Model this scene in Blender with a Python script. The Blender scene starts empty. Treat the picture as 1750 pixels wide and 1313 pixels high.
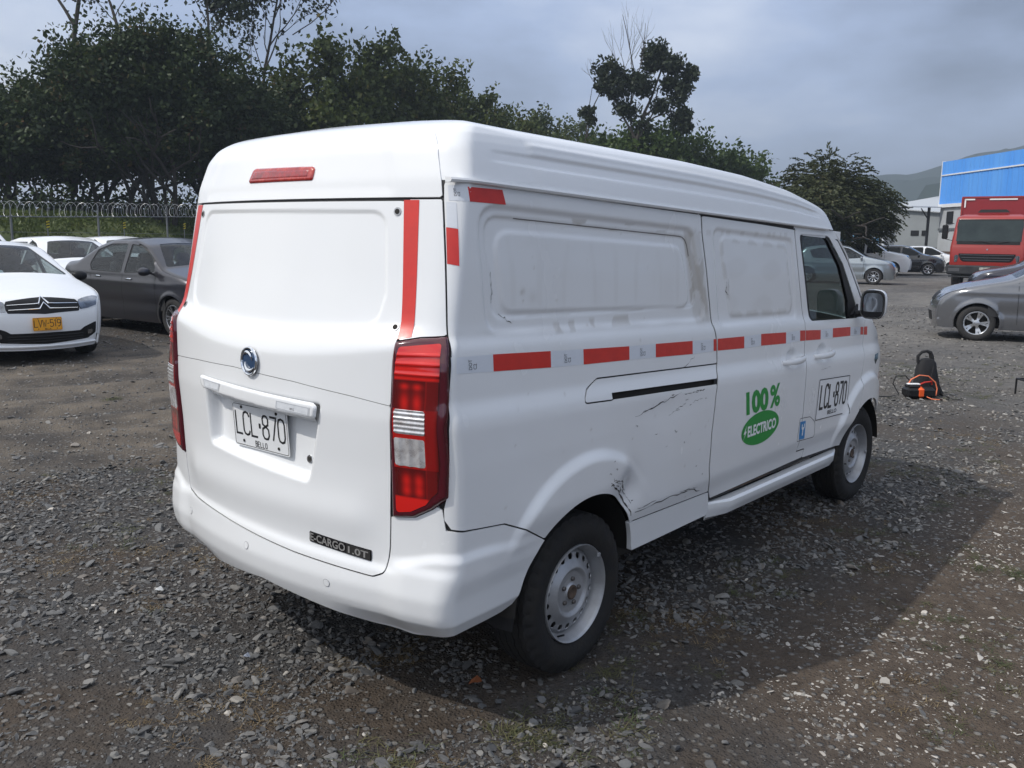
import bpy, math, random
import numpy as np
from mathutils import Vector, Matrix

scene = bpy.context.scene
COL = scene.collection
rng = np.random.default_rng(11)
random.seed(5)

# ---------------------------------------------------------------- camera
cam_d = bpy.data.cameras.new('camera')
cam = bpy.data.objects.new('camera', cam_d)
COL.objects.link(cam)
CAM = np.array([-1.76951, -2.62245, 1.62551])
_yaw, _pit, _rol = 0.69930813, -0.16450867, 0.01358928
_f = np.array([math.cos(_pit) * math.cos(_yaw), math.cos(_pit) * math.sin(_yaw), math.sin(_pit)])
_r0 = np.array([math.sin(_yaw), -math.cos(_yaw), 0.])
_u0 = np.cross(_r0, _f)
_r = math.cos(_rol) * _r0 + math.sin(_rol) * _u0
_u = -math.sin(_rol) * _r0 + math.cos(_rol) * _u0
cam.matrix_world = Matrix(((_r[0], _u[0], -_f[0], CAM[0]), (_r[1], _u[1], -_f[1], CAM[1]), (_r[2], _u[2], -_f[2], CAM[2]), (0, 0, 0, 1)))
cam_d.sensor_width = 36
cam_d.lens = 30.905
cam_d.clip_start = .05
cam_d.clip_end = 12000
scene.camera = cam

# ---------------------------------------------------------------- sun, sky, exposure
SUN = np.array([-.8, .44, 1.0]); SUN /= np.linalg.norm(SUN)
sl = bpy.data.lights.new('sun', 'SUN'); sl.energy = 3.0; sl.angle = math.radians(.6); sl.color = (1.0, .96, .90)
so = bpy.data.objects.new('sun', sl); COL.objects.link(so)
so.rotation_euler = Vector((-SUN[0], -SUN[1], -SUN[2])).to_track_quat('-Z', 'Y').to_euler()
so.location = (-8, 4, 12)

world = bpy.data.worlds.new('World'); scene.world = world; world.use_nodes = True
nt = world.node_tree; nt.nodes.clear()
def N(tree, kind, **kw):
    n = tree.nodes.new(kind)
    for k, v in kw.items():
        if k in n.inputs: n.inputs[k].default_value = v
        else: setattr(n, k, v)
    return n
def math_node(tree, op, a, b=None, clamp=False):
    n = tree.nodes.new('ShaderNodeMath'); n.operation = op; n.use_clamp = clamp
    for i, v in enumerate((a, b)):
        if v is None: continue
        if isinstance(v, (int, float)): n.inputs[i].default_value = v
        else: tree.links.new(v, n.inputs[i])
    return n.outputs[0]
def mix_col(tree, fac, a, b, blend='MIX'):
    n = tree.nodes.new('ShaderNodeMix'); n.data_type = 'RGBA'; n.blend_type = blend
    for s, v in ((n.inputs[0], fac), (n.inputs[6], a), (n.inputs[7], b)):
        if isinstance(v, (int, float)): s.default_value = v
        elif isinstance(v, (tuple, list)): s.default_value = (*v[:3], 1)
        else: tree.links.new(v, s)
    return n.outputs[2]
def ramp(tree, fac, stops, interp='LINEAR'):
    n = tree.nodes.new('ShaderNodeValToRGB'); cr = n.color_ramp; cr.interpolation = interp
    while len(cr.elements) < len(stops): cr.elements.new(.5)
    for e, (p, c) in zip(cr.elements, stops):
        e.position = p; e.color = (c, c, c, 1) if isinstance(c, (int, float)) else (*c, 1)
    if not isinstance(fac, (int, float)): tree.links.new(fac, n.inputs[0])
    return n.outputs[0]
sky = nt.nodes.new('ShaderNodeTexSky'); sky.sky_type = 'NISHITA'; sky.sun_disc = False
sky.sun_elevation = math.asin(SUN[2]); sky.sun_rotation = -math.atan2(SUN[0], SUN[1]); sky.air_density = 1.2; sky.dust_density = 2.0
bg1 = N(nt, 'ShaderNodeBackground', Strength=.08); nt.links.new(sky.outputs[0], bg1.inputs[0])
tc = nt.nodes.new('ShaderNodeTexCoord')
sep = nt.nodes.new('ShaderNodeSeparateXYZ'); nt.links.new(tc.outputs['Generated'], sep.inputs[0])
mp = nt.nodes.new('ShaderNodeMapping'); mp.inputs['Scale'].default_value = (1, 1, 2.6); mp.inputs['Location'].default_value = (.35, .1, .2)
nt.links.new(tc.outputs['Generated'], mp.inputs[0])
n1 = N(nt, 'ShaderNodeTexNoise', Scale=1.5, Detail=5, Roughness=.5); nt.links.new(mp.outputs[0], n1.inputs['Vector'])
n2 = N(nt, 'ShaderNodeTexNoise', Scale=4.5, Detail=6, Roughness=.55); nt.links.new(mp.outputs[0], n2.inputs['Vector'])
# brighter towards the sun's side of the cloud deck and upwards
az = math_node(nt, 'ADD', math_node(nt, 'MULTIPLY', sep.outputs[0], float(-.8 / .913)), math_node(nt, 'MULTIPLY', sep.outputs[1], float(.44 / .913)))
azr = ramp(nt, math_node(nt, 'MULTIPLY', math_node(nt, 'ADD', az, 1.0), .5), [(0.0, .06), (.10, .12), (.27, .56), (.58, .68), (1.0, .84)], 'EASE')
g = math_node(nt, 'ADD', azr, 0.0)
g = math_node(nt, 'ADD', g, math_node(nt, 'MULTIPLY', math_node(nt, 'MAXIMUM', sep.outputs[2], 0.0), .34))
g = math_node(nt, 'ADD', g, math_node(nt, 'MULTIPLY', math_node(nt, 'SUBTRACT', n1.outputs[0], .5), 1.5))
g = math_node(nt, 'ADD', g, math_node(nt, 'MULTIPLY', math_node(nt, 'SUBTRACT', n2.outputs[0], .5), .7), clamp=True)
cc = ramp(nt, g, [(0.0, (.085, .115, .18)), (.25, (.15, .20, .315)), (.55, (.34, .435, .65)), (.8, (.62, .69, .84)), (1.0, (.95, .97, 1.0))])
bg2 = N(nt, 'ShaderNodeBackground', Strength=1.46); nt.links.new(cc, bg2.inputs[0])
ms = N(nt, 'ShaderNodeMixShader'); ms.inputs[0].default_value = .86
nt.links.new(bg1.outputs[0], ms.inputs[1]); nt.links.new(bg2.outputs[0], ms.inputs[2])
wo = nt.nodes.new('ShaderNodeOutputWorld'); nt.links.new(ms.outputs[0], wo.inputs[0])

vs = scene.view_settings
scene.display_settings.display_device = 'sRGB'
vs.view_transform = 'Standard'; vs.look = 'None'; vs.exposure = 0.0; vs.gamma = 1.0; vs.use_curve_mapping = False
scene.cycles.use_denoising = True
scene.cycles.max_bounces = 7; scene.cycles.diffuse_bounces = 3; scene.cycles.glossy_bounces = 3
scene.cycles.transmission_bounces = 4; scene.cycles.transparent_max_bounces = 8; scene.cycles.volume_bounces = 0
scene.cycles.caustics_reflective = False; scene.cycles.caustics_refractive = False

# ---------------------------------------------------------------- materials
MATS = {}
def mat(name, col, rough=.5, metal=0., coat=0., var=0., vscale=3., vcol=None, bump=0., bscale=60., spec=.5, attr=None, acol=None, trans=0., emit=None, detail=4., sheen=0., vrough=.6, vlo=.35, vhi=.7, stretch=None):
    """principled material; var mixes vcol in by noise, attr mixes acol in by a painted float attribute"""
    if name in MATS: return MATS[name]
    m = bpy.data.materials.new(name); m.use_nodes = True; t = m.node_tree
    p = t.nodes['Principled BSDF']
    p.inputs['Base Color'].default_value = (*col, 1); p.inputs['Roughness'].default_value = rough; p.inputs['Metallic'].default_value = metal
    p.inputs['Coat Weight'].default_value = coat; p.inputs['Coat Roughness'].default_value = .06
    p.inputs['Specular IOR Level'].default_value = spec; p.inputs['Transmission Weight'].default_value = trans
    c = None
    geo = t.nodes.new('ShaderNodeTexCoord'); v = geo.outputs['Object']
    if stretch:
        mpn = t.nodes.new('ShaderNodeMapping'); mpn.inputs['Scale'].default_value = stretch; t.links.new(v, mpn.inputs[0]); v = mpn.outputs[0]
    if var > 0:
        n = N(t, 'ShaderNodeTexNoise', Scale=vscale, Detail=detail, Roughness=vrough); t.links.new(v, n.inputs['Vector'])
        f = ramp(t, n.outputs[0], [(vlo, 0.), (vhi, 1.)])
        f = math_node(t, 'MULTIPLY', f, var)
        c = mix_col(t, f, col, vcol or tuple(x * .6 for x in col))
        rr = math_node(t, 'ADD', math_node(t, 'MULTIPLY', f, .25), rough, clamp=True); t.links.new(rr, p.inputs['Roughness'])
    if attr:
        a = t.nodes.new('ShaderNodeAttribute'); a.attribute_name = attr
        c = mix_col(t, a.outputs['Fac'], c if c is not None else col, acol)
    if c is not None: t.links.new(c, p.inputs['Base Color'])
    if bump > 0:
        n = N(t, 'ShaderNodeTexNoise', Scale=bscale, Detail=3.); t.links.new(v, n.inputs['Vector'])
        b = t.nodes.new('ShaderNodeBump'); b.inputs['Strength'].default_value = bump; b.inputs['Distance'].default_value = .01
        t.links.new(n.outputs[0], b.inputs['Height']); t.links.new(b.outputs[0], p.inputs['Normal'])
    if emit:
        p.inputs['Emission Color'].default_value = (*emit[:3], 1); p.inputs['Emission Strength'].default_value = emit[3]
    MATS[name] = m
    return m
def glass_mat(name, tint, rough=.0, refl=1.45):
    if name in MATS: return MATS[name]
    m = bpy.data.materials.new(name); m.use_nodes = True; t = m.node_tree; t.nodes.clear()
    tr = N(t, 'ShaderNodeBsdfTransparent'); tr.inputs[0].default_value = (*tint, 1)
    gl = N(t, 'ShaderNodeBsdfGlossy', Roughness=rough); gl.inputs[0].default_value = (.95, .97, 1, 1)
    lw = N(t, 'ShaderNodeLayerWeight', Blend=.5)
    fr = math_node(t, 'ADD', math_node(t, 'MULTIPLY', math_node(t, 'POWER', lw.outputs['Facing'], 5.0), .9), .045)
    mx = N(t, 'ShaderNodeMixShader'); t.links.new(fr, mx.inputs[0]); t.links.new(tr.outputs[0], mx.inputs[1]); t.links.new(gl.outputs[0], mx.inputs[2])
    o = N(t, 'ShaderNodeOutputMaterial'); t.links.new(mx.outputs[0], o.inputs[0])
    MATS[name] = m
    return m

# ---------------------------------------------------------------- mesh helpers
def mesh_np(name, V, F, smooth=True, edge_split=None):
    """V (n,3); F list of arrays (k,3) / (k,4)"""
    me = bpy.data.meshes.new(name)
    V = np.asarray(V, np.float32)
    if not isinstance(F, (list, tuple)) or (len(F) and not hasattr(F[0], 'ndim')): F = [np.asarray(F, np.int32)]
    F = [np.asarray(f, np.int32) for f in F if len(f)]
    nl = sum(f.size for f in F); npoly = sum(len(f) for f in F)
    me.vertices.add(len(V)); me.vertices.foreach_set('co', V.ravel())
    me.loops.add(nl); me.loops.foreach_set('vertex_index', np.concatenate([f.ravel() for f in F]) if F else [])
    me.polygons.add(npoly)
    tot = np.concatenate([np.full(len(f), f.shape[1], np.int32) for f in F])
    me.polygons.foreach_set('loop_start', np.concatenate([[0], np.cumsum(tot)[:-1]]).astype(np.int32))
    try: me.polygons.foreach_set('loop_total', tot)
    except Exception: pass
    me.polygons.foreach_set('use_smooth', np.full(npoly, bool(smooth)))
    me.update(calc_edges=True)
    return me
def add(name, me, m=None, parent=None, loc=None, rot=None, kind=None, label=None):
    o = bpy.data.objects.new(name, me); COL.objects.link(o)
    if m is not None and me is not None and len(me.materials) == 0: me.materials.append(m)
    if parent is not None: o.parent = parent
    if loc is not None: o.location = loc
    if rot is not None: o.rotation_euler = rot
    if kind: o['kind'] = kind
    if label: o['label'] = label
    return o
def thing(name, label, cat, loc=(0, 0, 0), rz=0., group=None):
    o = bpy.data.objects.new(name, None); COL.objects.link(o)
    o.empty_display_size = .1
    o.location = loc; o.rotation_euler = (0, 0, rz); o['label'] = label; o['category'] = cat
    if group: o['group'] = group
    return o
class MB:
    """collects simple solids into one mesh"""
    def __init__(s): s.V = []; s.F3 = []; s.F4 = []; s.n = 0
    def raw(s, V, F):
        V = np.asarray(V, float)
        for f in F:
            f = [i + s.n for i in f]
            if len(f) == 3: s.F3.append(f)
            elif len(f) == 4: s.F4.append(f)
            else:
                for k in range(1, len(f) - 1): s.F3.append([f[0], f[k], f[k + 1]])
        s.V.append(V); s.n += len(V); return s
    def box(s, c, d, R=None, taper=1.):
        x, y, z = d[0] / 2, d[1] / 2, d[2] / 2
        V = np.array([(-x, -y, -z), (x, -y, -z), (x, y, -z), (-x, y, -z), (-x * taper, -y * taper, z), (x * taper, -y * taper, z), (x * taper, y * taper, z), (-x * taper, y * taper, z)])
        if R is not None: V = V @ np.array(R).T
        return s.raw(V + np.array(c), [(0, 3, 2, 1), (4, 5, 6, 7), (0, 1, 5, 4), (1, 2, 6, 5), (2, 3, 7, 6), (3, 0, 4, 7)])
    def rbox(s, c, d, r=.01, R=None):
        """box with bevelled vertical and horizontal edges"""
        x, y, z = d[0] / 2, d[1] / 2, d[2] / 2
        r = min(r, x * .9, y * .9, z * .9)
        rings = []
        for zz, ins in ((-z, r), (-z + r, 0), (z - r, 0), (z, r)):
            X, Y = x - ins, y - ins; k = r * .7 if ins == 0 else r * .5
            rings.append([(-X + k, -Y, zz), (X - k, -Y, zz), (X, -Y + k, zz), (X, Y - k, zz), (X - k, Y, zz), (-X + k, Y, zz), (-X, Y - k, zz), (-X, -Y + k, zz)])
        V = np.array([p for ring in rings for p in ring])
        F = []
        for i in range(3):
            for k in range(8): F.append((i * 8 + k, i * 8 + (k + 1) % 8, i * 8 + 8 + (k + 1) % 8, i * 8 + 8 + k))
        F.append(tuple(range(7, -1, -1))); F.append(tuple(range(24, 32)))
        if R is not None: V = V @ np.array(R).T
        return s.raw(V + np.array(c), F)
    def tube(s, pts, rad, n=8, cap=True):
        pts = np.asarray(pts, float); m = len(pts)
        rad = np.full(m, rad) if np.isscalar(rad) else np.asarray(rad, float)
        T = np.gradient(pts, axis=0); T /= np.linalg.norm(T, axis=1)[:, None] + 1e-9
        ref = np.array([0, 0, 1.]) if abs(T[0][2]) < .9 else np.array([1., 0, 0])
        A = np.cross(T[0], ref); A /= np.linalg.norm(A)
        V = []
        a = np.linspace(0, 2 * np.pi, n, endpoint=False)
        for i in range(m):
            A = A - T[i] * (A @ T[i]); A /= np.linalg.norm(A) + 1e-9; B = np.cross(T[i], A)
            V.append(pts[i] + rad[i] * (np.cos(a)[:, None] * A + np.sin(a)[:, None] * B))
        V = np.concatenate(V); F = []
        for i in range(m - 1):
            for k in range(n): F.append((i * n + k, i * n + (k + 1) % n, (i + 1) * n + (k + 1) % n, (i + 1) * n + k))
        if cap: F.append(tuple(range(n - 1, -1, -1))); F.append(tuple(range((m - 1) * n, m * n)))
        return s.raw(V, F)
    def lathe(s, prof, n=32, axis='y', c=(0, 0, 0)):
        """prof list of (radius, along)"""
        a = np.linspace(0, 2 * np.pi, n, endpoint=False); V = []
        for r, h in prof:
            if axis == 'y': V.append(np.stack([r * np.cos(a), np.full(n, h), r * np.sin(a)], 1))
            elif axis == 'z': V.append(np.stack([r * np.cos(a), r * np.sin(a), np.full(n, h)], 1))
            else: V.append(np.stack([np.full(n, h), r * np.cos(a), r * np.sin(a)], 1))
        V = np.concatenate(V) + np.array(c); F = []
        for i in range(len(prof) - 1):
            for k in range(n): F.append((i * n + k, i * n + (k + 1) % n, (i + 1) * n + (k + 1) % n, (i + 1) * n + k))
        return s.raw(V, F)
    def prism(s, poly, h0, h1, f):
        """poly 2d; f(a,b,h)->xyz"""
        n = len(poly)
        V = [f(a, b, h0) for a, b in poly] + [f(a, b, h1) for a, b in poly]
        F = [tuple(range(n - 1, -1, -1)), tuple(range(n, 2 * n))] + [(k, (k + 1) % n, n + (k + 1) % n, n + k) for k in range(n)]
        return s.raw(V, F)
    def mesh(s, name, smooth=False):
        return mesh_np(name, np.concatenate(s.V), [np.array(s.F3, np.int32).reshape(-1, 3), np.array(s.F4, np.int32).reshape(-1, 4)], smooth)
    def build(s, name, m, parent=None, smooth=False, **kw):
        me = s.mesh(name, smooth)
        if smooth: auto_sharp(me)
        return add(name, me, m, parent, **kw)
def auto_sharp(me, ang=35):
    try: me.set_sharp_from_angle(angle=math.radians(ang))
    except Exception: pass

# signed distances in a plane -------------------------------------------------
def fillet(pts, r, n=5):
    pts = [np.array(p[:2], float) for p in pts]; rs = r if isinstance(r, (list, tuple)) else [r] * len(pts); out = []
    for i, p in enumerate(pts):
        a, b = pts[i - 1] - p, pts[(i + 1) % len(pts)] - p
        la, lb = np.linalg.norm(a), np.linalg.norm(b); a /= la; b /= lb
        ang = math.acos(max(-1, min(1, a @ b)))
        if rs[i] <= 0 or ang > 3.1: out.append(p); continue
        t = min(rs[i] / math.tan(ang / 2), la * .48, lb * .48)
        p0, p1 = p + a * t, p + b * t
        for k in range(n + 1):
            u = k / n; out.append((1 - u) ** 2 * p0 + 2 * u * (1 - u) * p + u * u * p1)
    return np.array(out)
def sd_poly(poly):
    P = np.asarray(poly, float); Q = np.roll(P, -1, 0); E = Q - P
    lo, hi = P.min(0), P.max(0)
    def f(a, b):
        sh = np.broadcast(a, b).shape; a = np.broadcast_to(a, sh).ravel().astype(float); b = np.broadcast_to(b, sh).ravel().astype(float)
        out = np.maximum.reduce([lo[0] - a, a - hi[0], lo[1] - b, b - hi[1]])
        near = out < .12
        x, y = a[near], b[near]
        if len(x):
            d2 = np.full(len(x), 1e9); ins = np.zeros(len(x), bool)
            for i in range(len(P)):
                wx, wy = x - P[i, 0], y - P[i, 1]; ex, ey = E[i]
                t = np.clip((wx * ex + wy * ey) / (ex * ex + ey * ey + 1e-18), 0, 1)
                dx, dy = wx - ex * t, wy - ey * t
                d2 = np.minimum(d2, dx * dx + dy * dy)
                c = (P[i, 1] > y) != (Q[i, 1] > y)
                with np.errstate(divide='ignore', invalid='ignore'):
                    xi = ex * (y - P[i, 1]) / (ey if abs(ey) > 1e-15 else 1e-15) + P[i, 0]
                ins ^= c & (x < xi)
            out[near] = np.sqrt(d2) * np.where(ins, -1, 1)
        return out.reshape(sh)
    return f
def sd_circle(cx, cy, r): return lambda a, b: np.hypot(a - cx, b - cy) - r
def sd_rect(a0, a1, b0, b1, r=0.):
    ca, cb, ha, hb = (a0 + a1) / 2, (b0 + b1) / 2, (a1 - a0) / 2 - r, (b1 - b0) / 2 - r
    def f(a, b):
        qx, qy = np.abs(a - ca) - ha, np.abs(b - cb) - hb
        return np.hypot(np.maximum(qx, 0), np.maximum(qy, 0)) + np.minimum(np.maximum(qx, qy), 0) - r
    return f
def sub(f, *gs): return lambda a, b: np.maximum.reduce([f(a, b)] + [-g(a, b) for g in gs])
def inter(*fs): return lambda a, b: np.maximum.reduce([f(a, b) for f in fs])
def union(*fs): return lambda a, b: np.minimum.reduce([f(a, b) for f in fs])
def off(f, d): return lambda a, b: f(a, b) + d
def sstep(x, lo, hi):
    t = np.clip((x - lo) / (hi - lo), 0, 1); return t * t * (3 - 2 * t)

def surf_n(surf, a, b, e=1e-3):
    P = surf(a, b); A = surf(a + e, b) - surf(a - e, b); B = surf(a, b + e) - surf(a, b - e)
    n = np.cross(A, B); n /= np.linalg.norm(n, axis=-1, keepdims=True) + 1e-12
    return P, n
def panel(name, surf, sdf, A, B, res, m, parent=None, gap=.0025, flange=.012, hint=(2.2, 0, 1.), attr=None, thick=0., **kw):
    """sheet cut from a parametric surface by a signed distance, with turned-in edges"""
    resb = res if np.isscalar(res) else res[1]; resa = res if np.isscalar(res) else res[0]
    na = max(3, int(math.ceil((A[1] - A[0]) / resa)) + 1); nb = max(3, int(math.ceil((B[1] - B[0]) / resb)) + 1)
    a, b = np.meshgrid(np.linspace(*A, na), np.linspace(*B, nb), indexing='ij')
    h = max((A[1] - A[0]) / (na - 1), (B[1] - B[0]) / (nb - 1))
    d = sdf(a, b) + gap
    keep = (d[:-1, :-1] + d[1:, :-1] + d[:-1, 1:] + d[1:, 1:]) < 0
    cnt = np.zeros((na, nb), int)
    for i, j in ((0, 0), (1, 0), (0, 1), (1, 1)): cnt[i:na - 1 + i, j:nb - 1 + j] += keep
    used = cnt > 0; bd = used & (cnt < 4)
    ai, bi = a[bd], b[bd]; a0, b0 = ai.copy(), bi.copy(); e = h * .05
    for _ in range(3):
        dd = sdf(ai, bi) + gap
        ga = (sdf(ai + e, bi) - sdf(ai - e, bi)) / (2 * e); gb = (sdf(ai, bi + e) - sdf(ai, bi - e)) / (2 * e)
        g2 = ga * ga + gb * gb + 1e-6
        ai = np.clip(ai - dd * ga / np.maximum(g2, .3), a0 - h * .95, a0 + h * .95); bi = np.clip(bi - dd * gb / np.maximum(g2, .3), b0 - h * .95, b0 + h * .95)
    border = (a0 <= A[0] + 1e-9) | (a0 >= A[1] - 1e-9)
    ai = np.where(border, a0, ai); border = (b0 <= B[0] + 1e-9) | (b0 >= B[1] - 1e-9); bi = np.where(border, b0, bi)
    a[bd] = ai; b[bd] = bi
    idx = -np.ones((na, nb), int); idx[used] = np.arange(used.sum())
    au, bu = a[used], b[used]
    P, n = surf_n(surf, au, bu)
    hv = P - np.array(hint)
    sg = 1. if np.sum(n * hv) >= 0 else -1.
    n = n * sg
    ii, jj = np.nonzero(keep)
    q = np.stack([idx[ii, jj], idx[ii + 1, jj], idx[ii + 1, jj + 1], idx[ii, jj + 1]], 1)
    if sg < 0: q = q[:, ::-1]
    V = [P]; F = [q]
    # boundary edges
    E = np.concatenate([q[:, [0, 1]], q[:, [1, 2]], q[:, [2, 3]], q[:, [3, 0]]])
    key = np.sort(E, 1); K = key[:, 0].astype(np.int64) * len(P) + key[:, 1]
    uq, inv, c = np.unique(K, return_inverse=True, return_counts=True)
    be = E[c[inv] == 1]
    if flange > 0 and len(be):
        bv = np.unique(be); mp_ = -np.ones(len(P), int); mp_[bv] = np.arange(len(bv)); k = len(bv); base = len(P)
        V += [P[bv], P[bv] - n[bv] * flange]
        e0, e1 = mp_[be[:, 0]], mp_[be[:, 1]]
        F.append(np.stack([base + e1, base + e0, base + k + e0, base + k + e1], 1))
        if thick > 0:
            V += [P - n * flange]; F.append(q[:, ::-1] + base + 2 * k)
    me = mesh_np(name, np.concatenate(V), [np.concatenate(F)])
    o = add(name, me, m, parent, **kw)
    if attr:
        for an, fn in attr.items():
            v = np.zeros(len(me.vertices), np.float32); v[:len(P)] = fn(au, bu, P)
            if flange > 0 and len(be): v[base:base + k] = v[bv]; v[base + k:base + 2 * k] = v[bv]
            at = me.attributes.new(an, 'FLOAT', 'POINT'); at.data.foreach_set('value', v)
    return o
def bil(c, u, v):
    c = np.asarray(c, float)
    u = np.asarray(u)[..., None]; v = np.asarray(v)[..., None]
    return (1 - u) * (1 - v) * c[0] + u * (1 - v) * c[1] + u * v * c[2] + (1 - u) * v * c[3]
def sticker(name, surf, corners, m, parent, offs=.0012, nu=6, nv=4, hint=(2.2, 0, 1.), thick=.0, **kw):
    """thin film following a surface; corners bl, br, tr, tl in surface coordinates"""
    u, v = np.meshgrid(np.linspace(0, 1, nu + 1), np.linspace(0, 1, nv + 1), indexing='ij')
    ab = bil(corners, u.ravel(), v.ravel())
    P, n = surf_n(surf, ab[:, 0], ab[:, 1])
    sg = 1. if np.sum(n * (P - np.array(hint))) >= 0 else -1.
    i, j = np.meshgrid(np.arange(nu), np.arange(nv), indexing='ij'); i = i.ravel(); j = j.ravel(); w = nv + 1
    q = np.stack([i * w + j, (i + 1) * w + j, (i + 1) * w + j + 1, i * w + j + 1], 1)
    if sg < 0: q = q[:, ::-1]
    return add(name, mesh_np(name, P + n * sg * offs, [q]), m, parent, **kw)
def text2d(body, xs=1., extrude=0., bold=0.):
    cu = bpy.data.curves.new('lettering', 'FONT'); cu.body = body; cu.size = 1; cu.extrude = extrude; cu.offset = bold; cu.resolution_u = 3
    o = bpy.data.objects.new('lettering', cu); COL.objects.link(o)
    dg = bpy.context.evaluated_depsgraph_get(); dg.update()
    me = bpy.data.meshes.new_from_object(o.evaluated_get(dg))
    bpy.data.objects.remove(o); bpy.data.curves.remove(cu)
    V = np.array([v.co[:] for v in me.vertices]); F = [tuple(p.vertices) for p in me.polygons]
    bpy.data.meshes.remove(me)
    return V, F
# narrow plate letters drawn as strokes on a 1 x 2 cell
STROKES = {'L': [[(0, 2), (0, 0), (1, 0)]], 'C': [[(1, 1.6), (.85, 1.9), (.5, 2), (.15, 1.9), (0, 1.6), (0, .4), (.15, .1), (.5, 0), (.85, .1), (1, .4)]],
 '8': [[(.5, 1.08), (.1, 1.25), (.05, 1.7), (.25, 1.95), (.5, 2), (.75, 1.95), (.95, 1.7), (.9, 1.25), (.5, 1.08), (.05, .85), (0, .35), (.2, .05), (.5, 0), (.8, .05), (1, .35), (.95, .85), (.5, 1.08)]],
 '7': [[(0, 2), (1, 2), (.35, 0)]], '0': [[(.5, 2), (.15, 1.9), (0, 1.55), (0, .45), (.15, .1), (.5, 0), (.85, .1), (1, .45), (1, 1.55), (.85, 1.9), (.5, 2)]],
 'V': [[(0, 2), (.5, 0), (1, 2)]], 'W': [[(0, 2), (.25, 0), (.5, 1.3), (.75, 0), (1, 2)]], '5': [[(.95, 2), (.1, 2), (.05, 1.1), (.5, 1.25), (.85, 1.1), (1, .7), (.95, .25), (.6, 0), (.25, 0), (0, .25)]],
 '1': [[(.15, 1.6), (.55, 2), (.55, 0)]], '9': [[(.1, .1), (.5, 0), (.85, .3), (1, 1.), (1, 1.6), (.8, 1.95), (.5, 2), (.2, 1.95), (0, 1.6), (0, 1.25), (.2, .95), (.6, .9), (1, 1.15)]],
 'B': [[(0, 0), (0, 2), (.7, 2), (.95, 1.75), (.95, 1.3), (.7, 1.05), (0, 1.05)], [(.7, 1.05), (1, .8), (1, .25), (.7, 0), (0, 0)]], 'E': [[(1, 2), (0, 2), (0, 0), (1, 0)], [(0, 1.05), (.8, 1.05)]],
 'O': [[(.5, 2), (.15, 1.9), (0, 1.55), (0, .45), (.15, .1), (.5, 0), (.85, .1), (1, .45), (1, 1.55), (.85, 1.9), (.5, 2)]], '-': [[(.1, 1), (.9, 1)]], '.': [[(.35, .9), (.65, .9), (.65, 1.15), (.35, 1.15), (.35, .9)]]}
def stroke_text(body, w, h, cw, sw, gap):
    """returns V2 (n,2), faces; characters cw wide, total centred on 0, strokes sw wide"""
    V = []; F = []; x = 0; widths = [cw * (.35 if c in '.' else .3 if c == ' ' else .62 if c in '-1' else 1.) for c in body]
    tot = sum(widths) + gap * (len(body) - 1); x = -tot / 2
    for c, cwid in zip(body, widths):
        for st in STROKES.get(c, []):
            P = np.array([(x + p[0] * cwid, (p[1] / 2 - .5) * h) for p in st]); n = len(P)
            closed = np.allclose(P[0], P[-1])
            L = []
            for i in range(n):
                a = P[i] - P[i - 1] if i else (P[-1] - P[-2] if closed else P[1] - P[0]); b = P[i + 1] - P[i] if i < n - 1 else (P[1] - P[0] if closed else P[-1] - P[-2])
                a = a / (np.linalg.norm(a) + 1e-9); b = b / (np.linalg.norm(b) + 1e-9)
                t = a + b; t /= np.linalg.norm(t) + 1e-9; nn = np.array([-t[1], t[0]]); k = 1 / max(.35, nn @ np.array([-a[1], a[0]]))
                L.append((P[i] + nn * sw / 2 * k, P[i] - nn * sw / 2 * k))
            b0 = len(V)
            for l, r_ in L: V += [l, r_]
            F += [(b0 + 2 * i, b0 + 2 * i + 1, b0 + 2 * i + 3, b0 + 2 * i + 2) for i in range(n - 1)]
        x += cwid + gap
    return np.array(V), F
def lay(name, V2, F, corners, surf, m, parent, offs=.002, hint=(2.2, 0, 1.), depth=None, box=None, **kw):
    """flat shapes V2 laid on a surface inside the quad corners (bl br tr tl)"""
    V2 = np.asarray(V2, float); Z = V2[:, 2] if V2.shape[1] > 2 else np.zeros(len(V2)); V2 = V2[:, :2]
    lo, hi = (V2.min(0), V2.max(0)) if box is None else (np.array(box[0]), np.array(box[1]))
    uv = (V2 - lo) / (hi - lo)
    ab = bil(corners, uv[:, 0], uv[:, 1])
    P, n = surf_n(surf, ab[:, 0], ab[:, 1])
    sg = 1. if np.sum(n * (P - np.array(hint))) >= 0 else -1.
    mb = MB(); mb.raw(P + n * sg * (offs + Z)[:, None], F)
    return mb.build(name, m, parent, **kw)
def polyline2d(pts, w):
    P = np.array(pts, float); V = []; F = []
    for i in range(len(P)):
        t = P[min(i + 1, len(P) - 1)] - P[max(i - 1, 0)]; t /= np.linalg.norm(t) + 1e-9; nn = np.array([-t[1], t[0]])
        ww = w[i] if not np.isscalar(w) else w
        V += [P[i] + nn * ww / 2, P[i] - nn * ww / 2]
    return np.array(V), [(2 * i, 2 * i + 1, 2 * i + 3, 2 * i + 2) for i in range(len(P) - 1)]
def lay_abs(name, V2, F, surf, m, parent, offs=.0015, hint=(2.2, 0, 1.), **kw):
    V2 = np.asarray(V2, float)
    P, n = surf_n(surf, V2[:, 0], V2[:, 1]); sg = 1. if np.sum(n * (P - np.array(hint))) >= 0 else -1.
    mb = MB(); mb.raw(P + n * sg * offs, F)
    return mb.build(name, m, parent, **kw)
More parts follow.
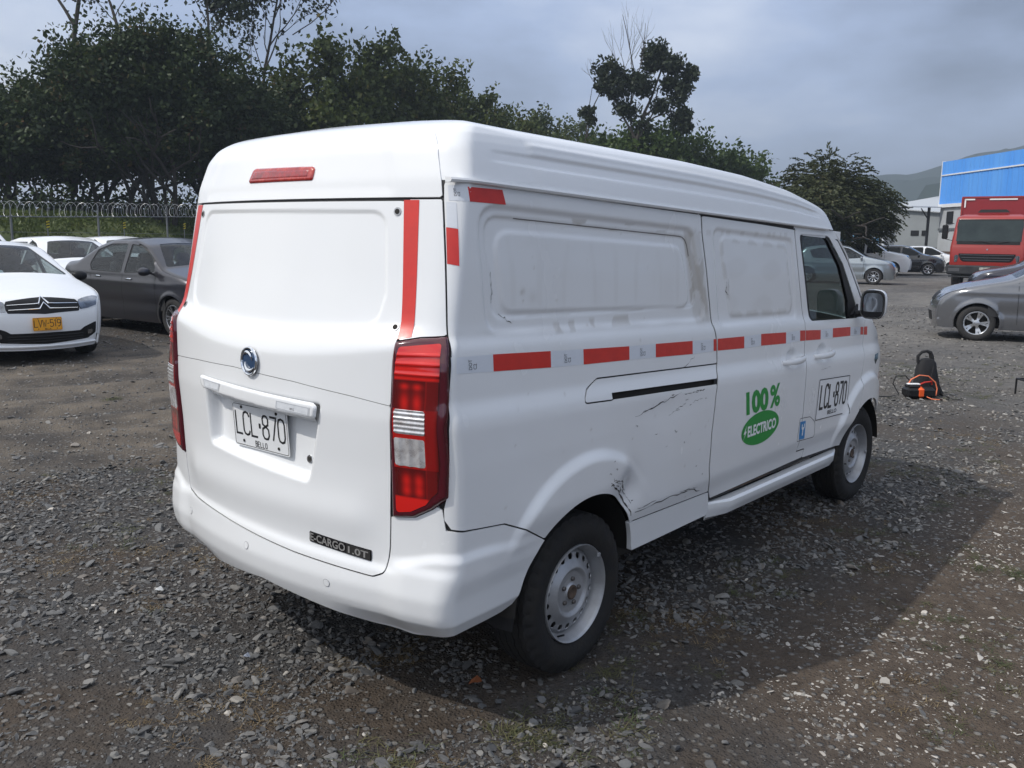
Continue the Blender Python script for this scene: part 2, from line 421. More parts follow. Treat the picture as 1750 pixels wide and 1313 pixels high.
# ---------------------------------------------------------------- van shape functions
def _smooth_table(xs, ys, lo, hi, step, sig):
    t = np.arange(lo, hi, step); v = np.interp(t, xs, ys)
    n = max(1, int(3 * sig / step)); k = np.exp(-.5 * (np.arange(-n, n + 1) * step / sig) ** 2); k /= k.sum()
    vp = np.concatenate([np.full(n, v[0]), v, np.full(n, v[-1])])
    return t, np.convolve(vp, k, 'valid')
# half width against height
WT = _smooth_table([0, .33, .40, .50, .56, .72, .92, 1.05, 1.085, 1.13, 1.27, 1.30, 1.325, 1.37, 1.55, 1.80, 2.2],
                   [.790, .793, .800, .812, .826, .834, .838, .836, .831, .814, .806, .802, .788, .784, .778, .766, .75], 0, 2.2, .002, .009)
# rear centre line x against height
XT = _smooth_table([0, .33, .40, .44, .50, .585, .60, .70, .90, 1.06, 1.24, 1.275, 1.34, 1.50, 1.74, 1.80, 1.90, 1.95, 1.985, 2.02],
                   [.02, .00, -.035, -.052, -.060, -.050, -.040, -.042, -.048, -.058, -.052, -.040, -.010, .022, .066, .078, .110, .145, .20, .36], 0, 2.3, .002, .010)
ZG0, GSL = 1.803, .034          # gutter height at x=0 and its fall towards the front
def drop(x, z):
    return x * (.012 + .022 * np.clip((z - .35) / .6, 0, 1))
def gutter(x): return ZG0 - GSL * x
HT = _smooth_table([0, .2, .54, 1.05, 1.71, 2.28, 2.76, 3.16, 3.43, 3.62, 5], [.215, .215, .218, .228, .240, .236, .210, .155, .085, .015, .0], -.5, 5, .01, .04)
def roofH(x): return np.interp(x, *HT)
def Wside(x, z):
    w = np.interp(z + drop(x, z), *WT)
    q = np.clip((x - 3.55) / .9, 0, 1)
    w = w - .17 * q ** 3.0
    return w
# roof section: half width share against height share
SEC = (np.array([1, .992, .982, .968, .952, .934, .912, .885, .85, .80, .72, .60, .40, .20, .0]), np.array([0, .12, .25, .40, .55, .68, .78, .855, .905, .94, .965, .98, .992, .998, 1.0]))
def levelW(z):                  # half width for the rear cap, above the gutter too
    w = np.interp(z, *WT)
    return w * np.interp((z - ZG0) / .213, SEC[1], SEC[0])
BOW = .075

def LEFT(z): return np.interp(z, [.70, .85, 1.05, 1.2, 1.35, 1.75], [0, .022, .045, .062, .064, .062])
def cornY(z): return np.interp(z, [.5, .60, .74, 1.75, 2.0], [.085, .10, .185, .175, .16])
def cornX(z): return np.interp(z, [.5, .60, .74, 1.75, 2.0], [.055, .058, .078, .075, .07])
def rear_plan(s, z):
    """s signed: + to the van's right (y negative); returns x, y, nx, ny, side coordinate"""
    s = np.asarray(s, float); z = np.asarray(z, float) + 0 * s
    a = np.abs(s); sg = np.where(s < 0, -1., 1.)
    W = levelW(z) - (s < 0) * LEFT(z); xc = np.interp(z, *XT)
    ry = np.minimum(cornY(z), W * .45); rx = np.minimum(cornX(z), W * .3)
    b = BOW / .36
    y1 = W - ry * .7
    for _ in range(8):
        p0 = np.arctan(2 * b * y1 * ry / rx)
        y1 = W - ry * (1 - np.sin(p0))
    p0 = np.arctan(2 * b * y1 * ry / rx)
    L = 1.1 * np.hypot(ry * (1 - np.sin(p0)), rx * np.cos(p0))
    s1 = y1; s2 = y1 + L
    x1 = xc + b * y1 ** 2
    xe = x1 + rx * np.cos(p0)
    yA = np.minimum(a, s1); xA = xc + b * yA ** 2; tA = np.arctan(2 * b * yA)
    ph = p0 + np.clip((a - s1) / L, 0, 1) * (np.pi / 2 - p0)
    xB = x1 + rx * (np.cos(p0) - np.cos(ph)); yB = y1 + ry * (np.sin(ph) - np.sin(p0))
    xC = xe + np.maximum(a - s2, 0)
    zone = np.where(a <= s1, 0, np.where(a <= s2, 1, 2))
    W = np.where(zone == 2, np.minimum(W, Wside(xC, np.minimum(z, gutter(xC))) - (s < 0) * LEFT(z)), W)
    x = np.where(zone == 0, xA, np.where(zone == 1, xB, xC))
    y = np.where(zone == 0, yA, np.where(zone == 1, yB, W))
    ang = np.where(zone == 0, tA, np.where(zone == 1, np.arctan2(rx * np.sin(ph), ry * np.cos(ph) + 1e-12), np.pi / 2))
    return x, -sg * y, -np.cos(ang), -sg * np.sin(ang), s2 - xe
# ================================================================ VAN
WHITE = mat('van white paint', (.80, .81, .82), .25, coat=.6, var=.10, vscale=2.2, vcol=(.66, .65, .62), bump=.0)
def grimy(name, col):
    m = mat(name, (.80, .81, .82), .25, coat=.6, var=.12, vscale=2.6, vcol=(.64, .62, .58), attr='grime', acol=col, stretch=(1, 1, .55)); return m
WHITE_G = grimy('van white paint with grime', (.50, .475, .44))
BLACK = mat('black plastic', (.014, .014, .016), .5, bump=.1, bscale=200, spec=.3)
SEAL = mat('dark rubber seal', (.008, .008, .009), .6)
RUBBER = mat('tyre rubber', (.015, .015, .016), .8, var=.7, vscale=14, vcol=(.030, .027, .023), bump=.25, bscale=90, spec=.3)
STEEL = mat('painted steel rim', (.42, .43, .45), .42, metal=.55, var=.5, vscale=9, vcol=(.22, .21, .20))
STEEL_D = mat('rusty hub', (.10, .065, .045), .8, var=.8, vscale=30, vcol=(.03, .025, .02))
RED_TAPE = mat('red reflective tape', (.62, .022, .012), .32, coat=.3, var=.35, vscale=22, vcol=(.42, .012, .010))
WHITE_TAPE = mat('silver reflective tape', (.66, .69, .74), .30, var=.4, vscale=30, vcol=(.74, .77, .82), stretch=(1, 1, 6))
INK = mat('black ink', (.012, .012, .014), .5)
GREEN = mat('green decal', (.018, .27, .045), .45)
DECAL_W = mat('white decal', (.80, .80, .80), .45)
CHROME = mat('chrome', (.80, .82, .85), .08, metal=1.)
DARKBLUE = mat('emblem blue', (.015, .05, .12), .06, coat=1.)
LAMP_DARK = mat('lamp rim', (.075, .003, .010), .10, coat=1.)
CLEAR = mat('clear lamp reflector', (.85, .85, .87), .16, metal=.5, coat=1., var=.75, vscale=28, vcol=(.20, .15, .13))
GLASS = glass_mat('tinted cab glass', (.36, .43, .43), refl=1.45)
DARKIN = mat('cab interior', (.03, .03, .032), .7)
UNDER = mat('underbody', (.016, .015, .014), .85, var=.6, vscale=8, vcol=(.04, .034, .028))
m = bpy.data.materials.new('red lamp lens'); m.use_nodes = True; _t = m.node_tree; _p = _t.nodes['Principled BSDF']
_a = _t.nodes.new('ShaderNodeAttribute'); _a.attribute_name = 'depth'  # depth carries painted shading of the lens, not a distance
_t.links.new(mix_col(_t, _a.outputs['Fac'], (.06, .001, .002), (.70, .012, .008)), _p.inputs['Base Color'])
_p.inputs['Roughness'].default_value = .12; _p.inputs['Coat Weight'].default_value = 1.; _p.inputs['Coat Roughness'].default_value = .03
LENS = m

van = thing('cargo_van', 'large white electric cargo van with red tape stripes, scraped side and high roof', 'van')

ARCH_R, ARCH_F = (.80, .33, .365), (3.82, .30, .365)
P_O = sd_poly(fillet([(.255, 1.728), (1.60, 1.672), (1.735, 1.285), (.29, 1.330)], [.09, .06, .05, .07]))
P_L = sd_poly(fillet([(.285, 1.695), (1.565, 1.640), (1.665, 1.345), (.325, 1.372)], [.07, .07, .05, .06]))
P_I = sd_poly(fillet([(.335, 1.650), (1.52, 1.600), (1.615, 1.345), (.375, 1.388)], [.07, .08, .06, .06]))
P_DO = sd_poly(fillet([(1.79, 1.678), (2.645, 1.636), (2.735, 1.232), (1.86, 1.250)], .04))
P_DI = sd_poly(fillet([(1.85, 1.648), (2.58, 1.612), (2.69, 1.262), (1.965, 1.282)], [.05, .05, .05, .05]))
HND = [(2.635, 1.03), (3.055, 1.022)]
def side_disp(q, z):
    d = np.zeros_like(q)
    d -= .010 * sstep(-P_O(q, z), -.010, .010)
    d -= .005 * sstep(-P_L(q, z), -.006, .006)
    d += .007 * sstep(-P_I(q, z), -.007, .007)
    d -= .006 * sstep(-P_DO(q, z), -.008, .008)
    d += .005 * sstep(-P_DI(q, z), -.006, .006)
    for (cx, cz, R), ext in ((ARCH_R, 0.), (ARCH_F, .0)):
        r = np.hypot(q - cx, z - cz)
        d += .024 * (1 - sstep(r, .492, .540)) * (1 - (.75 if cx < 2 else .3) * sstep(q, cx + .05, cx + .40)) * (sstep(z, .56, .72) if cx < 2 else sstep(z, .40, .60))
    d -= .022 * np.exp(-((q - 1.08) / .085) ** 2 - ((z - .66) / .075) ** 2)          # the dent over the arch
    d += .006 * np.exp(-((q - 1.02) / .05) ** 2 - ((z - .77) / .05) ** 2)
    d -= .004 * np.exp(-((q - 1.35) / .2) ** 2 - ((z - .93) / .06) ** 2)
    for hx, hz in HND: d -= .030 * np.exp(-(((q - hx) / .055) ** 2 + ((z - hz) / .036) ** 2) ** 2)
    # waviness of pressed metal
    d += .0007 * np.sin(q * 9 + z * 5) * np.sin(z * 11 + q * 2)
    # bulge over the bumper corner
    return d
def side_surf(sgn, feat=True, offs=0.):
    def f(q, z):
        q = np.asarray(q, float); z = np.asarray(z, float)
        _, _, _, _, k = rear_plan(-1e-6 * sgn + 0 * q, z)
        x, y, nx, ny, _ = rear_plan(-sgn * (q + k), z)
        d = (side_disp(q, z) if feat else 0.) + offs
        return np.stack([x + nx * d, y + ny * d, z + 0 * x], -1)
    return f
SR = side_surf(-1)
TGP = sd_poly(fillet([(-.515, 1.710), (.515, 1.702), (.553, 1.45), (.538, 1.375), (.455, 1.308), (.0, 1.327), (-.455, 1.325), (-.545, 1.385), (-.560, 1.45)], [.07, .07, .05, .04, .05, 0, .05, .04, .05]))
REC = sd_poly(fillet([(-.328, 1.10), (.350, 1.085), (.278, .812), (-.320, .852)], [.01, .01, .03, .03]))
CAPF = sd_poly(fillet([(-.53, 1.76), (.53, 1.76), (.46, 1.93), (-.46, 1.93)], [.02, .02, .07, .07]))
def rear_disp(s, z):
    d = np.zeros_like(s)
    w = np.exp(-((z - 1.27) / .09) ** 2)
    ze = z - w * (.052 * np.clip(np.abs(s) / .6, 0, 1.2) ** 2 - .004)
    d -= (np.interp(ze, *XT) - np.interp(z, *XT)) * (1 - sstep(np.abs(s), .60, .78))
    ze = z + .03 * s * np.exp(-((z - .59) / .04) ** 2)
    d -= (np.interp(ze, *XT) - np.interp(z, *XT)) * (1 - sstep(np.abs(s), .58, .68))
    d -= .0055 * sstep(-TGP(s, z), -.0045, .0045)
    r = REC(s, z)
    d -= (.034 + .10 * np.clip(z - .84, 0, .2)) * sstep(-r, -.006, .026)
    d -= .004 * sstep(-CAPF(s, z), -.025, .025)
    # lower skin: soft bulge and step over the bumper
    d += .010 * np.exp(-((z - .72) / .07) ** 2) * (1 - sstep(np.abs(s), .45, .6))
    # bumper corner crease
    a = np.abs(s)
    zc = .605 + .035 * sstep(a, .62, .80)
    zc = zc - .02 * sstep(a, .9, 1.15)
    d += .013 * (1 - sstep(z, zc - .020, zc + .020)) * sstep(a, .56, .68) * (1 - .7 * sstep(a, .95, 1.2))
    d -= .022 * np.clip((.415 - z) / .05, 0, 1.2) * sstep(a, .30, .6)
    return d
def rear_surf(offs=0., feat=True):
    def f(s, z):
        s = np.asarray(s, float); z = np.asarray(z, float)
        x, y, nx, ny, _ = rear_plan(s, z)
        d = (rear_disp(s, z) if feat else 0.) + offs
        return np.stack([x + nx * d, y + ny * d, z + 0 * x], -1)
    return f
RS = rear_surf()
HR = (1.2, 0, 1.1)
def pad(name, surf, sdf, A, B, res, h, bevel, m, parent=None, hint=HR, back=.004, **kw):
    def sf(a, b):
        P, n = surf_n(surf, np.asarray(a, float), np.asarray(b, float))
        sg = 1. if np.sum(n * (P - np.array(hint))) >= 0 else -1.
        t = np.clip(-sdf(a, b) / bevel, 0, 1)
        return P + n * sg * (h - bevel * (1 - np.sqrt(np.maximum(0, 1 - (1 - t) ** 2))))[..., None]
    return panel(name, sf, sdf, A, B, res, m, parent, gap=0, flange=h + back, hint=hint, **kw)

# ---- right and left sides -------------------------------------------------
def circ(c, n=40, a0=0, a1=2 * math.pi): return sd_circle(*c)
archR = sd_circle(*ARCH_R); archF = sd_circle(*ARCH_F)
Q_POLY = [(.136, 1.794), (.130, 1.736), (.107, 1.33), (.098, 1.248), (.083, 1.149), (.066, 1.053), (.068, .952), (.063, .842), (.055, .80), (.057, .764), (.079, .733), (.209, .716), (.329, .702), (.425, .661), (.56, .585),
          (.8, .45), (1.144, .511), (1.79, .491), (1.772, .54), (1.752, .616), (1.748, .779), (1.763, .936), (1.783, 1.026), (1.806, 1.087), (1.803, 1.179), (1.785, 1.250), (1.765, 1.349), (1.724, 1.529), (1.690, 1.654), (1.678, 1.738)]
COVER = [(.759, 1.046), (.793, 1.090), (.864, 1.121), (1.80, 1.082), (1.775, 1.020), (.940, 1.060), (.942, 1.036)]
SLOT = [(.940, 1.056), (.942, 1.040), (1.76, 1.001), (1.79, 1.000), (1.79, 1.017), (1.76, 1.018)]
slot = sd_poly(SLOT); cover = sd_poly(fillet(COVER, [.02, .02, .03, 0, 0, 0, 0]))
quarter = sub(sd_poly(Q_POLY), archR, cover, slot)
RK_POLY = [(1.10, .511), (1.79, .491), (1.81, .44), (1.82, .395), (1.80, .372), (1.14, .375)]
SD_POLY = [(1.680, 1.736), (2.274, 1.712), (2.681, 1.692), (2.72, 1.55), (2.756, 1.425), (2.818, 1.237), (2.812, 1.145), (2.794, .929), (2.795, .673), (2.79, .504), (2.895, .501), (2.89, .447), (1.815, .450), (1.79, .491), (1.772, .54), (1.752, .616), (1.748, .779), (1.763, .936), (1.783, 1.026), (1.806, 1.087), (1.803, 1.179), (1.785, 1.250), (1.765, 1.349), (1.724, 1.529), (1.690, 1.654)]
FD_POLY = [(2.681, 1.692), (3.15, 1.672), (3.30, 1.632), (3.46, 1.52), (3.72, 1.285), (3.80, 1.20), (3.74, 1.14), (3.71, .95), (3.66, .80), (3.60, .40), (3.40, .424), (2.89, .447), (2.895, .501), (2.79, .504), (2.795, .673), (2.794, .929), (2.812, 1.145), (2.818, 1.237), (2.756, 1.425), (2.72, 1.55)]
WO_POLY = fillet([(2.748, 1.664), (3.150, 1.658), (3.385, 1.505), (3.625, 1.262), (3.626, 1.180), (2.905, 1.207)], [.02, .12, .1, .02, .01, .03])
WG_POLY = fillet([(2.778, 1.652), (3.130, 1.646), (3.345, 1.490), (3.50, 1.285), (3.506, 1.194), (2.935, 1.216)], [.02, .10, .1, .02, .01, .02])
FN_POLY = [(3.74, 1.14), (3.80, 1.20), (3.98, 1.115), (4.25, 1.0), (4.36, .90), (4.40, .72), (4.40, .62), (4.30, .60), (3.60, .40), (3.66, .80), (3.71, .95)]
wo = sd_poly(WO_POLY); wg = sd_poly(WG_POLY)
WARP = lambda q, z: 0
def grime_q(a, b, P):
    r = np.random.default_rng(3); g = np.zeros(len(a))
    ring = (1 - sstep(np.abs(P_O(a, b) + .035), .03, .05))
    # vertical rectangular tape ghosts and blotches above, right of and below the recess
    def blot(x, z, fx, fz, sd):
        return np.sin(x * fx + sd) * np.sin(z * fz + sd * 2.3) + .6 * np.sin(x * fx * 2.3 + 1.3 + sd) * np.sin(z * fz * 1.7 + sd)
    top = sstep(b, 1.655, 1.665) * (1 - sstep(b, 1.70 - .036 * (a - .5), 1.712 - .036 * (a - .5))) * sstep(a, .6, .75)
    hard = sstep(blot(a, b, 17, 22, .4), .15, .28)
    g += top * hard * .8
    right = sstep(a - (1.615 - (b - 1.35) * .25), 0, .02) * (1 - sstep(a - (1.765 - (b - 1.35) * .25), -.03, 0)) * sstep(b, 1.24, 1.34) * (1 - sstep(b, 1.64, 1.69))
    g += right * (.45 + .45 * sstep(blot(a, b, 30, 24, 1.7), -.1, .1))
    low = sstep(b, 1.298, 1.306) * (1 - sstep(b, 1.335, 1.345)) * sstep(a, .62, .66) * (1 - sstep(a, 1.15, 1.25))
    g += low * sstep(blot(a + .05 * np.sin(a * 9), b, 19, 10, .9), .3, .4) * .6
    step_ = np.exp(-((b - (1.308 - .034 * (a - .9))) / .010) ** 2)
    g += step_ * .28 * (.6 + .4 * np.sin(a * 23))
    inner = sstep(-P_I(a, b), 0, .03)
    g += inner * (.02 + .05 * sstep(blot(a, b, 11, 5, 2.2), .2, .9) + .10 * sstep(blot(a, b, 41, 7, .2), .5, 1.2))
    for x, z, rr, k in ((.48, 1.452, .012, .5), (.53, 1.43, .02, .3), (1.7, 1.3, .02, .5)): g += k * np.exp(-(((a - x) / rr) ** 2 + ((b - z) / rr) ** 2))
    g += .5 * np.exp(-((P_L(a, b)) / .003) ** 2) * sstep(np.sin(a * 13 + b * 9), -.2, .3)  # broken darker line along the edge of the recess ledge
    g += .16 * sstep(.62 - b, 0, .2) + .01
    for k in range(60):
        x, z, rr = r.uniform(.2, 1.75), r.uniform(.45, 1.75), r.uniform(.002, .006); g += .6 * np.exp(-(((a - x) / rr) ** 2 + ((b - z) / rr) ** 2))
    return np.clip(g, 0, 1)
def grime_d(a, b, P):
    g = .01 + .18 * sstep(.62 - b, 0, .2)
    e = np.abs(P_DI(a, b) + .01)
    g = g + .35 * (1 - sstep(e, .006, .02)) * sstep(np.sin(a * 37 + b * 21) + np.sin(b * 60), .0, .6)
    g = g + .30 * sstep(b, 1.645, 1.655) * (1 - sstep(b, 1.668, 1.672)) * sstep(np.sin(a * 40) + np.sin(a * 91), .2, .6)
    g = g + .12 * sstep(-P_DI(a, b), 0, .02) * sstep(np.sin(a * 9 + b * 14) * np.sin(b * 23 - a * 7), .1, .6)
    return np.clip(g, 0, 1)
for sgn in (-1, 1):
    S = side_surf(sgn)
    R1 = .0075 if sgn < 0 else .02
    lab = {}
    if sgn < 0:
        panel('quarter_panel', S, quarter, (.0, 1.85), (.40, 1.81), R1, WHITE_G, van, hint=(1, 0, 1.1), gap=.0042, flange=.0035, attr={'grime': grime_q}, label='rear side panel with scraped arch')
    else:
        panel('quarter_panel', S, sub(sd_poly(Q_POLY), archR), (.0, 1.85), (.40, 1.81), R1, WHITE, van, hint=(1, 0, 1.1))
    if sgn < 0:
        panel('rail_cover', side_surf(sgn, True, .001), cover, (.74, 1.82), (.98, 1.14), R1, WHITE, van, gap=.0015)
        sticker('slide_rail', side_surf(sgn, True, -.022), [(.90, .98), (1.82, .96), (1.82, 1.06), (.90, 1.09)], UNDER, van, nu=12)
    panel('sill_panel', S, inter(sd_poly(RK_POLY), lambda a, b: -archR(a, b)), (1.1, 1.85), (.36, .52), R1, WHITE, van, flange=.02)
    panel('sliding_door', S, sd_poly(SD_POLY), (1.65, 2.93), (.43, 1.75), R1 * 1.1, WHITE_G if sgn < 0 else WHITE, van, gap=.006, flange=.0035, attr={'grime': grime_d} if sgn < 0 else None)
    fd = panel('front_door', S, sub(sd_poly(FD_POLY), archF, wo), (2.65, 3.85), (.38, 1.72), R1 * 1.2, WHITE, van, flange=.0035)
    panel('window_frame', side_surf(sgn, False, -.004), sub(wo, wg), (2.7, 3.66), (1.15, 1.69), .012, BLACK, van, gap=.001, flange=.02)
    panel('door_glass', side_surf(sgn, False, -.012), wg, (2.7, 3.66), (1.15, 1.69), .03, GLASS, van, gap=-.004, flange=0)
    fe = panel('front_fender', S, sub(sd_poly(FN_POLY), archF), (3.6, 4.5), (.35, 1.24), R1 * 1.5, WHITE, van)
    # door step
    mb = MB(); sy = sgn
    prof = [(-.02, .0), (.022, .0), (.034, -.010), (.034, -.030), (.024, -.050), (.012, -.075), (-.02, -.09)]
    xs = np.linspace(1.815, 3.43, 12); V = []; F = []
    for i, x in enumerate(xs):
        zt = np.interp(x, [1.815, 2.0, 3.43], [.432, .424, .404]); y0 = Wside(x, zt) - (sgn > 0) * float(LEFT(zt))
        k = .25 if i in (0, len(xs) - 1) else 1.
        for oy, oz in prof: V.append((x, sy * (y0 + oy * k + (-.02 if k < 1 else 0)), zt + oz))
    n = len(prof)
    for i in range(len(xs) - 1):
        for k in range(n): F.append((i * n + k, i * n + (k + 1) % n, (i + 1) * n + (k + 1) % n, (i + 1) * n + k))
    F += [tuple(range(n)), tuple(range((len(xs) - 1) * n, len(xs) * n))]
    mb.raw(V, F); mb.build('door_step', WHITE, van, smooth=True)
    # black seals behind the door gaps
    def strip(name, pts, w, dep):
        pts = np.array(pts); t = np.linspace(0, 1, len(pts)); tt = np.linspace(0, 1, len(pts) * 4)
        pp = np.stack([np.interp(tt, t, pts[:, 0]), np.interp(tt, t, pts[:, 1])], 1)
        V2, F2 = polyline2d(pp, w)
        lay_abs(name, V2, F2, side_surf(sgn, True, -dep), SEAL, van, offs=0)
    strip('door_seal', [p for p in SD_POLY[14:] + SD_POLY[:3]], .05, .0045)
    strip('door_seal', SD_POLY[2:10], .03, .0045)
    strip('door_seal', [(1.80, .455), (2.3, .45), (2.89, .445), (3.42, .424)], .03, .006)
    strip('door_seal', [(3.74, 1.14), (3.71, .95), (3.66, .80), (3.60, .66)], .04, .010)
    if sgn < 0:
        strip('panel_seal', [(.136, 1.80), (.130, 1.736), (.107, 1.33), (.098, 1.248), (.083, 1.149), (.066, 1.053), (.068, .952), (.063, .842), (.055, .80), (.057, .764), (.079, .733), (.209, .716), (.329, .702), (.425, .661), (.50, .622)], .018, .0045)
        strip('panel_seal', COVER[:4], .016, .0045)
        strip('panel_seal', [(1.15, .511), (1.79, .491)], .016, .0045)
    # wheel arch liners
    for cx, cz, R in (ARCH_R, ARCH_F):
        a = np.linspace(.12 if cx > 2 else .10, math.pi - (.05 if cx > 2 else -.0), 26); V = []; F = []
        for k, yy in enumerate((.80, .775, .52)):
            rr = R + (.004 if k == 0 else .02)
            V += [(cx + rr * math.cos(t), sy * yy, cz + rr * math.sin(t)) for t in a]
        na = len(a)
        for j in range(2): F += [(j * na + i, j * na + i + 1, (j + 1) * na + i + 1, (j + 1) * na + i) for i in range(na - 1)]
        V.append((cx, sy * .52, cz)); F += [(2 * na + i, 2 * na + i + 1, 3 * na) for i in range(na - 1)]
        mb = MB(); mb.raw(V, F); mb.build('wheel_arch_liner', UNDER, van, smooth=True)

# ---- roof -----------------------------------------------------------------
_t = np.linspace(0, math.pi / 2, 400)
_k = np.linspace(0, 1, 15); _y, _h = .765 * np.interp(np.linspace(0, 1, 400), _k, SEC[0]), .215 * np.interp(np.linspace(0, 1, 400), _k, SEC[1]); _t = np.linspace(0, 1, 400)
for _i in range(30): _y[1:-1] = (_y[:-2] + _y[2:]) / 2; _h[1:-1] = (_h[:-2] + _h[2:]) / 2
_ys, _hs = _y / .765, _h / .215
_al = np.concatenate([[0], np.cumsum(np.hypot(np.diff(_y), np.diff(_h)))]); _AL = _al[-1]
_CZ = np.linspace(1.745, 2.012, 110); _CY, _CX = [], []
for _z in _CZ:
    _ss = np.linspace(0, 1.1, 300); _x, _yy, _, _, _ = rear_plan(_ss, np.full(300, _z)); _m = np.concatenate([[True], np.diff(-_yy) > 1e-6]); _CY.append(-_yy[_m]); _CX.append(_x[_m])
def roof_surf(x, v):
    """v metres from the right gutter over to the left one"""
    x = np.asarray(x, float); v = np.asarray(v, float)
    a = np.minimum(v, 2 * _AL - v); sg = np.where(v < _AL, -1., 1.)
    t = np.interp(np.clip(a, 0, _AL), _al, _t)
    zg = gutter(x); W = np.where(v < _AL, np.abs(side_surf(-1, False)(x, zg - .012)[..., 1]), np.abs(side_surf(1, False)(x, zg - .012)[..., 1])) + .008
    y = W * np.interp(t, _t, _ys); hh = np.interp(t, _t, _hs); H = roofH(x) * hh
    # narrowing over the windscreen
    y = y - .30 * np.clip((x - 3.0) / .7, 0, 1) ** 3 * (y / .765) * hh ** .5 - .45 * np.clip((x - 3.18) / .32, 0, 1) ** 2 * (y / .765)
    rr = .009 * (sstep(a, .070, .076) - sstep(a, .104, .122)) - .004 * np.exp(-((a - .150) / .010) ** 2)
    rr = rr * sstep(x, .33, .36) * (1 - sstep(x, 2.95, 3.1))
    y = y - rr; z = zg + H
    y = np.where(v > _AL, y - 0.0, y)
    nearr = np.broadcast_to(x < .55, z.shape)
    if nearr.any():
        xq, zq, yq = np.broadcast_to(x, z.shape)[nearr], z[nearr], y[nearr]
        zq = np.minimum(zq, np.interp(xq - .004, XT[1], XT[0])); zq = np.maximum(zq, zg[nearr])
        tab = np.array([np.interp(xq - .004, _CX[k_], _CY[k_], left=0.) for k_ in range(len(_CZ))])
        fi = np.clip((zq - _CZ[0]) / (_CZ[1] - _CZ[0]), 0, len(_CZ) - 1.001); i0 = fi.astype(int); f_ = fi - i0; ii_ = np.arange(len(xq))
        yc = tab[i0, ii_] * (1 - f_) + tab[i0 + 1, ii_] * f_
        z = z.copy(); y = y.copy(); z[nearr] = zq; y[nearr] = np.minimum(yq, yc + .002 - .060 * np.broadcast_to(v > _AL, z.shape)[nearr])
    return np.stack([x, sg * y, z], -1)
panel('roof', roof_surf, sd_rect(.168, 3.50, 0, 2 * _AL), (.168, 3.50), (0, 2 * _AL), (.02, .0055), WHITE, van, gap=0, flange=0)
for sgn in (-1, 1):
    mb = MB(); xs = np.linspace(.165 if sgn < 0 else .26, 3.12, 40)
    V = []; F = []
    for x in xs:
        zg = gutter(x); W = abs(float(side_surf(sgn, False)(np.array([x]), np.array([zg - .012]))[0][1]))
        for oy, oz in ((-.01, .008), (.014, .006), (.017, .0), (.014, -.006), (.004, -.009), (-.01, -.008)): V.append((x, sgn * (W + oy), zg + oz))
    for i in range(len(xs) - 1):
        for k in range(6): F.append((i * 6 + k, i * 6 + (k + 1) % 6, (i + 1) * 6 + (k + 1) % 6, (i + 1) * 6 + k))
    F += [tuple(range(6)), tuple(range((len(xs) - 1) * 6, len(xs) * 6))]
    mb.raw(V, F); mb.build('drip_rail', WHITE, van, smooth=True)
    # strip of body between gutter and doors
    S0 = side_surf(sgn, False, -.006)
    V2, F2 = polyline2d([(x, gutter(x) - .022 - .004 * (x > 1.7)) for x in np.linspace(1.66, 3.35, 20)], .045)
    lay_abs('door_header', V2, F2, S0, WHITE, van, offs=0)
# rear roof cap
def cap_surf(s, z): return RS(s, z)
qk = lambda q, z: q + rear_plan(np.zeros_like(z), z)[4]
def cap_sdf(s, z):
    k = rear_plan(s * .001, z)[4]
    lim = np.interp(z, [1.70, 1.81, 1.87, 1.92, 1.955, 1.975], [.129, .134, .144, .159, .169, .173])
    return np.maximum.reduce([1.745 - z, np.abs(s) - (lim + k), z - 1.992])
panel('roof_cap', RS, cap_sdf, (-.72, .72), (1.735, 1.995), (.008, .004), WHITE, van, gap=.001, flange=.012, hint=HR)
panel('roof_channel', rear_surf(-.012), sd_rect(-.80, .80, 1.715, 1.765), (-.8, .8), (1.715, 1.765), .02, SEAL, van, gap=0, flange=0, hint=HR)

# ---- rear -----------------------------------------------------------------
LAMP = fillet([(.629, 1.309), (.700, 1.323), (.777, 1.330), (.797, 1.289), (.808, 1.247), (.814, 1.150), (.806, 1.054), (.810, .950), (.804, .838), (.759, .796), (.699, .762), (.620, .751), (.624, 1.06), (.632, 1.20)], .006)
lampR = sd_poly(LAMP); lampL = lambda a, b: lampR(-a, b)
TG = fillet([(-.590, 1.742), (.593, 1.738), (.634, 1.325), (.634, 1.28), (.628, 1.09), (.615, .80), (.608, .65), (.596, .562), (.55, .541), (.465, .544), (.198, .554), (-.0, .567), (-.251, .585), (-.48, .598), (-.59, .613), (-.612, .70), (-.618, .80), (-.628, 1.09), (-.634, 1.28), (-.634, 1.325)], .03, 4)
tg = sd_poly(TG)
seam_z = lambda s: np.interp(s, [-.637, -.4, -.107, .225, .478, .635], [1.147, 1.158, 1.164, 1.149, 1.127, 1.108])
panel('tailgate', RS, inter(off(tg, .0028), lambda a, b: seam_z(a) - b), (-.66, .66), (1.08, 1.75), .0065, WHITE, van, gap=.0011, flange=.004, hint=HR, label='upper half of tailgate with blanked window')
panel('tailgate', RS, inter(off(tg, .0028), lambda a, b: b - seam_z(a)), (-.66, .66), (.52, 1.18), .0065, WHITE, van, gap=.0011, flange=.004, hint=HR, label='lower half of tailgate with plate recess')
panel('tailgate_backing', rear_surf(-.0065), tg, (-.68, .68), (.5, 1.77), .016, SEAL, van, gap=-.018, flange=0, hint=HR)
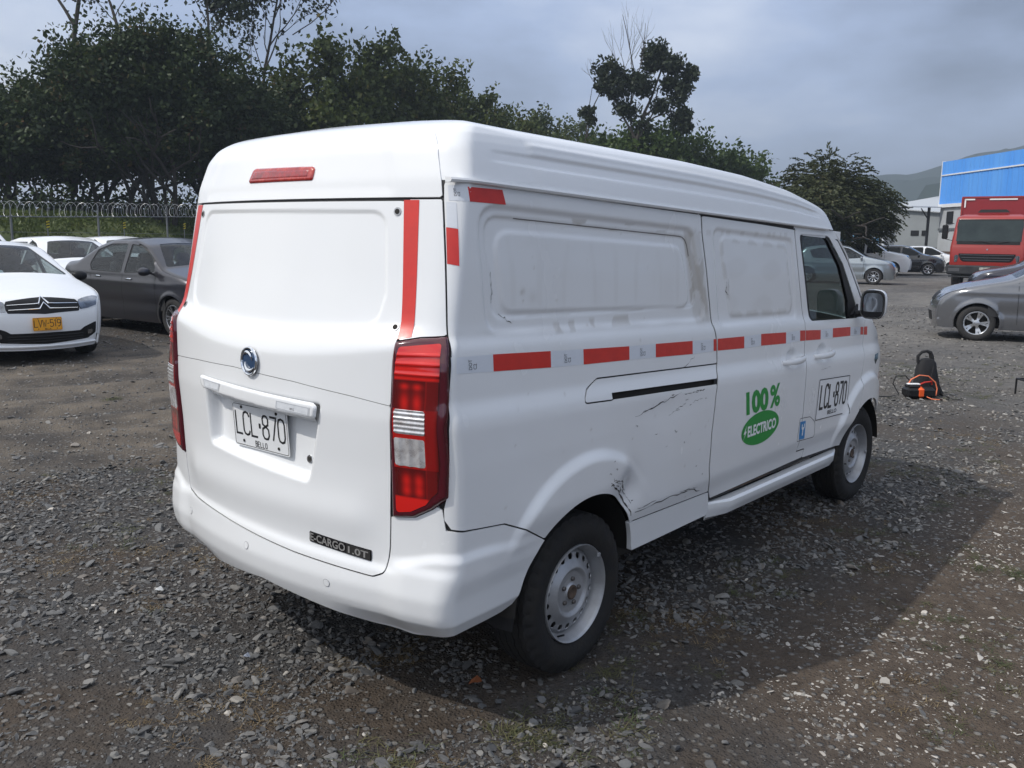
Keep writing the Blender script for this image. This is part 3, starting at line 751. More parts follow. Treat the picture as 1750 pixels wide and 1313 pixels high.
for sgn in (-1, 1):
    pil = lambda a, b, sgn=sgn: np.maximum.reduce([np.abs(sgn * a - .0) * 0 + (np.interp(b, [1.3, 1.325, 1.74], [.636, .635, .592]) - sgn * a), np.interp(sgn * a, [.63, .70, .78], [1.311, 1.325, 1.332]) - b, b - 1.740,
                                                   sgn * a - (np.interp(b, [1.33, 1.736], [.107, .130]) + rear_plan(a * .001, b)[4])])
    A = (.54, .82) if sgn > 0 else (-.82, -.54)
    panel('rear_pillar', RS, pil, A, (1.31, 1.76), .0065, WHITE, van, gap=.0015, hint=HR)
    lf = (lambda a, b: lampR(a, b)) if sgn > 0 else lampL
    A = (.60, .84) if sgn > 0 else (-.84, -.60)
    lamp = pad('tail_lamp', RS, lf, A, (.72, 1.35), .005, .012, .014, LAMP_DARK, van, back=.03)
    inner = sd_poly(fillet([(.650, 1.293), (.767, 1.306), (.780, 1.24), (.781, 1.06), (.786, .948), (.778, .858), (.742, .812), (.69, .783), (.640, .774), (.640, 1.06)], .012))
    c1 = sd_rect(.645, .748, 1.031, 1.105, .007); c2 = sd_rect(.643, .746, .930, 1.018, .007)
    fi = (lambda a, b: inner(a, b)) if sgn > 0 else (lambda a, b: inner(-a, b))
    f1 = (lambda a, b: c1(a, b)) if sgn > 0 else (lambda a, b: c1(-a, b)); f2 = (lambda a, b: c2(a, b)) if sgn > 0 else (lambda a, b: c2(-a, b))
    def lens_shading(a, b, P):  # rib glints, bulb glow and dark cavities painted into the lens colour
        a = np.abs(a); v = .55 + 0 * a
        v = np.where(b > 1.20, .92 - .35 * sstep(a, .76, .785), v)
        for zr in (1.272, 1.246, 1.216): v = v + .9 * np.exp(-((b - zr) / .0025) ** 2) * (b > 1.18) - .55 * np.exp(-((b - zr + .006) / .004) ** 2)
        dark = ((b < 1.198) & (b > 1.108)) | ((b < .922) & (b > .83))
        vd = .04 + .0 * a
        for cx in (.680, .722):
            for cz, rz in ((1.128, .028), (.850, .016), (.884, .020), (1.178, .009)):
                vd = vd + .75 * np.exp(-(((a - cx) / .014) ** 2 + ((b - cz) / rz) ** 2))
        vd = vd + .35 * sstep(a, .744, .750)
        v = np.where(dark, vd, v)
        v = np.where((b < .828), .85, v)
        v = v * (1 - .5 * sstep(a, .772, .786)) - .28 * (a > .75) * (b < 1.198)
        return np.clip(v, 0, 1)
    def lens_surf(a, b):
        a = np.asarray(a, float); b = np.asarray(b, float)
        rib = sum(.0025 * np.exp(-((b - zr) / .004) ** 2) for zr in (1.272, 1.246, 1.216))
        P, n = surf_n(RS, a, b); sg = 1. if np.sum(n * (P - np.array(HR))) >= 0 else -1.
        return P + n * sg * (.0135 + rib)[..., None]
    panel('red_lens', lens_surf, sub(fi, f1, f2), A, (.74, 1.32), .0032, LENS, lamp, gap=0, flange=.003, hint=HR, attr={'depth': lens_shading})
    for ff, zz in ((f1, (1.02, 1.12)), (f2, (.92, 1.03))):
        def cs(a, b, zz=zz):
            a = np.asarray(a, float); b = np.asarray(b, float); P, n = surf_n(RS, a, b); sg = 1. if np.sum(n * (P - np.array(HR))) >= 0 else -1.
            d = .0175 - .004 * np.abs(np.sin((b if zz[0] > .95 else a) * (230 if zz[0] > .95 else 95))) 
            return P + n * sg * d[..., None]
        panel('clear_lens', cs, ff, A, (zz[0], zz[1]), .003, CLEAR, lamp, gap=0, flange=.002, hint=HR)
    # red strip on the pillar
    sticker('reflective_strip', RS, [(sgn * .631, 1.316), (sgn * .674, 1.324), (sgn * .629, 1.737), (sgn * .575, 1.737)], RED_TAPE, van, nu=4, nv=16, hint=HR)
    # lamp-side pillar below belt, hidden backing
    for zz, ss in ((1.702, .557), (1.350, .609)):
        P, n = surf_n(RS, np.array([sgn * ss]), np.array([zz])); P = P[0]; n = n[0] * (1 if n[0][0] < 0 else -1)
        mb = MB(); mb.tube([P - n * .004, P + n * .0025], .0135, 16); o = mb.build('bolt_cup', STEEL, van, smooth=True)
        mb = MB(); mb.tube([P, P + n * .004], .0085, 12); mb.build('bolt', UNDER, o)
# bumper
def bump_sdf(s, z):
    a = np.abs(s); k = rear_plan(s * .001, z)[4]; q = a - k
    top = np.interp(q, [-.2, .050, .066, .209, .329, .425, .56, .7], [.82, .82, .732, .716, .702, .661, .585, .50])
    bot = np.interp(a, [0, .3, .5, .65, .8, 1.05, 1.11, 1.16, 1.3], [.405, .375, .350, .345, .366, .372, .385, .43, .5])
    d = np.maximum.reduce([z - top, bot - z, -archR(q, z), -tg(s, z), -lampR(a, z), z - .86])
    return np.maximum(d, np.where(a < .62, z - .76, -9))
def BSURF(s, z):
    s = np.asarray(s, float); z = np.asarray(z, float)
    x, y, nx, ny, _ = rear_plan(s, z); k = rear_plan(s * .001, z)[4]; q = np.abs(s) - k
    d = rear_disp(s, z) + .024 * (1 - sstep(np.hypot(q - ARCH_R[0], z - ARCH_R[1]), .492, .540)) * sstep(z, .56, .72) * (q > .2)
    return np.stack([x + nx * d, y + ny * d, z + 0 * x], -1)
panel('rear_bumper', BSURF, bump_sdf, (-1.32, 1.32), (.33, .84), (.0085, .006), WHITE, van, gap=.0012, flange=.03, hint=HR)
panel('bumper_backing', rear_surf(-.02), lambda s, z: np.maximum.reduce([np.abs(s) - .80, .42 - z, z - .80]), (-.8, .8), (.42, .8), .03, SEAL, van, gap=0, flange=0, hint=HR)
for s_, z_ in ((-.543, .529), (-.063, .517), (.362, .482)):
    P, n = surf_n(RS, np.array([s_]), np.array([z_])); P = P[0]; n = n[0] * (1 if n[0][0] < 0 else -1)
    mb = MB(); mb.tube([P - n * .003, P + n * .0018, P + n * .0019], [.0125, .0125, .010], 20); o = mb.build('parking_sensor', WHITE, van, smooth=True)
    mb = MB(); mb.tube([P + n * .0005, P + n * .0012], .0142, 20); mb.build('ring', mat('grey gap', (.30, .30, .31), .6), o)
# garnish bar
GAR = fillet([(-.345, 1.110), (.330, 1.090), (.346, 1.080), (.338, 1.040), (.30, 1.037), (-.318, 1.062), (-.338, 1.078)], [.012, .01, .01, .012, .01, .01, .01])
bar = pad('plate_light_bar', rear_surf(0, False), sd_poly(GAR), (-.38, .37), (1.02, 1.125), .005, .018, .009, WHITE, van, back=.06)
GS = rear_surf(.0186, False)
for c in ([(-.290, 1.069), (-.184, 1.070), (-.172, 1.098), (-.304, 1.101)], [(.160, 1.053), (.318, 1.046), (.322, 1.076), (.164, 1.082)]):
    sticker('tape_label', GS, c, mat('label silver', (.72, .74, .77), .3, var=.5, vscale=40, vcol=(.5, .52, .55)), bar, offs=.0008, hint=HR)
    c2 = [(c[0][0] + .004, c[0][1] + .003), (c[1][0] - .004, c[1][1] + .003), (c[2][0] - .004, c[2][1] - .003), (c[3][0] + .004, c[3][1] - .003)]
    for e in range(4):
        p0, p1 = np.array(c2[e]), np.array(c2[(e + 1) % 4]); V2, F2 = polyline2d([p0 + (p1 - p0) * t for t in np.linspace(0, 1, 6)], .0012)
        lay_abs('label_border', V2, F2, GS, mat('label grey', (.35, .36, .38), .5), bar, offs=.0014, hint=HR)
V, F = text2d('DOT-C2')
lay('label_print', V, F, [(.232, 1.058), (.252, 1.057), (.252, 1.064), (.232, 1.065)], GS, INK, bar, offs=.0014, hint=HR)
# high brake light
BRK = fillet([(-.178, 1.812), (-.185, 1.852), (.145, 1.853), (.168, 1.812)], [.01, .02, .02, .01]); BRK = fillet([(-.190, 1.806), (-.174, 1.850), (-.163, 1.857), (.165, 1.852), (.180, 1.845), (.180, 1.806)], [.006, .01, .01, .008, .01, .008])
bl = pad('brake_light', RS, sd_poly(BRK), (-.2, .2), (1.79, 1.87), .004, .008, .006, mat('brake light lens', (.30, .008, .014), .12, coat=1., var=.9, vscale=30, vcol=(.55, .05, .03)), van)
pad('inner_lens', RS, sd_poly(fillet([(-.172, 1.814), (-.160, 1.846), (.160, 1.842), (.160, 1.814)], .006)), (-.2, .2), (1.79, 1.87), .005, .0095, .004, mat('brake light ribs', (.40, .014, .018), .18, coat=1., var=.9, vscale=45, vcol=(.15, .004, .008)), bl)
# emblem
P, n = surf_n(RS, np.array([.003]), np.array([1.196])); P0 = P[0]; n0 = n[0] * (1 if n[0][0] < 0 else -1)
ta = np.cross(n0, [0, 0, 1.]); ta /= np.linalg.norm(ta); tb = np.cross(ta, n0)
def epl(a, b, h): return P0 + ta * a + tb * b + n0 * h
em = MB(); a = np.linspace(0, 2 * math.pi, 49)
em.tube([epl(.044 * math.cos(t), .047 * math.sin(t), .009) for t in a], .0045, 8, cap=False); emb = em.build('emblem', CHROME, van, smooth=True)
mb = MB(); mb.raw([epl(.044 * math.cos(t), .047 * math.sin(t), .007) for t in a[:-1]] + [epl(0, 0, .0095)], [(i, (i + 1) % 48, 48) for i in range(48)]); mb.build('emblem_disc', DARKBLUE, emb, smooth=True)
mb = MB()
for ph in (0, math.pi):
    pts = []
    for t in np.linspace(0, 1, 14):
        an = ph + .55 + 2.4 * t; r_ = .036 - .016 * t; pts.append(epl(r_ * math.cos(an), r_ * 1.05 * math.sin(an), .0105))
    mb.tube(pts, [.0015 + .0055 * math.sin(math.pi * min(1, t * 1.1 + .02)) for t in np.linspace(0, .9, 14)], 6)
mb.build('emblem_wings', CHROME, emb, smooth=True)
# lock
P, n = surf_n(RS, np.array([.250]), np.array([.881])); P = P[0]; n = n[0] * (1 if n[0][0] < 0 else -1)
mb = MB(); mb.tube([P - n * .004, P + n * .004, P + n * .0041], [.014, .013, .009], 20); lk = mb.build('tailgate_lock', CHROME, van, smooth=True)
mb = MB(); mb.tube([P + n * .003, P + n * .0047], .0075, 14); mb.build('keyhole', UNDER, lk)
# badge
bd = [(.272, .606), (.537, .588), (.537, .626), (.276, .644)]
bg = sd_poly([(p[0], p[1]) for p in bd])
badge = pad('model_badge', RS, bg, (.25, .54), (.57, .66), .005, .004, .0015, mat('badge black', (.012, .012, .013), .25), van)
BS = rear_surf(.0042)
BG_L = mat('badge letters', (.38, .37, .36), .4, metal=.4); 
V, F = text2d('E-CARGO', extrude=.0, bold=.02)
lay('lettering', V, F, [(.279, .6115), (.432, .6005), (.433, .629), (.281, .6395)], BS, BG_L, badge, offs=.001, hint=HR)
V, F = text2d('1.0T', bold=.02)
sticker('badge_panel', BS, [(.438, .597), (.533, .590), (.533, .6235), (.439, .6305)], mat('badge grey', (.035, .034, .033), .3), badge, offs=.0006, hint=HR)
lay('lettering', V, F, [(.445, .601), (.526, .595), (.526, .619), (.446, .625)], BS, BG_L, badge, offs=.0016, hint=HR)
# number plate -------------------------------------------------------------
def number_plate(parent, P_, ta, tb, nn, w, h, body, town, cm, ink, cw, ch, sw, gap, ty, ts, brand=True):
    pl = MB(); rp = fillet([(-w / 2, -h / 2), (w / 2, -h / 2), (w / 2, h / 2), (-w / 2, h / 2)], .012, 4)
    fp = lambda a, b, hh: P_ + ta * a + tb * b + nn * hh
    pl.prism(rp, -.001, .0012, fp); o = pl.build('number_plate', cm, parent)
    V, F = stroke_text(body, w, ch, cw, sw, gap); V[:, 1] += ty
    mb = MB(); mb.raw([fp(x, y, .0018) for x, y in V], F); mb.build('lettering', ink, o)
    V, F = stroke_text(town, w, ts, ts * .52, sw * .42, ts * .26); V[:, 1] += -h / 2 + ts * 1.05
    mb = MB(); mb.raw([fp(x, y, .0018) for x, y in V], F); mb.build('lettering', ink, o)
    rim = fillet([(-w / 2 + .005, -h / 2 + .005), (w / 2 - .005, -h / 2 + .005), (w / 2 - .005, h / 2 - .005), (-w / 2 + .005, h / 2 - .005)], .01, 4); rim = np.vstack([rim, rim[:1]])
    V, F = polyline2d(rim, .0022); mb = MB(); mb.raw([fp(x, y, .0016) for x, y in V], F); mb.build('plate_border', ink, o)
    if brand:
        for sx, sy_ in ((-.105, .066), (.105, .066), (-.105, -.058), (.105, -.058)):
            mb = MB(); mb.tube([fp(sx * w / .33, sy_ * h / .16, 0), fp(sx * w / .33, sy_ * h / .16, .004)], .0055, 10); mb.build('screw', UNDER, o)
    return o
PP = np.array([-.022, .003, .952]); nn = np.array([-1, 0, -.06]); nn /= np.linalg.norm(nn); tb_ = np.array([-.06, .012, 1.]); tb_ -= nn * (tb_ @ nn); tb_ /= np.linalg.norm(tb_); ta_ = np.cross(tb_, nn)
if ta_[1] > 0: ta_ = -ta_
PLATE_W = mat('plate white', (.74, .75, .76), .38)
number_plate(van, PP, ta_, tb_, nn, .330, .160, 'LCL.870', 'BELLO', PLATE_W, INK, .037, .084, .0078, .0098, .008, .019)

# tape along the flank ------------------------------------------------------
tape_pts = [(.097, 1.270, 1.221), (.294, 1.263, 1.209), (.592, 1.247, 1.191), (.782, 1.237, 1.182), (1.084, 1.222, 1.170), (1.279, 1.215, 1.161), (1.582, 1.203, 1.147), (1.771, 1.195, 1.143), (2.077, 1.185, 1.129), (2.264, 1.182, 1.125), (2.559, 1.169, 1.112), (2.741, 1.165, 1.110), (3.030, 1.148, 1.096), (3.212, 1.145, 1.092), (3.495, 1.133, 1.081), (3.669, 1.121, 1.075), (3.800, 1.116, 1.064)]
def tp(x, top): return np.interp(x, [p[0] for p in tape_pts], [p[1] if top else p[2] for p in tape_pts])
TS = side_surf(-1, True)
def tape_piece(x0, x1, m_, nm, print_=True):
    sticker(nm, TS, [(x0, tp(x0, 0)), (x1, tp(x1, 0)), (x1, tp(x1, 1)), (x0, tp(x0, 1))], m_, van, offs=.0012 if m_ is RED_TAPE else .0008, nu=max(3, int((x1 - x0) / .03)), nv=4)
    if m_ is WHITE_TAPE and print_:
        xm = (x0 + x1) / 2; zc = (tp(xm, 0) + tp(xm, 1)) / 2
        V, F = text2d('DOT\nC2')
        lay('tape_print', V, F, [(xm + .018, zc - .016), (xm + .018, zc + .016), (xm - .018, zc + .016), (xm - .018, zc - .016)], TS, INK, van, offs=.0016)
breaks = [.097, .294, .592, .782, 1.084, 1.279, 1.582, 1.771]
for i in range(len(breaks) - 1): tape_piece(breaks[i] + (.004 if i == 0 else 0), breaks[i + 1], RED_TAPE if i % 2 else WHITE_TAPE, 'red_tape' if i % 2 else 'white_tape')
tape_piece(1.772, 1.800, RED_TAPE, 'red_tape', False)
tape_piece(1.812, 2.077, RED_TAPE, 'red_tape')
for x0, x1, c in ((2.077, 2.264, 0), (2.264, 2.559, 1), (2.559, 2.741, 0), (2.741, 2.812, 1), (2.818, 3.030, 1), (3.030, 3.212, 0), (3.212, 3.495, 1), (3.495, 3.669, 0), (3.669, 3.72, 1), (3.735, 3.80, 1)):
    tape_piece(x0, x1, RED_TAPE if c else WHITE_TAPE, 'red_tape' if c else 'white_tape', x1 - x0 > .1)
sticker('white_tape', TS, [(.147, 1.735), (.222, 1.733), (.211, 1.782), (.148, 1.780)], WHITE_TAPE, van, nu=3, nv=3)
sticker('red_tape', TS, [(.222, 1.733), (.392, 1.730), (.376, 1.775), (.211, 1.777)], RED_TAPE, van, nu=6, nv=3)
sticker('white_tape', TS, [(.134, 1.655), (.166, 1.652), (.168, 1.729), (.140, 1.731)], WHITE_TAPE, van, nu=2, nv=3)
sticker('red_tape', TS, [(.125, 1.546), (.165, 1.540), (.168, 1.650), (.132, 1.655)], RED_TAPE, van, nu=2, nv=5)
V, F = text2d('DOT\nC2'); lay('tape_print', V, F, [(.182, 1.748), (.182, 1.772), (.163, 1.772), (.163, 1.748)], TS, INK, van, offs=.0016)
# decals
V, F = text2d('100', bold=.05); lay('slogan_number', V, F, [(2.090, .806), (2.335, .802), (2.318, .922), (2.070, .922)], TS, GREEN, van, offs=.0012)
V, F = text2d('%', bold=.03); lay('slogan_percent', V, F, [(2.350, .805), (2.470, .805), (2.458, .925), (2.338, .922)], TS, GREEN, van, offs=.0012)
el = np.array([(2.263 + .212 * math.cos(t), .722 + .082 * math.sin(t) ) for t in np.linspace(0, 2 * math.pi, 40, endpoint=False)])
def ell(a, b): return (np.hypot((a - 2.263) / .212, (b - .722) / .082) - 1) * .1
panel('slogan_oval', side_surf(-1, True, .0012), ell, (2.04, 2.49), (.63, .81), .012, GREEN, van, gap=0, flange=0)
V, F = text2d('ELECTRICO', bold=.035); lay('slogan_text', V, F, [(2.118, .694), (2.440, .694), (2.436, .750), (2.112, .750)], TS, DECAL_W, van, offs=.0022)
lay_abs('slogan_bolt', [(2.098, .757), (2.072, .716), (2.088, .716), (2.070, .680), (2.104, .728), (2.088, .728)], [(0, 1, 2), (0, 2, 5), (5, 2, 4), (2, 3, 4)], TS, DECAL_W, van, offs=.0022)
dc = [(2.976, .646), (3.462, .622), (3.468, .852), (2.983, .879)]
dec = sticker('side_plate_decal', TS, dc, DECAL_W, van, nu=12, nv=8)
ctr = np.mean(dc, 0)
def shrink(c, k): c = np.array(c); return c.mean(0) + (c - c.mean(0)) * k
for e in range(4):
    c = shrink(dc, .975); p0, p1 = c[e], c[(e + 1) % 4]; V2, F2 = polyline2d([p0 + (p1 - p0) * t for t in np.linspace(0, 1, 10)], .005); lay_abs('decal_border', V2, F2, TS, INK, dec, offs=.0022)
V, F = stroke_text('LCL.870', .33, .096, .036, .0120, .0125); lay('lettering', V, F, [(3.012, .700), (3.428, .681), (3.432, .826), (3.018, .851)], TS, INK, dec, offs=.0022)
V, F = text2d('BELLO', bold=.02); lay('lettering', V, F, [(3.15, .659), (3.29, .652), (3.29, .676), (3.15, .683)], TS, INK, dec, offs=.0022)
# charging flap
PF = fillet([(2.752, .566), (2.76, .692), (2.90, .682), (2.985, .640), (2.995, .552)], [.01, .01, .05, .05, .02])
V2, F2 = polyline2d(np.vstack([PF, PF[:1]]), .0035); flap = lay_abs('charging_flap', V2, F2, TS, SEAL, van, offs=.0006)
sticker('charge_label', TS, [(2.775, .573), (2.852, .567), (2.842, .668), (2.768, .673)], mat('label blue', (.03, .22, .50), .4), flap, offs=.0012)
lay_abs('charge_symbol', [(2.806, .59), (2.818, .59), (2.818, .62), (2.832, .632), (2.832, .655), (2.822, .655), (2.822, .637), (2.802, .637), (2.802, .655), (2.792, .655), (2.792, .632), (2.806, .62)],
        [(0, 1, 2, 11), (11, 2, 3, 10), (10, 3, 6, 7), (3, 4, 5, 6), (10, 7, 8, 9)], TS, DECAL_W, flap, offs=.0022)
# fine scratches and chipped paint
SCR = mat('bare scratched metal', (.05, .045, .04), .7); RUST = mat('rust chip', (.16, .085, .04), .8)
r_ = random.Random(4)
def scratch_or_line(pts, w, m_=SCR, jit=.002):
    P = np.array(pts, float); t = np.linspace(0, 1, len(P)); n = max(8, len(P) * 5); tt = np.linspace(0, 1, n)
    Q = np.stack([np.interp(tt, t, P[:, 0]), np.interp(tt, t, P[:, 1])], 1) + np.array([[r_.gauss(0, jit), r_.gauss(0, jit)] for _ in range(n)])
    ww = [w * max(.15, abs(math.sin(k * .9 + r_.random() * 2))) * (math.sin(math.pi * (k + .5) / n) ** .4) for k in range(n)]
    V2, F2 = polyline2d(Q, ww); lay_abs('scratch_or_line', V2, F2, TS, m_, van, offs=.0009)
LINE = mat('grey recess line', (.22, .21, .20), .7)  # thin grey line drawn along the top edge of the side recess
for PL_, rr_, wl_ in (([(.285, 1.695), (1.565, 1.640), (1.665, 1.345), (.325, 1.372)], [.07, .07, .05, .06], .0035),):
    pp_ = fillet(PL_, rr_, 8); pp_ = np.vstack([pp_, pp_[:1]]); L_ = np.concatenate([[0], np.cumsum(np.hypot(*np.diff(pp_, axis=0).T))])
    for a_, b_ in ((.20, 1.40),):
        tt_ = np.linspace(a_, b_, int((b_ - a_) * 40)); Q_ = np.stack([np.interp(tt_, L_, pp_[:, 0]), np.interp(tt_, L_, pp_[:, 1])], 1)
        V2, F2 = polyline2d(Q_, wl_ * (1. if a_ != 1.0 else .7)); lay_abs('scratch_or_line', V2, F2, TS, LINE, van, offs=.0008)
scratch_or_line([(1.16, .955), (1.30, .975), (1.46, 1.0)], .005); scratch_or_line([(1.10, .945), (1.22, .963), (1.34, .985)], .003)
scratch_or_line([(1.34, 1.075), (1.52, 1.10), (1.60, 1.135)], .0025); scratch_or_line([(1.10, 1.062), (1.40, 1.07), (1.70, 1.052)], .004, RUST)
scratch_or_line([(1.48, .99), (1.60, .985)], .005); scratch_or_line([(1.58, .99), (1.66, .985)], .006); scratch_or_line([(1.42, .93), (1.50, .945)], .003); scratch_or_line([(1.36, .915), (1.45, .93)], .002); scratch_or_line([(1.56, .945), (1.64, .95)], .002)
scratch_or_line([(1.14, .547), (1.40, .552), (1.60, .545), (1.70, .520)], .007); scratch_or_line([(1.50, .556), (1.66, .545)], .004); scratch_or_line([(1.16, .560), (1.3, .566)], .003)
for k in range(9): x = r_.uniform(.86, 1.13); z = .33 + math.sqrt(max(0, .40 ** 2 - (x - .80) ** 2)) + r_.uniform(-.02, .04); scratch_or_line([(x, z), (x + .03, z - .012 - .02 * (x > 1))], .004)
scratch_or_line([(.92 + .0, .712), (1.0, .672), (1.07, .61), (1.12, .545)], .010, SCR, .003); scratch_or_line([(.93, .735), (1.02, .70), (1.08, .63)], .005, SCR, .004)
for k in range(16): x, z = r_.uniform(.9, 1.7), r_.uniform(.6, 1.0); scratch_or_line([(x, z), (x + r_.uniform(.005, .02), z + r_.uniform(-.004, .004))], .003)
scratch_or_line([(1.93, 1.44), (1.925, 1.40), (1.945, 1.38)], .004); scratch_or_line([(1.945, 1.455), (1.95, 1.40)], .003); scratch_or_line([(.325, 1.52), (.33, 1.45), (.325, 1.42)], .003, SCR, .001); scratch_or_line([(.36, 1.385), (.42, 1.35)], .004, SCR)
scratch_or_line([(2.0, .452), (2.5, .447)], .004, RUST); scratch_or_line([(3.0, .93), (3.15, .937)], .002)
# handles
for (hx, hz), lab in zip(HND, ('rear', 'front')):
    mb = MB(); pts = []
    for t in np.linspace(0, 1, 12):
        x = hx - .135 + .27 * t; o_ = .004 + .042 * math.sin(math.pi * t) ** .5; pts.append((x, -(Wside(x, hz) + o_), hz - .012 + .006 * t))
    V = []; F = []; n = 10
    for i, p in enumerate(pts):
        k = .6 + .4 * math.sin(math.pi * (i / 11)) ** .5
        for j in range(n): a_ = 2 * math.pi * j / n; V.append((p[0], p[1] + .009 * k * math.cos(a_), p[2] + .017 * k * math.sin(a_)))
    for i in range(11):
        for j in range(n): F.append((i * n + j, i * n + (j + 1) % n, (i + 1) * n + (j + 1) % n, (i + 1) * n + j))
    F += [tuple(range(n)), tuple(range(11 * n, 12 * n))]
    mb.raw(V, F); mb.build('door_handle', WHITE, van, smooth=True)
# side repeater
mb = MB(); P, n = surf_n(TS, np.array([3.965]), np.array([.90])); P = P[0]; n = n[0] * (1 if n[0][1] < 0 else -1)
mb.raw([P + np.array([a * 1., -.001, b * 1.]) + n * h for a, b, h in ((-.05, 0, .0), (-.02, .03, .0), (.04, .035, .0), (.05, .0, .0), (.0, -.035, .0), (-.03, -.02, 0), (0, 0, .012))], [(0, 1, 6), (1, 2, 6), (2, 3, 6), (3, 4, 6), (4, 5, 6), (5, 0, 6)])
mb.build('side_repeater', mat('blue tinted lamp', (.01, .05, .07), .1, coat=1.), van)

# ---- front end (seen only from the side) ----------------------------------
FO = np.array([(3.26, 1.685), (3.44, 1.575), (3.72, 1.33), (3.99, 1.11), (4.25, 1.0), (4.36, .90), (4.40, .72), (4.40, .42), (4.36, .33)])
_fl = np.concatenate([[0], np.cumsum(np.hypot(*np.diff(FO, axis=0).T))])
def front_surf(t, v):
    t = np.asarray(t, float); v = np.asarray(v, float)
    x = np.interp(t, _fl, FO[:, 0]); z = np.interp(t, _fl, FO[:, 1])
    e = .03; tx = np.interp(t + e, _fl, FO[:, 0]) - np.interp(t - e, _fl, FO[:, 0]); tz = np.interp(t + e, _fl, FO[:, 1]) - np.interp(t - e, _fl, FO[:, 1])
    L = np.hypot(tx, tz) + 1e-9; nx, nz = -tz / L, tx / L
    W = Wside(x, z) - .004
    c = np.interp(t, [0, .8, 1.1, 1.6, 2.4], [.14, .13, .06, .05, .06]) * (1 - v ** 2)
    return np.stack([x + nx * c, v * W, z + nz * c], -1)
_T = _fl[-1]
ws = sd_rect(.05, .93, -.93, .93, .05); hl = lambda a, b: sd_rect(1.18, 1.42, .58, .93, .05)(a, np.abs(b))
panel('front_body', front_surf, sub(sd_rect(0, _T, -1, 1), ws, hl), (0, _T), (-1, 1), (.03, .04), WHITE, van, gap=0, flange=.01, hint=(3.4, 0, .9))
panel('windscreen', front_surf, ws, (0, 1), (-1, 1), (.05, .08), GLASS, van, gap=0, flange=0, hint=(3.4, 0, .9))
panel('headlight', front_surf, hl, (1.1, 1.5), (-1, 1), (.03, .03), CLEAR, van, gap=.002, flange=.02, hint=(3.4, 0, .9))
# mirrors
for sgn in (-1, 1):
    C0 = np.array([3.565, sgn * .905, 1.268]); mb = MB(); V = []; F = []; nu, nv = 20, 12
    fw = np.array([1., -sgn * .10, 0]); fw /= np.linalg.norm(fw); sd_ = np.array([sgn * .10 * 1, 1, 0.]) * 1.; sd_ = np.array([fw[1], -fw[0], 0]) * -1
    def sup(c, e): return math.copysign(abs(c) ** e, c)
    for i in range(nv + 1):
        ph = i / nv * math.pi / 2
        for j in range(nu):
            th = 2 * math.pi * j / nu; k = math.cos(ph) ** .7
            a_ = .072 * k * sup(math.cos(th), .6); b_ = .088 * k * sup(math.sin(th), .6)
            V.append(C0 + fw * (.02 + .095 * math.sin(ph)) + sd_ * a_ + np.array([0, 0, 1]) * b_)
    for j in range(nu):
        th = 2 * math.pi * j / nu; V.append(C0 + fw * -.012 + sd_ * .070 * sup(math.cos(th), .6) + np.array([0, 0, 1]) * .086 * sup(math.sin(th), .6))
    for i in range(nv):
        for j in range(nu): F.append((i * nu + j, i * nu + (j + 1) % nu, (i + 1) * nu + (j + 1) % nu, (i + 1) * nu + j))
    b0 = (nv + 1) * nu
    for j in range(nu): F.append((j, (j + 1) % nu, b0 + (j + 1) % nu, b0 + j))
    mb.raw(V, F); hs = mb.build('side_mirror', WHITE, van, smooth=True)
    mb = MB(); rim = [C0 + fw * -.010 + sd_ * .060 * sup(math.cos(2 * math.pi * j / 24), .55) + np.array([0, 0, 1]) * .076 * sup(math.sin(2 * math.pi * j / 24), .55) for j in range(24)]
    mb.raw(rim + [C0 + fw * -.009], [(j, (j + 1) % 24, 24) for j in range(24)]); mb.build('mirror_bezel', BLACK, hs)
    mb = MB(); rim = [C0 + fw * -.014 + sd_ * (.004 * sgn + .054 * sup(math.cos(2 * math.pi * j / 24), .55)) + np.array([0, 0, 1]) * .069 * sup(math.sin(2 * math.pi * j / 24), .55) for j in range(24)]
    rim = [p_ + fw * (-.004 - .20 * (p_[2] - C0[2]) * 1. ) * (1 if True else 0) for p_ in rim]
    mb.raw(rim + [C0 + fw * -.018], [(j, (j + 1) % 24, 24) for j in range(24)]); mb.build('mirror_glass', mat('mirror glass', (.34, .36, .38), .03, metal=1.), hs)
    mb = MB(); mb.tube([(3.58, sgn * .80, 1.205), (3.60, sgn * .84, 1.21), (3.61, sgn * .88, 1.235)], [.022, .019, .017], 10); mb.build('mirror_arm', BLACK, hs, smooth=True)
    mb = MB(); P, n = surf_n(side_surf(sgn, False), np.array([3.515, 3.60, 3.625]), np.array([1.205, 1.19, 1.262]))
    mb.raw(list(P + np.array([0, sgn * .004, 0])) + list(P + np.array([0, sgn * .016, 0])), [(0, 1, 2), (3, 4, 5), (0, 1, 4, 3), (1, 2, 5, 4), (2, 0, 3, 5)]); mb.build('mirror_base', BLACK, hs)
# ---- inside, underneath ---------------------------------------------------
mb = MB()
mb.box((2.25, 0, .42), (4.2, 1.30, .10)); mb.box((.45, 0, .45), (.75, 1.2, .12)); mb.box((2.2, 0, .33), (1.9, 1.1, .14))
mb.box((1.9, .62, .34), (1.6, .10, .10)); mb.box((1.9, -.62, .34), (1.6, .10, .10))
mb.tube([(.80, -.6, .31), (.80, .6, .31)], .045, 12); mb.tube([(.80, -.12, .31), (.80, .12, .31)], .11, 12)
for s_ in (-1, 1):
    mb.tube([(.30, s_ * .52, .44), (.80, s_ * .52, .26), (1.25, s_ * .52, .42)], .028, 6); mb.tube([(.62, s_ * .45, .3), (.66, s_ * .42, .55)], .03, 8)
    mb.tube([(3.8, s_ * .62, .31), (3.8, s_ * .3, .31)], .04, 8)
mb.build('chassis', UNDER, van)
mb = MB()
for x, w in ((2.72, .03),): mb.box((x, 0, 1.0), (w, 1.44, 1.3))
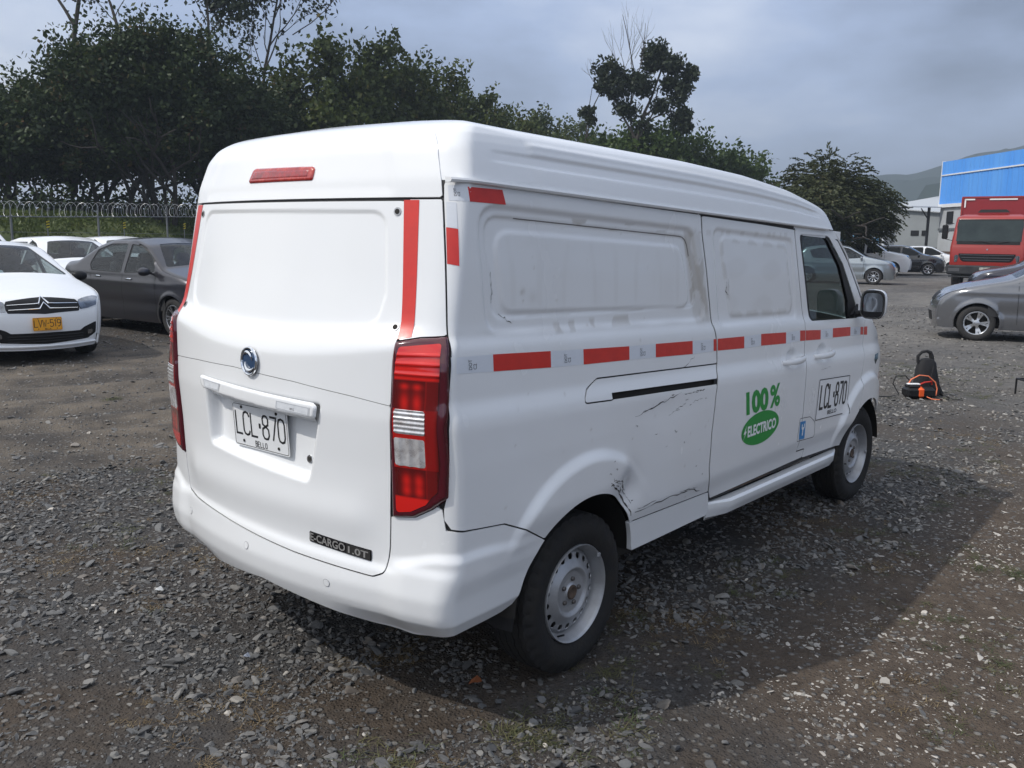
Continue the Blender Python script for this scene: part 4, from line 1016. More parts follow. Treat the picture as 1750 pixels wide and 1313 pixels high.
mb.build('bulkhead', DARKIN, van)
# inner skin keeps the load space dark
def inner(q, z): return side_surf(-1, False, -.05)(q, z)
for sgn in (-1, 1):
    panel('inner_skin', side_surf(sgn, False, -.045), sub(sd_rect(.2, 2.72, .45, 1.76), off(archR, -.05)), (.2, 2.72), (.45, 1.76), .06, DARKIN, van, gap=0, flange=0)
    panel('inner_skin', side_surf(sgn, False, -.045), sub(sd_rect(2.72, 3.75, .45, 1.14), off(archF, -.05)), (2.72, 3.75), (.45, 1.14), .06, DARKIN, van, gap=0, flange=0)
mb = MB(); mb.box((3.80, 0, .98), (.35, 1.40, .28)); mb.tube([(3.60, .33, 1.13), (3.85, .33, 1.0)], .02, 6)
a = np.linspace(0, 2 * math.pi, 25); mb.tube([(3.58 + .05 * math.sin(t), .33 + .18 * math.cos(t), 1.14 + .17 * math.sin(t)) for t in a], .013, 6, cap=False)
mb.build('dashboard', DARKIN, van, smooth=True)
for sgn in (-1, 1):
    st = MB(); st.rbox((3.12, sgn * .36, .80), (.48, .48, .16), .05); R_ = np.array([[math.cos(.22), 0, -math.sin(.22)], [0, 1, 0], [math.sin(.22), 0, math.cos(.22)]]).T
    st.rbox((2.90, sgn * .36, 1.10), (.13, .46, .56), .05, R=R_); st.rbox((2.86, sgn * .36, 1.44), (.09, .26, .17), .03, R=R_); st.box((3.1, sgn * .36, .58), (.4, .4, .3))
    st.build('cab_seat', mat('seat cloth', (.05, .05, .055), .9), van)
# ---- wheels ---------------------------------------------------------------
def tyre_mesh(R=.305, W=.172, rim=.188, n=144, lugs=True):
    """axis along y, outer side at y = 0 facing -y"""
    prof = [(rim, .018), (rim + .004, .006), (rim + .018, -.002), (rim + .05, -.010), (R - .045, -.0095), (R - .026, -.003), (R - .012, .007), (R - .006, .013)]
    tread = []
    y0 = .014
    ys = [.014, .024, .0335, .034, .0375, .038, .052, .0645, .065, .0695, .070, .0860]
    for y in ys: tread.append([R - .001 + .0035 * math.sin(math.pi * y / W), y])
    tread = [(r, y) for r, y in tread]
    gv = {2: 0, 3: -.008, 4: -.008, 5: 0, 7: 0, 8: -.008, 9: -.008, 10: 0}
    tr = [(tread[i][0] + gv.get(i, 0), tread[i][1], i in gv) for i in range(len(tread))]
    half = [(r, y, False) for r, y in prof] + tr
    full = half + [(r, W - y, z) for r, y, z in half[::-1]]
    a = np.linspace(0, 2 * np.pi, n, endpoint=False); V = []
    for i, (r, y, zig) in enumerate(full):
        ph = np.arange(n) % 4
        yy = y + (np.where(ph < 2, -1, 1) * .0022 if zig else 0) * np.ones(n)
        rr = np.full(n, r)
        if lugs:
            sh = (i in (5, 6, 7, 8)) or (i in (len(full) - 6, len(full) - 7, len(full) - 8, len(full) - 9))
            if sh: rr = rr - np.where(np.arange(n) % 4 == 0, .009, 0)
        V.append(np.stack([rr * np.cos(a), yy, rr * np.sin(a)], 1))
    m_ = len(full); V = np.concatenate(V); i, k = np.meshgrid(np.arange(m_ - 1), np.arange(n), indexing='ij'); i = i.ravel(); k = k.ravel(); k2 = (k + 1) % n
    q = np.stack([i * n + k, (i + 1) * n + k, (i + 1) * n + k2, i * n + k2], 1)
    me = mesh_np('tyre', V, [q]); auto_sharp(me, 40); return me
TYRE = tyre_mesh(); TYRE.materials.append(RUBBER)
def rim_mesh():
    mb = MB(); mb.lathe([(.186, .020), (.1895, .004), (.1865, -.002), (.181, .002), (.178, .012), (.168, .030), (.163, .055), (.161, .085), (.161, .16)], 64)
    me = mb.mesh('rim', True); auto_sharp(me, 50); return me
RIM = rim_mesh(); RIM.materials.append(STEEL)
def disc_surf(a, b):
    r = np.hypot(a, b)
    y = np.interp(r, [0, .028, .034, .055, .080, .095, .112, .130, .150, .162], [.022, .022, .030, .032, .030, .018, .026, .036, .040, .052])
    return np.stack([a, y, b], -1)
holes = [sd_circle(.140 * math.cos(t), .140 * math.sin(t), .0132) for t in np.linspace(0, 2 * math.pi, 18, endpoint=False)]
_o = panel('rim_disc', disc_surf, sub(sd_circle(0, 0, .163), sd_circle(0, 0, .029), *holes), (-.165, .165), (-.165, .165), .0036, STEEL, None, gap=0, flange=.004, hint=(0, .2, 0))
DISC = _o.data; bpy.data.objects.remove(_o)
mb = MB(); mb.lathe([(.0, .022), (.018, .021), (.023, .018), (.028, .020), (.030, .030), (.030, .08)], 24); HUB = mb.mesh('hub', True); auto_sharp(HUB); HUB.materials.append(STEEL_D)
mb = MB(); mb.lathe([(.0, -.004), (.007, -.004), (.0095, .0), (.0095, .016), (.013, .018), (.013, .032)], 6); NUT = mb.mesh('nut'); NUT.materials.append(mat('nut steel', (.13, .12, .115), .55, metal=.6))
mb = MB(); mb.lathe([(.0, .09), (.155, .09), (.155, .12)], 24); DRUM = mb.mesh('brake_drum', True); DRUM.materials.append(UNDER)
def wheel(parent, x, side, z=.305, steer=0., spin=0.):
    t = bpy.data.objects.new('wheel', None); COL.objects.link(t); t.parent = parent; t.empty_display_size = .1
    t.location = (x, side * .795, z); t.rotation_euler = (0, spin, steer + (math.pi if side > 0 else 0))
    for nm, me in (('tyre', TYRE), ('rim', RIM), ('rim_disc', DISC), ('hub', HUB), ('brake_drum', DRUM)): add(nm, me, None, t)
    for k in range(5):
        a_ = 2 * math.pi * k / 5 + .3; add('wheel_nut', NUT, None, t, loc=(.050 * math.cos(a_), .026, .050 * math.sin(a_)))
    mb = MB(); mb.tube([(.172 * math.cos(-1.9), .022, .172 * math.sin(-1.9)), (.158 * math.cos(-1.9), -.004, .158 * math.sin(-1.9))], .004, 6); mb.build('valve', BLACK, t)
    mb = MB(); mb.rbox((.180 * math.cos(.9), .000, .180 * math.sin(.9)), (.02, .008, .02), .004); mb.build('balance_weight', STEEL, t)
wheel(van, .80, -1, spin=.2); wheel(van, 3.80, -1, steer=-.03, spin=1.); wheel(van, .80, 1); wheel(van, 3.80, 1)
for sgn in (-1, 1):
    mb = MB(); V = []; F = []
    for i, (x, z) in enumerate([(.470, .47), (.445, .40), (.43, .34), (.42, .285)]):
        for y in (.600, .66, .73, .795): V.append((x + .010 * math.sin(y * 40), sgn * y, z))
    V += [(p[0] - .006, p[1], p[2]) for p in V]
    for i in range(3):
        for j in range(3): F.append((i * 4 + j, i * 4 + j + 1, i * 4 + j + 5, i * 4 + j + 4)); F.append((16 + i * 4 + j, 16 + i * 4 + j + 4, 16 + i * 4 + j + 5, 16 + i * 4 + j + 1))
    for j in range(3): F.append((12 + j, 13 + j, 29 + j, 28 + j))
    for i in range(3): F.append((i * 4, i * 4 + 4, i * 4 + 20, i * 4 + 16)); F.append((i * 4 + 3, i * 4 + 19, i * 4 + 23, i * 4 + 7))
    mb.raw(V, F); mb.build('mud_flap', BLACK, van, smooth=True)
# ================================================================ CARS
CARGLASS = mat('dark car glass', (.004, .006, .008), .02, spec=.22, bump=.12, bscale=1.6)
CARBLACK = mat('car black trim', (.011, .011, .012), .45, spec=.25)
ALLOY = mat('alloy rim', (.55, .56, .58), .25, metal=.85)
TYREM = mat('car tyre', (.02, .02, .021), .8, var=.5, vscale=12, vcol=(.05, .045, .04))
HLAMP = mat('headlamp glass', (.26, .28, .31), .08, metal=.8, coat=1., var=.8, vscale=9, vcol=(.05, .05, .055), vlo=.4, vhi=.7)
REDL = mat('car tail lamp', (.28, .008, .01), .1, coat=1.)
def smooth_line(pts, step=.03, sig=.05):
    P = np.array(pts, float); L = np.concatenate([[0], np.cumsum(np.hypot(*np.diff(P, axis=0).T))]); t = np.arange(0, L[-1] + step, step); t = np.minimum(t, L[-1])
    Q = np.stack([np.interp(t, L, P[:, 0]), np.interp(t, L, P[:, 1])], 1); n = int(3 * sig / step); k = np.exp(-.5 * (np.arange(-n, n + 1) * step / sig) ** 2); k /= k.sum()
    A = np.concatenate([2 * Q[:1] - Q[1:n + 1][::-1], Q, 2 * Q[-1:] - Q[-n - 1:-1][::-1]])
    R = np.stack([np.convolve(A[:, i], k, 'valid') for i in (0, 1)], 1); R[0], R[-1] = Q[0], Q[-1]
    return R
def alloy_disc(n, twin, R=.19, wsp=.022, curve=0.):
    def f(a, b):
        r = np.hypot(a, b); d = np.maximum(r - R, (R - .016) - r); d = np.minimum(d, r - .055)
        for k in range(n):
            for tw in ((-.16, .16) if twin else (0,)):
                an = 2 * math.pi * k / n + math.pi / 2
                # spoke from the hub to the rim, twin spokes fan out
                p0 = np.array([math.cos(an) * .04, math.sin(an) * .04]); p1 = np.array([math.cos(an + tw + curve) * R, math.sin(an + tw + curve) * R])
                e = p1 - p0; w = np.clip(((a - p0[0]) * e[0] + (b - p0[1]) * e[1]) / (e @ e), 0, 1)
                d = np.minimum(d, np.hypot(a - p0[0] - e[0] * w, b - p0[1] - e[1] * w) - wsp * (.7 + .3 * w))
        return d
    return f
def alloy_mesh(key, n, twin, R, wsp, curve=0., res=.006, m_=None):
    s = lambda a, b: np.stack([a, .015 + .012 * np.exp(-((np.hypot(a, b) - .09) / .05) ** 2) - .004 * (np.hypot(a, b) > R - .02), b], -1)
    o = panel('rim_spokes', s, alloy_disc(n, twin, R, wsp, curve), (-R - .01, R + .01), (-R - .01, R + .01), res, m_ or ALLOY, None, gap=0, flange=.02, hint=(0, .3, 0)); me = o.data; bpy.data.objects.remove(o); return me
ALLOYS = {}
def car_wheel_meshes(style, Rt):
    if (style, Rt) in ALLOYS: return ALLOYS[style, Rt]
    Rr = Rt * .66
    mb = MB(); mb.lathe([(Rr, .03), (Rr + .004, .006), (Rr + .03, -.004), (Rt - .04, -.004), (Rt - .012, .008), (Rt, .03), (Rt, .155), (Rt - .012, .175), (Rr + .02, .185), (Rr, .16)], 48); ty = mb.mesh('tyre', True); ty.materials.append(TYREM)
    mb = MB(); mb.lathe([(Rr + .002, .008), (Rr - .008, .004), (Rr - .014, .02), (Rr - .02, .16)], 40); rm = mb.mesh('rim', True); rm.materials.append(ALLOY)
    mb = MB(); mb.lathe([(0, .075), (Rr - .02, .075), (Rr - .02, .1)], 24); br = mb.mesh('brake_disc', True); br.materials.append(UNDER)
    sp = {'twin5': lambda: alloy_mesh('a', 5, True, Rr - .004, .020), 'twin7': lambda: alloy_mesh('b', 6, True, Rr - .004, .013, .12), 'turbine': lambda: alloy_mesh('c', 9, False, Rr - .004, .017, .35), 'star6': lambda: alloy_mesh('d', 6, False, Rr - .004, .024, .1), 'cover': lambda: alloy_mesh('e', 7, False, Rr - .004, .026, .2)}[style]()
    ALLOYS[style, Rt] = (ty, rm, br, sp); return ALLOYS[style, Rt]
def build_car(name, label, cat, loc, heading, paint, p, group=None, res=.035, plate=None, detail=1):
    """p: wb, hw, out (outline), win (list of side window polygons), rt, style, ws/rw (windscreen t-range by z), extras"""
    T = thing(name, label, cat, (0, 0, 0), 0, group)
    wb, hw, rt = p['wb'], p['hw'], p['rt']; belt = p.get('belt', .92); r = p.get('fil', .07)
    O = smooth_line(p['out'], sig=p.get('sig', .05)); L = np.concatenate([[0], np.cumsum(np.hypot(*np.diff(O, axis=0).T))])
    xf, xr = O[:, 0].max(), O[:, 0].min()
    tum = p.get('tum', .40)
    def Y(x, z):
        w = hw * (1 - .10 * np.clip((z - .62) / .5, -1, 1) ** 2 * (z < .62) - .03 * np.clip((z - .62) / .3, 0, 1) ** 2)
        w = w - tum * np.maximum(0, np.sqrt((z - belt) ** 2 + .0009) + (z - belt)) / 2
        w = w - .020 * np.exp(-((z - .50) / .10) ** 2) * (np.abs(x) < wb / 2 - .3) + .010 * np.exp(-((z - .83) / .05) ** 2)
        qf = np.clip((x - (xf - .85)) / .85, 0, 1); qr = np.clip(((xr + .75) - x) / .75, 0, 1)
        return w - p.get('tf', .20) * qf ** 2.4 - p.get('tr', .13) * qr ** 2.4
    poly = np.vstack([O, [(O[-1, 0] + .05, .19), (O[0, 0] - .05, .19)]])
    so_ = sd_poly(poly)
    zbot = .20
    def full(x, z): return so_(x, z)
    a1, a2 = sd_circle(wb / 2, rt, rt + .045), sd_circle(-wb / 2, rt, rt + .045)
    wins = [sd_poly(fillet(w, w_r)) for w, w_r in p['win']]
    def side(sgn, offs=0.):
        def f(x, z):
            x = np.asarray(x, float); z = np.asarray(z, float)
            d = -so_(x, z); d = np.where(z < .35, r, np.clip(d, 0, r)); y = Y(x, z) - r * (1 - np.sqrt(np.maximum(0, 1 - ((r - d) / r) ** 2)))
            for cx in (wb / 2, -wb / 2):
                rr = np.hypot(x - cx, z - rt); y = y + .018 * (1 - sstep(rr, rt + .06, rt + .12)) * (np.clip(d, 0, r) / r) ** 2
            return np.stack([x, sgn * (y + offs), z], -1)
        return f
    H = (0, 0, .6)
    for sgn in (-1, 1):
        body = sub(lambda a, b: np.maximum(so_(a, b) + .3 * r * (b > .35), zbot - b), a1, a2, *[off(w, -.012) for w in wins])
        panel('body_side', side(sgn), body, (xr - .02, xf + .02), (.18, O[:, 1].max() + .01), res, paint, T, gap=0, flange=.02, hint=H)
        for w, (wp, _) in zip(wins, p['win']):
            A = (min(q[0] for q in wp) - .03, max(q[0] for q in wp) + .03); B = (min(q[1] for q in wp) - .03, max(q[1] for q in wp) + .03)
            panel('side_window', side(sgn, -.008), w, A, B, res, SEEGLASS if p.get('interior') else CARGLASS, T, gap=-.0, flange=.0, hint=H)
            panel('window_trim', side(sgn, -.010), sub(off(w, -.016), off(w, .012)) if p.get('interior') else off(w, -.016), A, B, res * .8, CARBLACK, T, gap=0, flange=0, hint=H)
        S = side(sgn)
        for ln in p.get('lines', []):
            V2, F2 = polyline2d([np.array(ln[0]) + (np.array(ln[-1]) - np.array(ln[0])) * t for t in np.linspace(0, 1, 12)] if len(ln) == 2 else ln, .009); lay_abs('door_gap', V2, F2, S, SEAL, T, offs=.0015, hint=H)
        for hx, hz in p.get('handles', []):
            P, n = surf_n(S, np.array([hx]), np.array([hz])); P = P[0]; mb = MB(); mb.rbox((P[0], P[1] + sgn * .012, P[2]), (.17, .028, .03), .012); mb.build('door_handle', p.get('hmat', paint), T, smooth=True)
        mx, mz = p['mir']; P = S(np.array([mx]), np.array([mz]))[0]
        mb = MB(); V = []; F = []; nu, nv = 12, 6
        for i in range(nv + 1):
            ph = -math.pi / 2 + math.pi * i / nv
            for j in range(nu): th = 2 * math.pi * j / nu; V.append((P[0] + .02 + .065 * math.cos(ph) * math.cos(th) * (1.2 if math.cos(th) > 0 else .35), P[1] + sgn * (.13 + .105 * math.sin(ph)), P[2] + .04 + .068 * math.cos(ph) ** .7 * math.sin(th)))
        for i in range(nv):
            for j in range(nu): F.append((i * nu + j, i * nu + (j + 1) % nu, (i + 1) * nu + (j + 1) % nu, (i + 1) * nu + j))
        mb.raw(V, F); mb.tube([P - [0, sgn * .02, -.01], P + [0, sgn * .08, .02]], .02, 6); mb.build('wing_mirror', p.get('mmat', paint), T, smooth=True)
        for cx in (wb / 2, -wb / 2):
            mb = MB(); a = np.linspace(0, math.pi, 14)
            yy = float(Y(np.array([cx]), np.array([.4]))[0]); V = []; F = []; Rr = rt + .05
            for k in (yy - .012, yy - .28): V += [(cx + Rr * math.cos(t), sgn * k, rt + Rr * math.sin(t)) for t in a]
            F = [(i, i + 1, 15 + i, 14 + i) for i in range(13)]; V.append((cx, sgn * (yy - .28), rt)); F += [(14 + i, 15 + i, 28) for i in range(13)]; mb.raw(V, F); mb.build('arch_liner', SEAL, T)
        ty, rm, br, sp = car_wheel_meshes(p['style'], rt)
        for cx in (wb / 2, -wb / 2):
            w = bpy.data.objects.new('wheel', None); COL.objects.link(w); w.parent = T; w.location = (cx, sgn * (hw - .030), rt); w.rotation_euler = (0, .3 + cx, (math.pi if sgn > 0 else 0)); w.empty_display_size = .1
            for nm, me in (('tyre', ty), ('rim', rm), ('rim_spokes', sp), ('brake_disc', br)): add(nm, me, None, w)
    # strip over bonnet, screens, roof and both bumpers
    inside = p.get('interior', False); SG, WG_ = (SEEGLASS, SEEGLASS) if inside else (CARGLASS, SCREEN)
    cz = p.get('crown', .10)
    def top(t, w, offs=0.):
        t = np.asarray(t, float); w = np.asarray(w, float)
        x, z = np.interp(t, L, O[:, 0]), np.interp(t, L, O[:, 1]); e = .05
        tx = np.interp(t + e, L, O[:, 0]) - np.interp(t - e, L, O[:, 0]); tz = np.interp(t + e, L, O[:, 1]) - np.interp(t - e, L, O[:, 1]); l = np.hypot(tx, tz) + 1e-9
        nx, nz = tz / l, -tx / l
        yh = Y(x, z); ymax = yh - .3 * r; v = w / hw; y = v * ymax
        dl = r * (1 - np.sqrt(np.maximum(0, 1 - (np.clip(np.abs(y) - (yh - r), 0, .72 * r) / r) ** 2)))
        c = cz * (1 - v ** 2) * np.interp(np.abs(nx), [0, .3, 1], [.42, .55, 1.]) + offs
        return np.stack([x + nx * (c - dl), y, z + nz * (c - dl)], -1)
    def t_at(z, front=True, x=None):
        i0 = int(np.argmax(O[:, 1])); s = slice(0, i0) if front else slice(i0, None)
        zz, tt = O[s, 1], L[s]; o_ = np.argsort(zz); return float(np.interp(z, zz[o_], tt[o_]))
    def t_x(x): o_ = np.argsort(O[5:-5, 0]); return float(np.interp(x, O[5:-5, 0][o_], L[5:-5][o_]))
    glasses = []
    for nm, x0, x1, wa, wb_, rr in p['screens']:
        t0, t1 = sorted((t_x(x0), t_x(x1)))
        pl_ = [(t0, -wa), (t1, -wb_), (t1, wb_), (t0, wa)]; glasses.append((nm, sd_poly(fillet(pl_, rr)), t0, t1, max(wa, wb_)))
    feats = []
    for nm, pts, m_, rr, d_ in p.get('front', []):
        # pts (half width, z) on the front face, mirrored when m == 2
        feats.append((nm, [(t_at(z), y) for y, z in pts], m_, rr, d_))
    for nm, pts, m_, rr, d_ in p.get('rear', []): feats.append((nm, [(t_at(z, False), y) for y, z in pts], m_, rr, d_))
    Tm = L[-1]
    sdfs = [(nm, sd_poly(fillet(pl_, rr)), m_, d_, pl_) for nm, pl_, m_, rr, d_ in feats]
    cut = sub(sd_rect(0, Tm, -hw, hw), *[g[1] for g in glasses])
    panel('body_shell', top, cut, (0, Tm), (-hw, hw), res, paint, T, gap=0, flange=.006, hint=H)
    for nm, g, t0, t1, wmx in glasses:
        panel(nm, lambda a, b: top(a, b, -.004), g, (t0 - .05, t1 + .05), (-wmx - .05, wmx + .05), res * 1.2, WG_, T, gap=0, flange=0, hint=H)
    for nm, g, m_, d_, pl_ in sdfs:
        ts_, ys = [q[0] for q in pl_], [q[1] for q in pl_]
        for mir in ((1, -1) if (min(ys) > .02 or max(ys) < -.02) else (1,)):
            gg = (lambda a, b, g=g: g(a, b)) if mir > 0 else (lambda a, b, g=g: g(a, -b))
            B = (min(ys) - .02, max(ys) + .02) if mir > 0 else (-max(ys) - .02, -min(ys) + .02)
            panel(nm, lambda a, b, d_=d_: top(a, b, d_), gg, (min(ts_) - .02, max(ts_) + .02), B, min(res, .018), m_, T, gap=0, flange=max(.004, d_ + .003), hint=H)
    if inside:
        tc0, tc1 = sorted((t_x(p['screens'][0][1]), t_x(p['screens'][1][2])))
        panel('roof_lining', lambda a, b: top(a, b, -.03), inter(cut, sd_rect(tc0 - .02, tc1 + .02, -hw, hw)), (tc0 - .05, tc1 + .05), (-hw, hw), res * 2, DARKIN, T, gap=0, flange=0, hint=H)
        for sgn in (-1, 1): panel('side_lining', side(sgn, -.03), sub(lambda a, b: np.maximum.reduce([so_(a, b) + .05, .42 - b, np.abs(a + .2) - 1.35]), *wins), (-1.6, 1.2), (.4, 1.55), res * 2, DARKIN, T, gap=0, flange=0, hint=H)
        xc_ = p['screens'][0][1]; mb = MB(); mb.box((-.2, 0, .45), (2.9, hw * 1.8, .06)); mb.rbox((xc_ - .12, 0, belt - .10), (.42, hw * 1.6, .22), .05); mb.box((p['screens'][1][2] + .25, 0, belt - .06), (.7, hw * 1.5, .04)); mb.box((xc_ + .05, 0, .65), (.04, hw * 1.7, .5)); mb.box((p['screens'][1][2] + .0, 0, .65), (.04, hw * 1.7, .5)); mb.build('cabin_floor', DARKIN, T)
        Rt = np.array([[math.cos(.25), 0, -math.sin(.25)], [0, 1, 0], [math.sin(.25), 0, math.cos(.25)]]).T
        for sx, sy in ((xc_ - .95, .36), (xc_ - .95, -.36), (xc_ - 1.75, .36), (xc_ - 1.75, -.36)):
            mb = MB(); mb.rbox((sx + .15, sy, .62), (.5, .48, .16), .05); mb.rbox((sx - .12, sy, .90), (.12, .46, .54), .05, R=Rt); mb.rbox((sx - .20, sy, 1.22), (.09, .24, .15), .03, R=Rt); mb.build('car_seat', mat('car seat cloth', (.06, .06, .065), .9), T)
        a_ = np.linspace(0, 2 * math.pi, 21); mb = MB(); mb.tube([(xc_ - .50 + .05 * math.sin(t), .36 + .17 * math.cos(t), belt + .02 + .16 * math.sin(t)) for t in a_], .014, 5, cap=False); mb.build('steering_wheel', DARKIN, T)
    mb = MB(); mb.box((0, 0, .27), (wb + .9, hw * 1.5, .12)); mb.build('underbody', UNDER, T)
    if plate:
        tt = t_at(plate['z']); P, n = surf_n(top, np.array([tt]), np.array([0.])); P = P[0]; n = np.array([1., 0, .05]); n /= np.linalg.norm(n); ta = np.array([0, 1., 0]); tb = np.cross(n, ta)
        number_plate(T, P + n * .025, ta, tb, n, .335, .160, plate['text'], 'BELLO', mat('plate yellow', (.80, .36, .02), .4), INK, .040, .085, .0085, .009, .008, .018)
    T.location = loc; T.rotation_euler = (0, 0, heading)
    return T, top, t_at, side
def place(px_contact, heading, loc_xy):
    c, s = math.cos(heading), math.sin(heading); return (px_contact[0] - (c * loc_xy[0] - s * loc_xy[1]), px_contact[1] - (s * loc_xy[0] + c * loc_xy[1]), 0)
SEEGLASS = glass_mat('car window glass', (.50, .56, .56))
SCREEN = mat('windscreen glass', (.014, .022, .025), .03, spec=1., bump=.10, bscale=1.2)
PW = mat('car white paint', (.78, .79, .80), .22, coat=.5)
PG = mat('car dark grey paint', (.045, .045, .054), .28, metal=.5, coat=.5)
PS = mat('car silver paint', (.36, .40, .43), .25, metal=.6, coat=1.)
PK = mat('car black paint', (.012, .012, .015), .12, coat=1.)
PD = mat('car grey paint', (.19, .195, .21), .22, metal=.6, coat=1.)
PP_ = mat('car dark purple paint', (.020, .018, .032), .15, coat=1.)
CHR = CHROME
SEDAN = dict(wb=2.65, hw=.875, rt=.305, belt=.93, style='cover', out=[(2.10, .20), (2.14, .40), (2.13, .60), (2.05, .76), (1.80, .86), (1.02, 1.02), (.30, 1.395), (-.10, 1.455), (-.75, 1.44), (-1.15, 1.345), (-1.72, 1.07), (-2.18, 1.02), (-2.26, .85), (-2.27, .45), (-2.2, .22)],
    win=[([(.85, 1.02), (.30, 1.335), (-.08, 1.375), (-.10, .97)], [.02, .06, .02, .02]), ([(-.20, .97), (-.18, 1.375), (-.75, 1.35), (-1.20, 1.14), (-1.08, .99)], [.02, .02, .08, .04, .02])],
    screens=[('windscreen', 1.00, .30, .80, .60, .06), ('rear_window', -1.15, -1.68, .60, .68, .08)], lines=[[(.88, .98), (.86, .32)], [(-.14, .96), (-.14, .30)], [(-1.10, .96), (-1.0, .66)]], handles=[(.10, .86), (-.88, .87)], mir=(.72, .98))
# 1: white saloon facing the camera at the left edge
P1 = dict(SEDAN, interior=True); P1['mmat'] = CARBLACK
P1['front'] = [('grille', [(0, .765), (.50, .745), (.56, .70), (.54, .625), (0, .60), (-.54, .625), (-.56, .70), (-.50, .745)], CARBLACK, .015, .004),
    ('headlight', [(.535, .735), (.56, .64), (.70, .66), (.84, .70), (.862, .80), (.78, .80)], HLAMP, .02, .008),
    ('lower_grille', [(0, .405), (.55, .405), (.62, .44), (.835, .50), (.84, .36), (.70, .30), (0, .275), (-.70, .30), (-.84, .36), (-.835, .50), (-.62, .44), (-.55, .405)], CARBLACK, .015, .004),
    ('fog_lamp', [(.68, .40), (.77, .41), (.77, .36), (.68, .35)], HLAMP, .02, .012)]
H1 = math.radians(-94)
c1, top1, t1_, side1 = build_car('parked_sedan', 'white saloon car facing the camera, yellow plate LVW-519 and double chevron on its grille', 'car', place((2.80, 8.74), H1, (2.22, 0)), H1, PW, P1, 'cars parked in the yard', res=.022, plate=dict(z=.50, text='LVW-519'))
for k, z0 in enumerate((.705, .655)):
    V, F = [], []
    path = [(-.52, .006), (-.16, .0), (-.075, .0), (0, .075 - .01 * k), (.075, .0), (.16, .0), (.52, .006)]
    pts = [top1(np.array([t1_(z0 + b * .9 + .0)]), np.array([a]))[0] + np.array([.016, 0, 0]) for a, b in path]
    mb = MB(); mb.tube(pts, [.005, .007, .012, .014, .012, .007, .005], 6); mb.build('chevron_bar', CHR, c1)
for zz in (.37, .34, .31):
    pts = [top1(np.array([t1_(zz)]), np.array([a]))[0] + np.array([.008, 0, 0]) for a in np.linspace(-.6, .6, 9)]
    mb = MB(); mb.tube(pts, .006, 5); mb.build('grille_slat', SEAL, c1)
V = [top1(np.array([t1_(.27)]), np.array([a]))[0] + np.array([.01, 0, -.02]) for a in np.linspace(-.84, .84, 15)]; mb = MB(); mb.tube(V, .018, 6); mb.build('bumper_lip', PW, c1, smooth=True)
mb = MB(); mb.box((.92, -.25, 1.06), (.28, .42, .004), R=np.array([[.92, 0, .38], [0, 1, 0], [-.38, 0, .92]]))
mb.build('paper_on_dashboard', mat('paper', (.55, .62, .68), .6), c1)
# 2: dark grey saloon side on
P2 = dict(SEDAN, interior=True); P2.update(style='twin7', rt=.31, hw=.87, belt=.95, tum=.34, out=[(2.05, .22), (2.09, .42), (2.07, .64), (1.98, .80), (1.70, .92), (1.02, 1.06), (.42, 1.42), (.02, 1.515), (-.62, 1.505), (-1.05, 1.40), (-1.62, 1.13), (-2.10, 1.10), (-2.22, .95), (-2.24, .48), (-2.15, .24)],
    win=[([(.88, 1.02), (.66, 1.26), (.34, 1.40), (.02, 1.44), (-.02, .985)], [.06, .10, .10, .04, .03]), ([(-.13, .985), (-.12, 1.44), (-.62, 1.43), (-.98, 1.33), (-1.14, 1.10), (-1.06, 1.0)], [.03, .04, .12, .08, .06, .03])],
    lines=[[(.90, 1.02), (.88, .30)], [(-.07, .96), (-.07, .28)], [(-1.12, 1.0), (-1.02, .82), (-.98, .62)]], handles=[(.14, .88), (-.82, .90)], mir=(.76, .98), screens=[('windscreen', 1.00, .42, .78, .60, .07), ('rear_window', -1.08, -1.60, .60, .68, .08)],
    rear=[('tail_lamp', [(.62, 1.02), (.86, 1.02), (.86, .78), (.66, .78)], REDL, .03, .006)], front=[('headlight', [(.46, .80), (.50, .66), (.80, .68), (.85, .84)], HLAMP, .03, .006), ('grille', [(-.42, .76), (.42, .76), (.40, .64), (-.40, .64)], CARBLACK, .02, .004)])
P2['hmat'] = CHR
fw_, rw_ = np.array([5.41, 10.36]), np.array([5.24, 12.98]); H2 = math.atan2(fw_[1] - rw_[1], fw_[0] - rw_[0])
build_car('parked_sedan', 'dark grey saloon seen from its side, just behind the white one with the yellow plate', 'car', place(fw_, H2, (1.325, -.78)), H2, PG, P2, 'cars parked in the yard', res=.022)
# 3: white hatchback between them
HATCH = dict(wb=2.52, hw=.86, rt=.30, belt=.95, style='star6', out=[(1.98, .22), (2.03, .42), (2.0, .66), (1.88, .82), (1.62, .93), (.95, 1.06), (.30, 1.42), (-.10, 1.50), (-.85, 1.49), (-1.35, 1.42), (-1.72, 1.08), (-1.86, .95), (-1.92, .50), (-1.86, .24)],
    win=[([(.86, 1.05), (.32, 1.36), (.0, 1.41), (-.04, .985)], [.02, .06, .02, .02]), ([(-.14, .985), (-.12, 1.41), (-.85, 1.40), (-1.20, 1.30), (-1.05, 1.02)], [.02, .02, .06, .03, .03])],
    screens=[('windscreen', .93, .32, .78, .60, .06), ('rear_window', -1.38, -1.68, .58, .66, .05)], lines=[[(.88, 1.0), (.86, .30)], [(-.09, .96), (-.09, .28)], [(-1.10, .98), (-1.0, .66)]], handles=[(.12, .88), (-.88, .92)], mir=(.74, .99),
    front=[('headlight', [(.52, .82), (.56, .68), (.80, .70), (.85, .86)], HLAMP, .03, .006), ('grille', [(-.48, .74), (.48, .74), (.44, .64), (-.44, .64)], CARBLACK, .02, .004), ('lower_grille', [(-.6, .48), (.6, .48), (.56, .34), (-.56, .34)], CARBLACK, .03, .004)],
    rear=[('tail_lamp', [(.60, 1.04), (.84, 1.04), (.84, .80), (.66, .80)], REDL, .03, .006)])
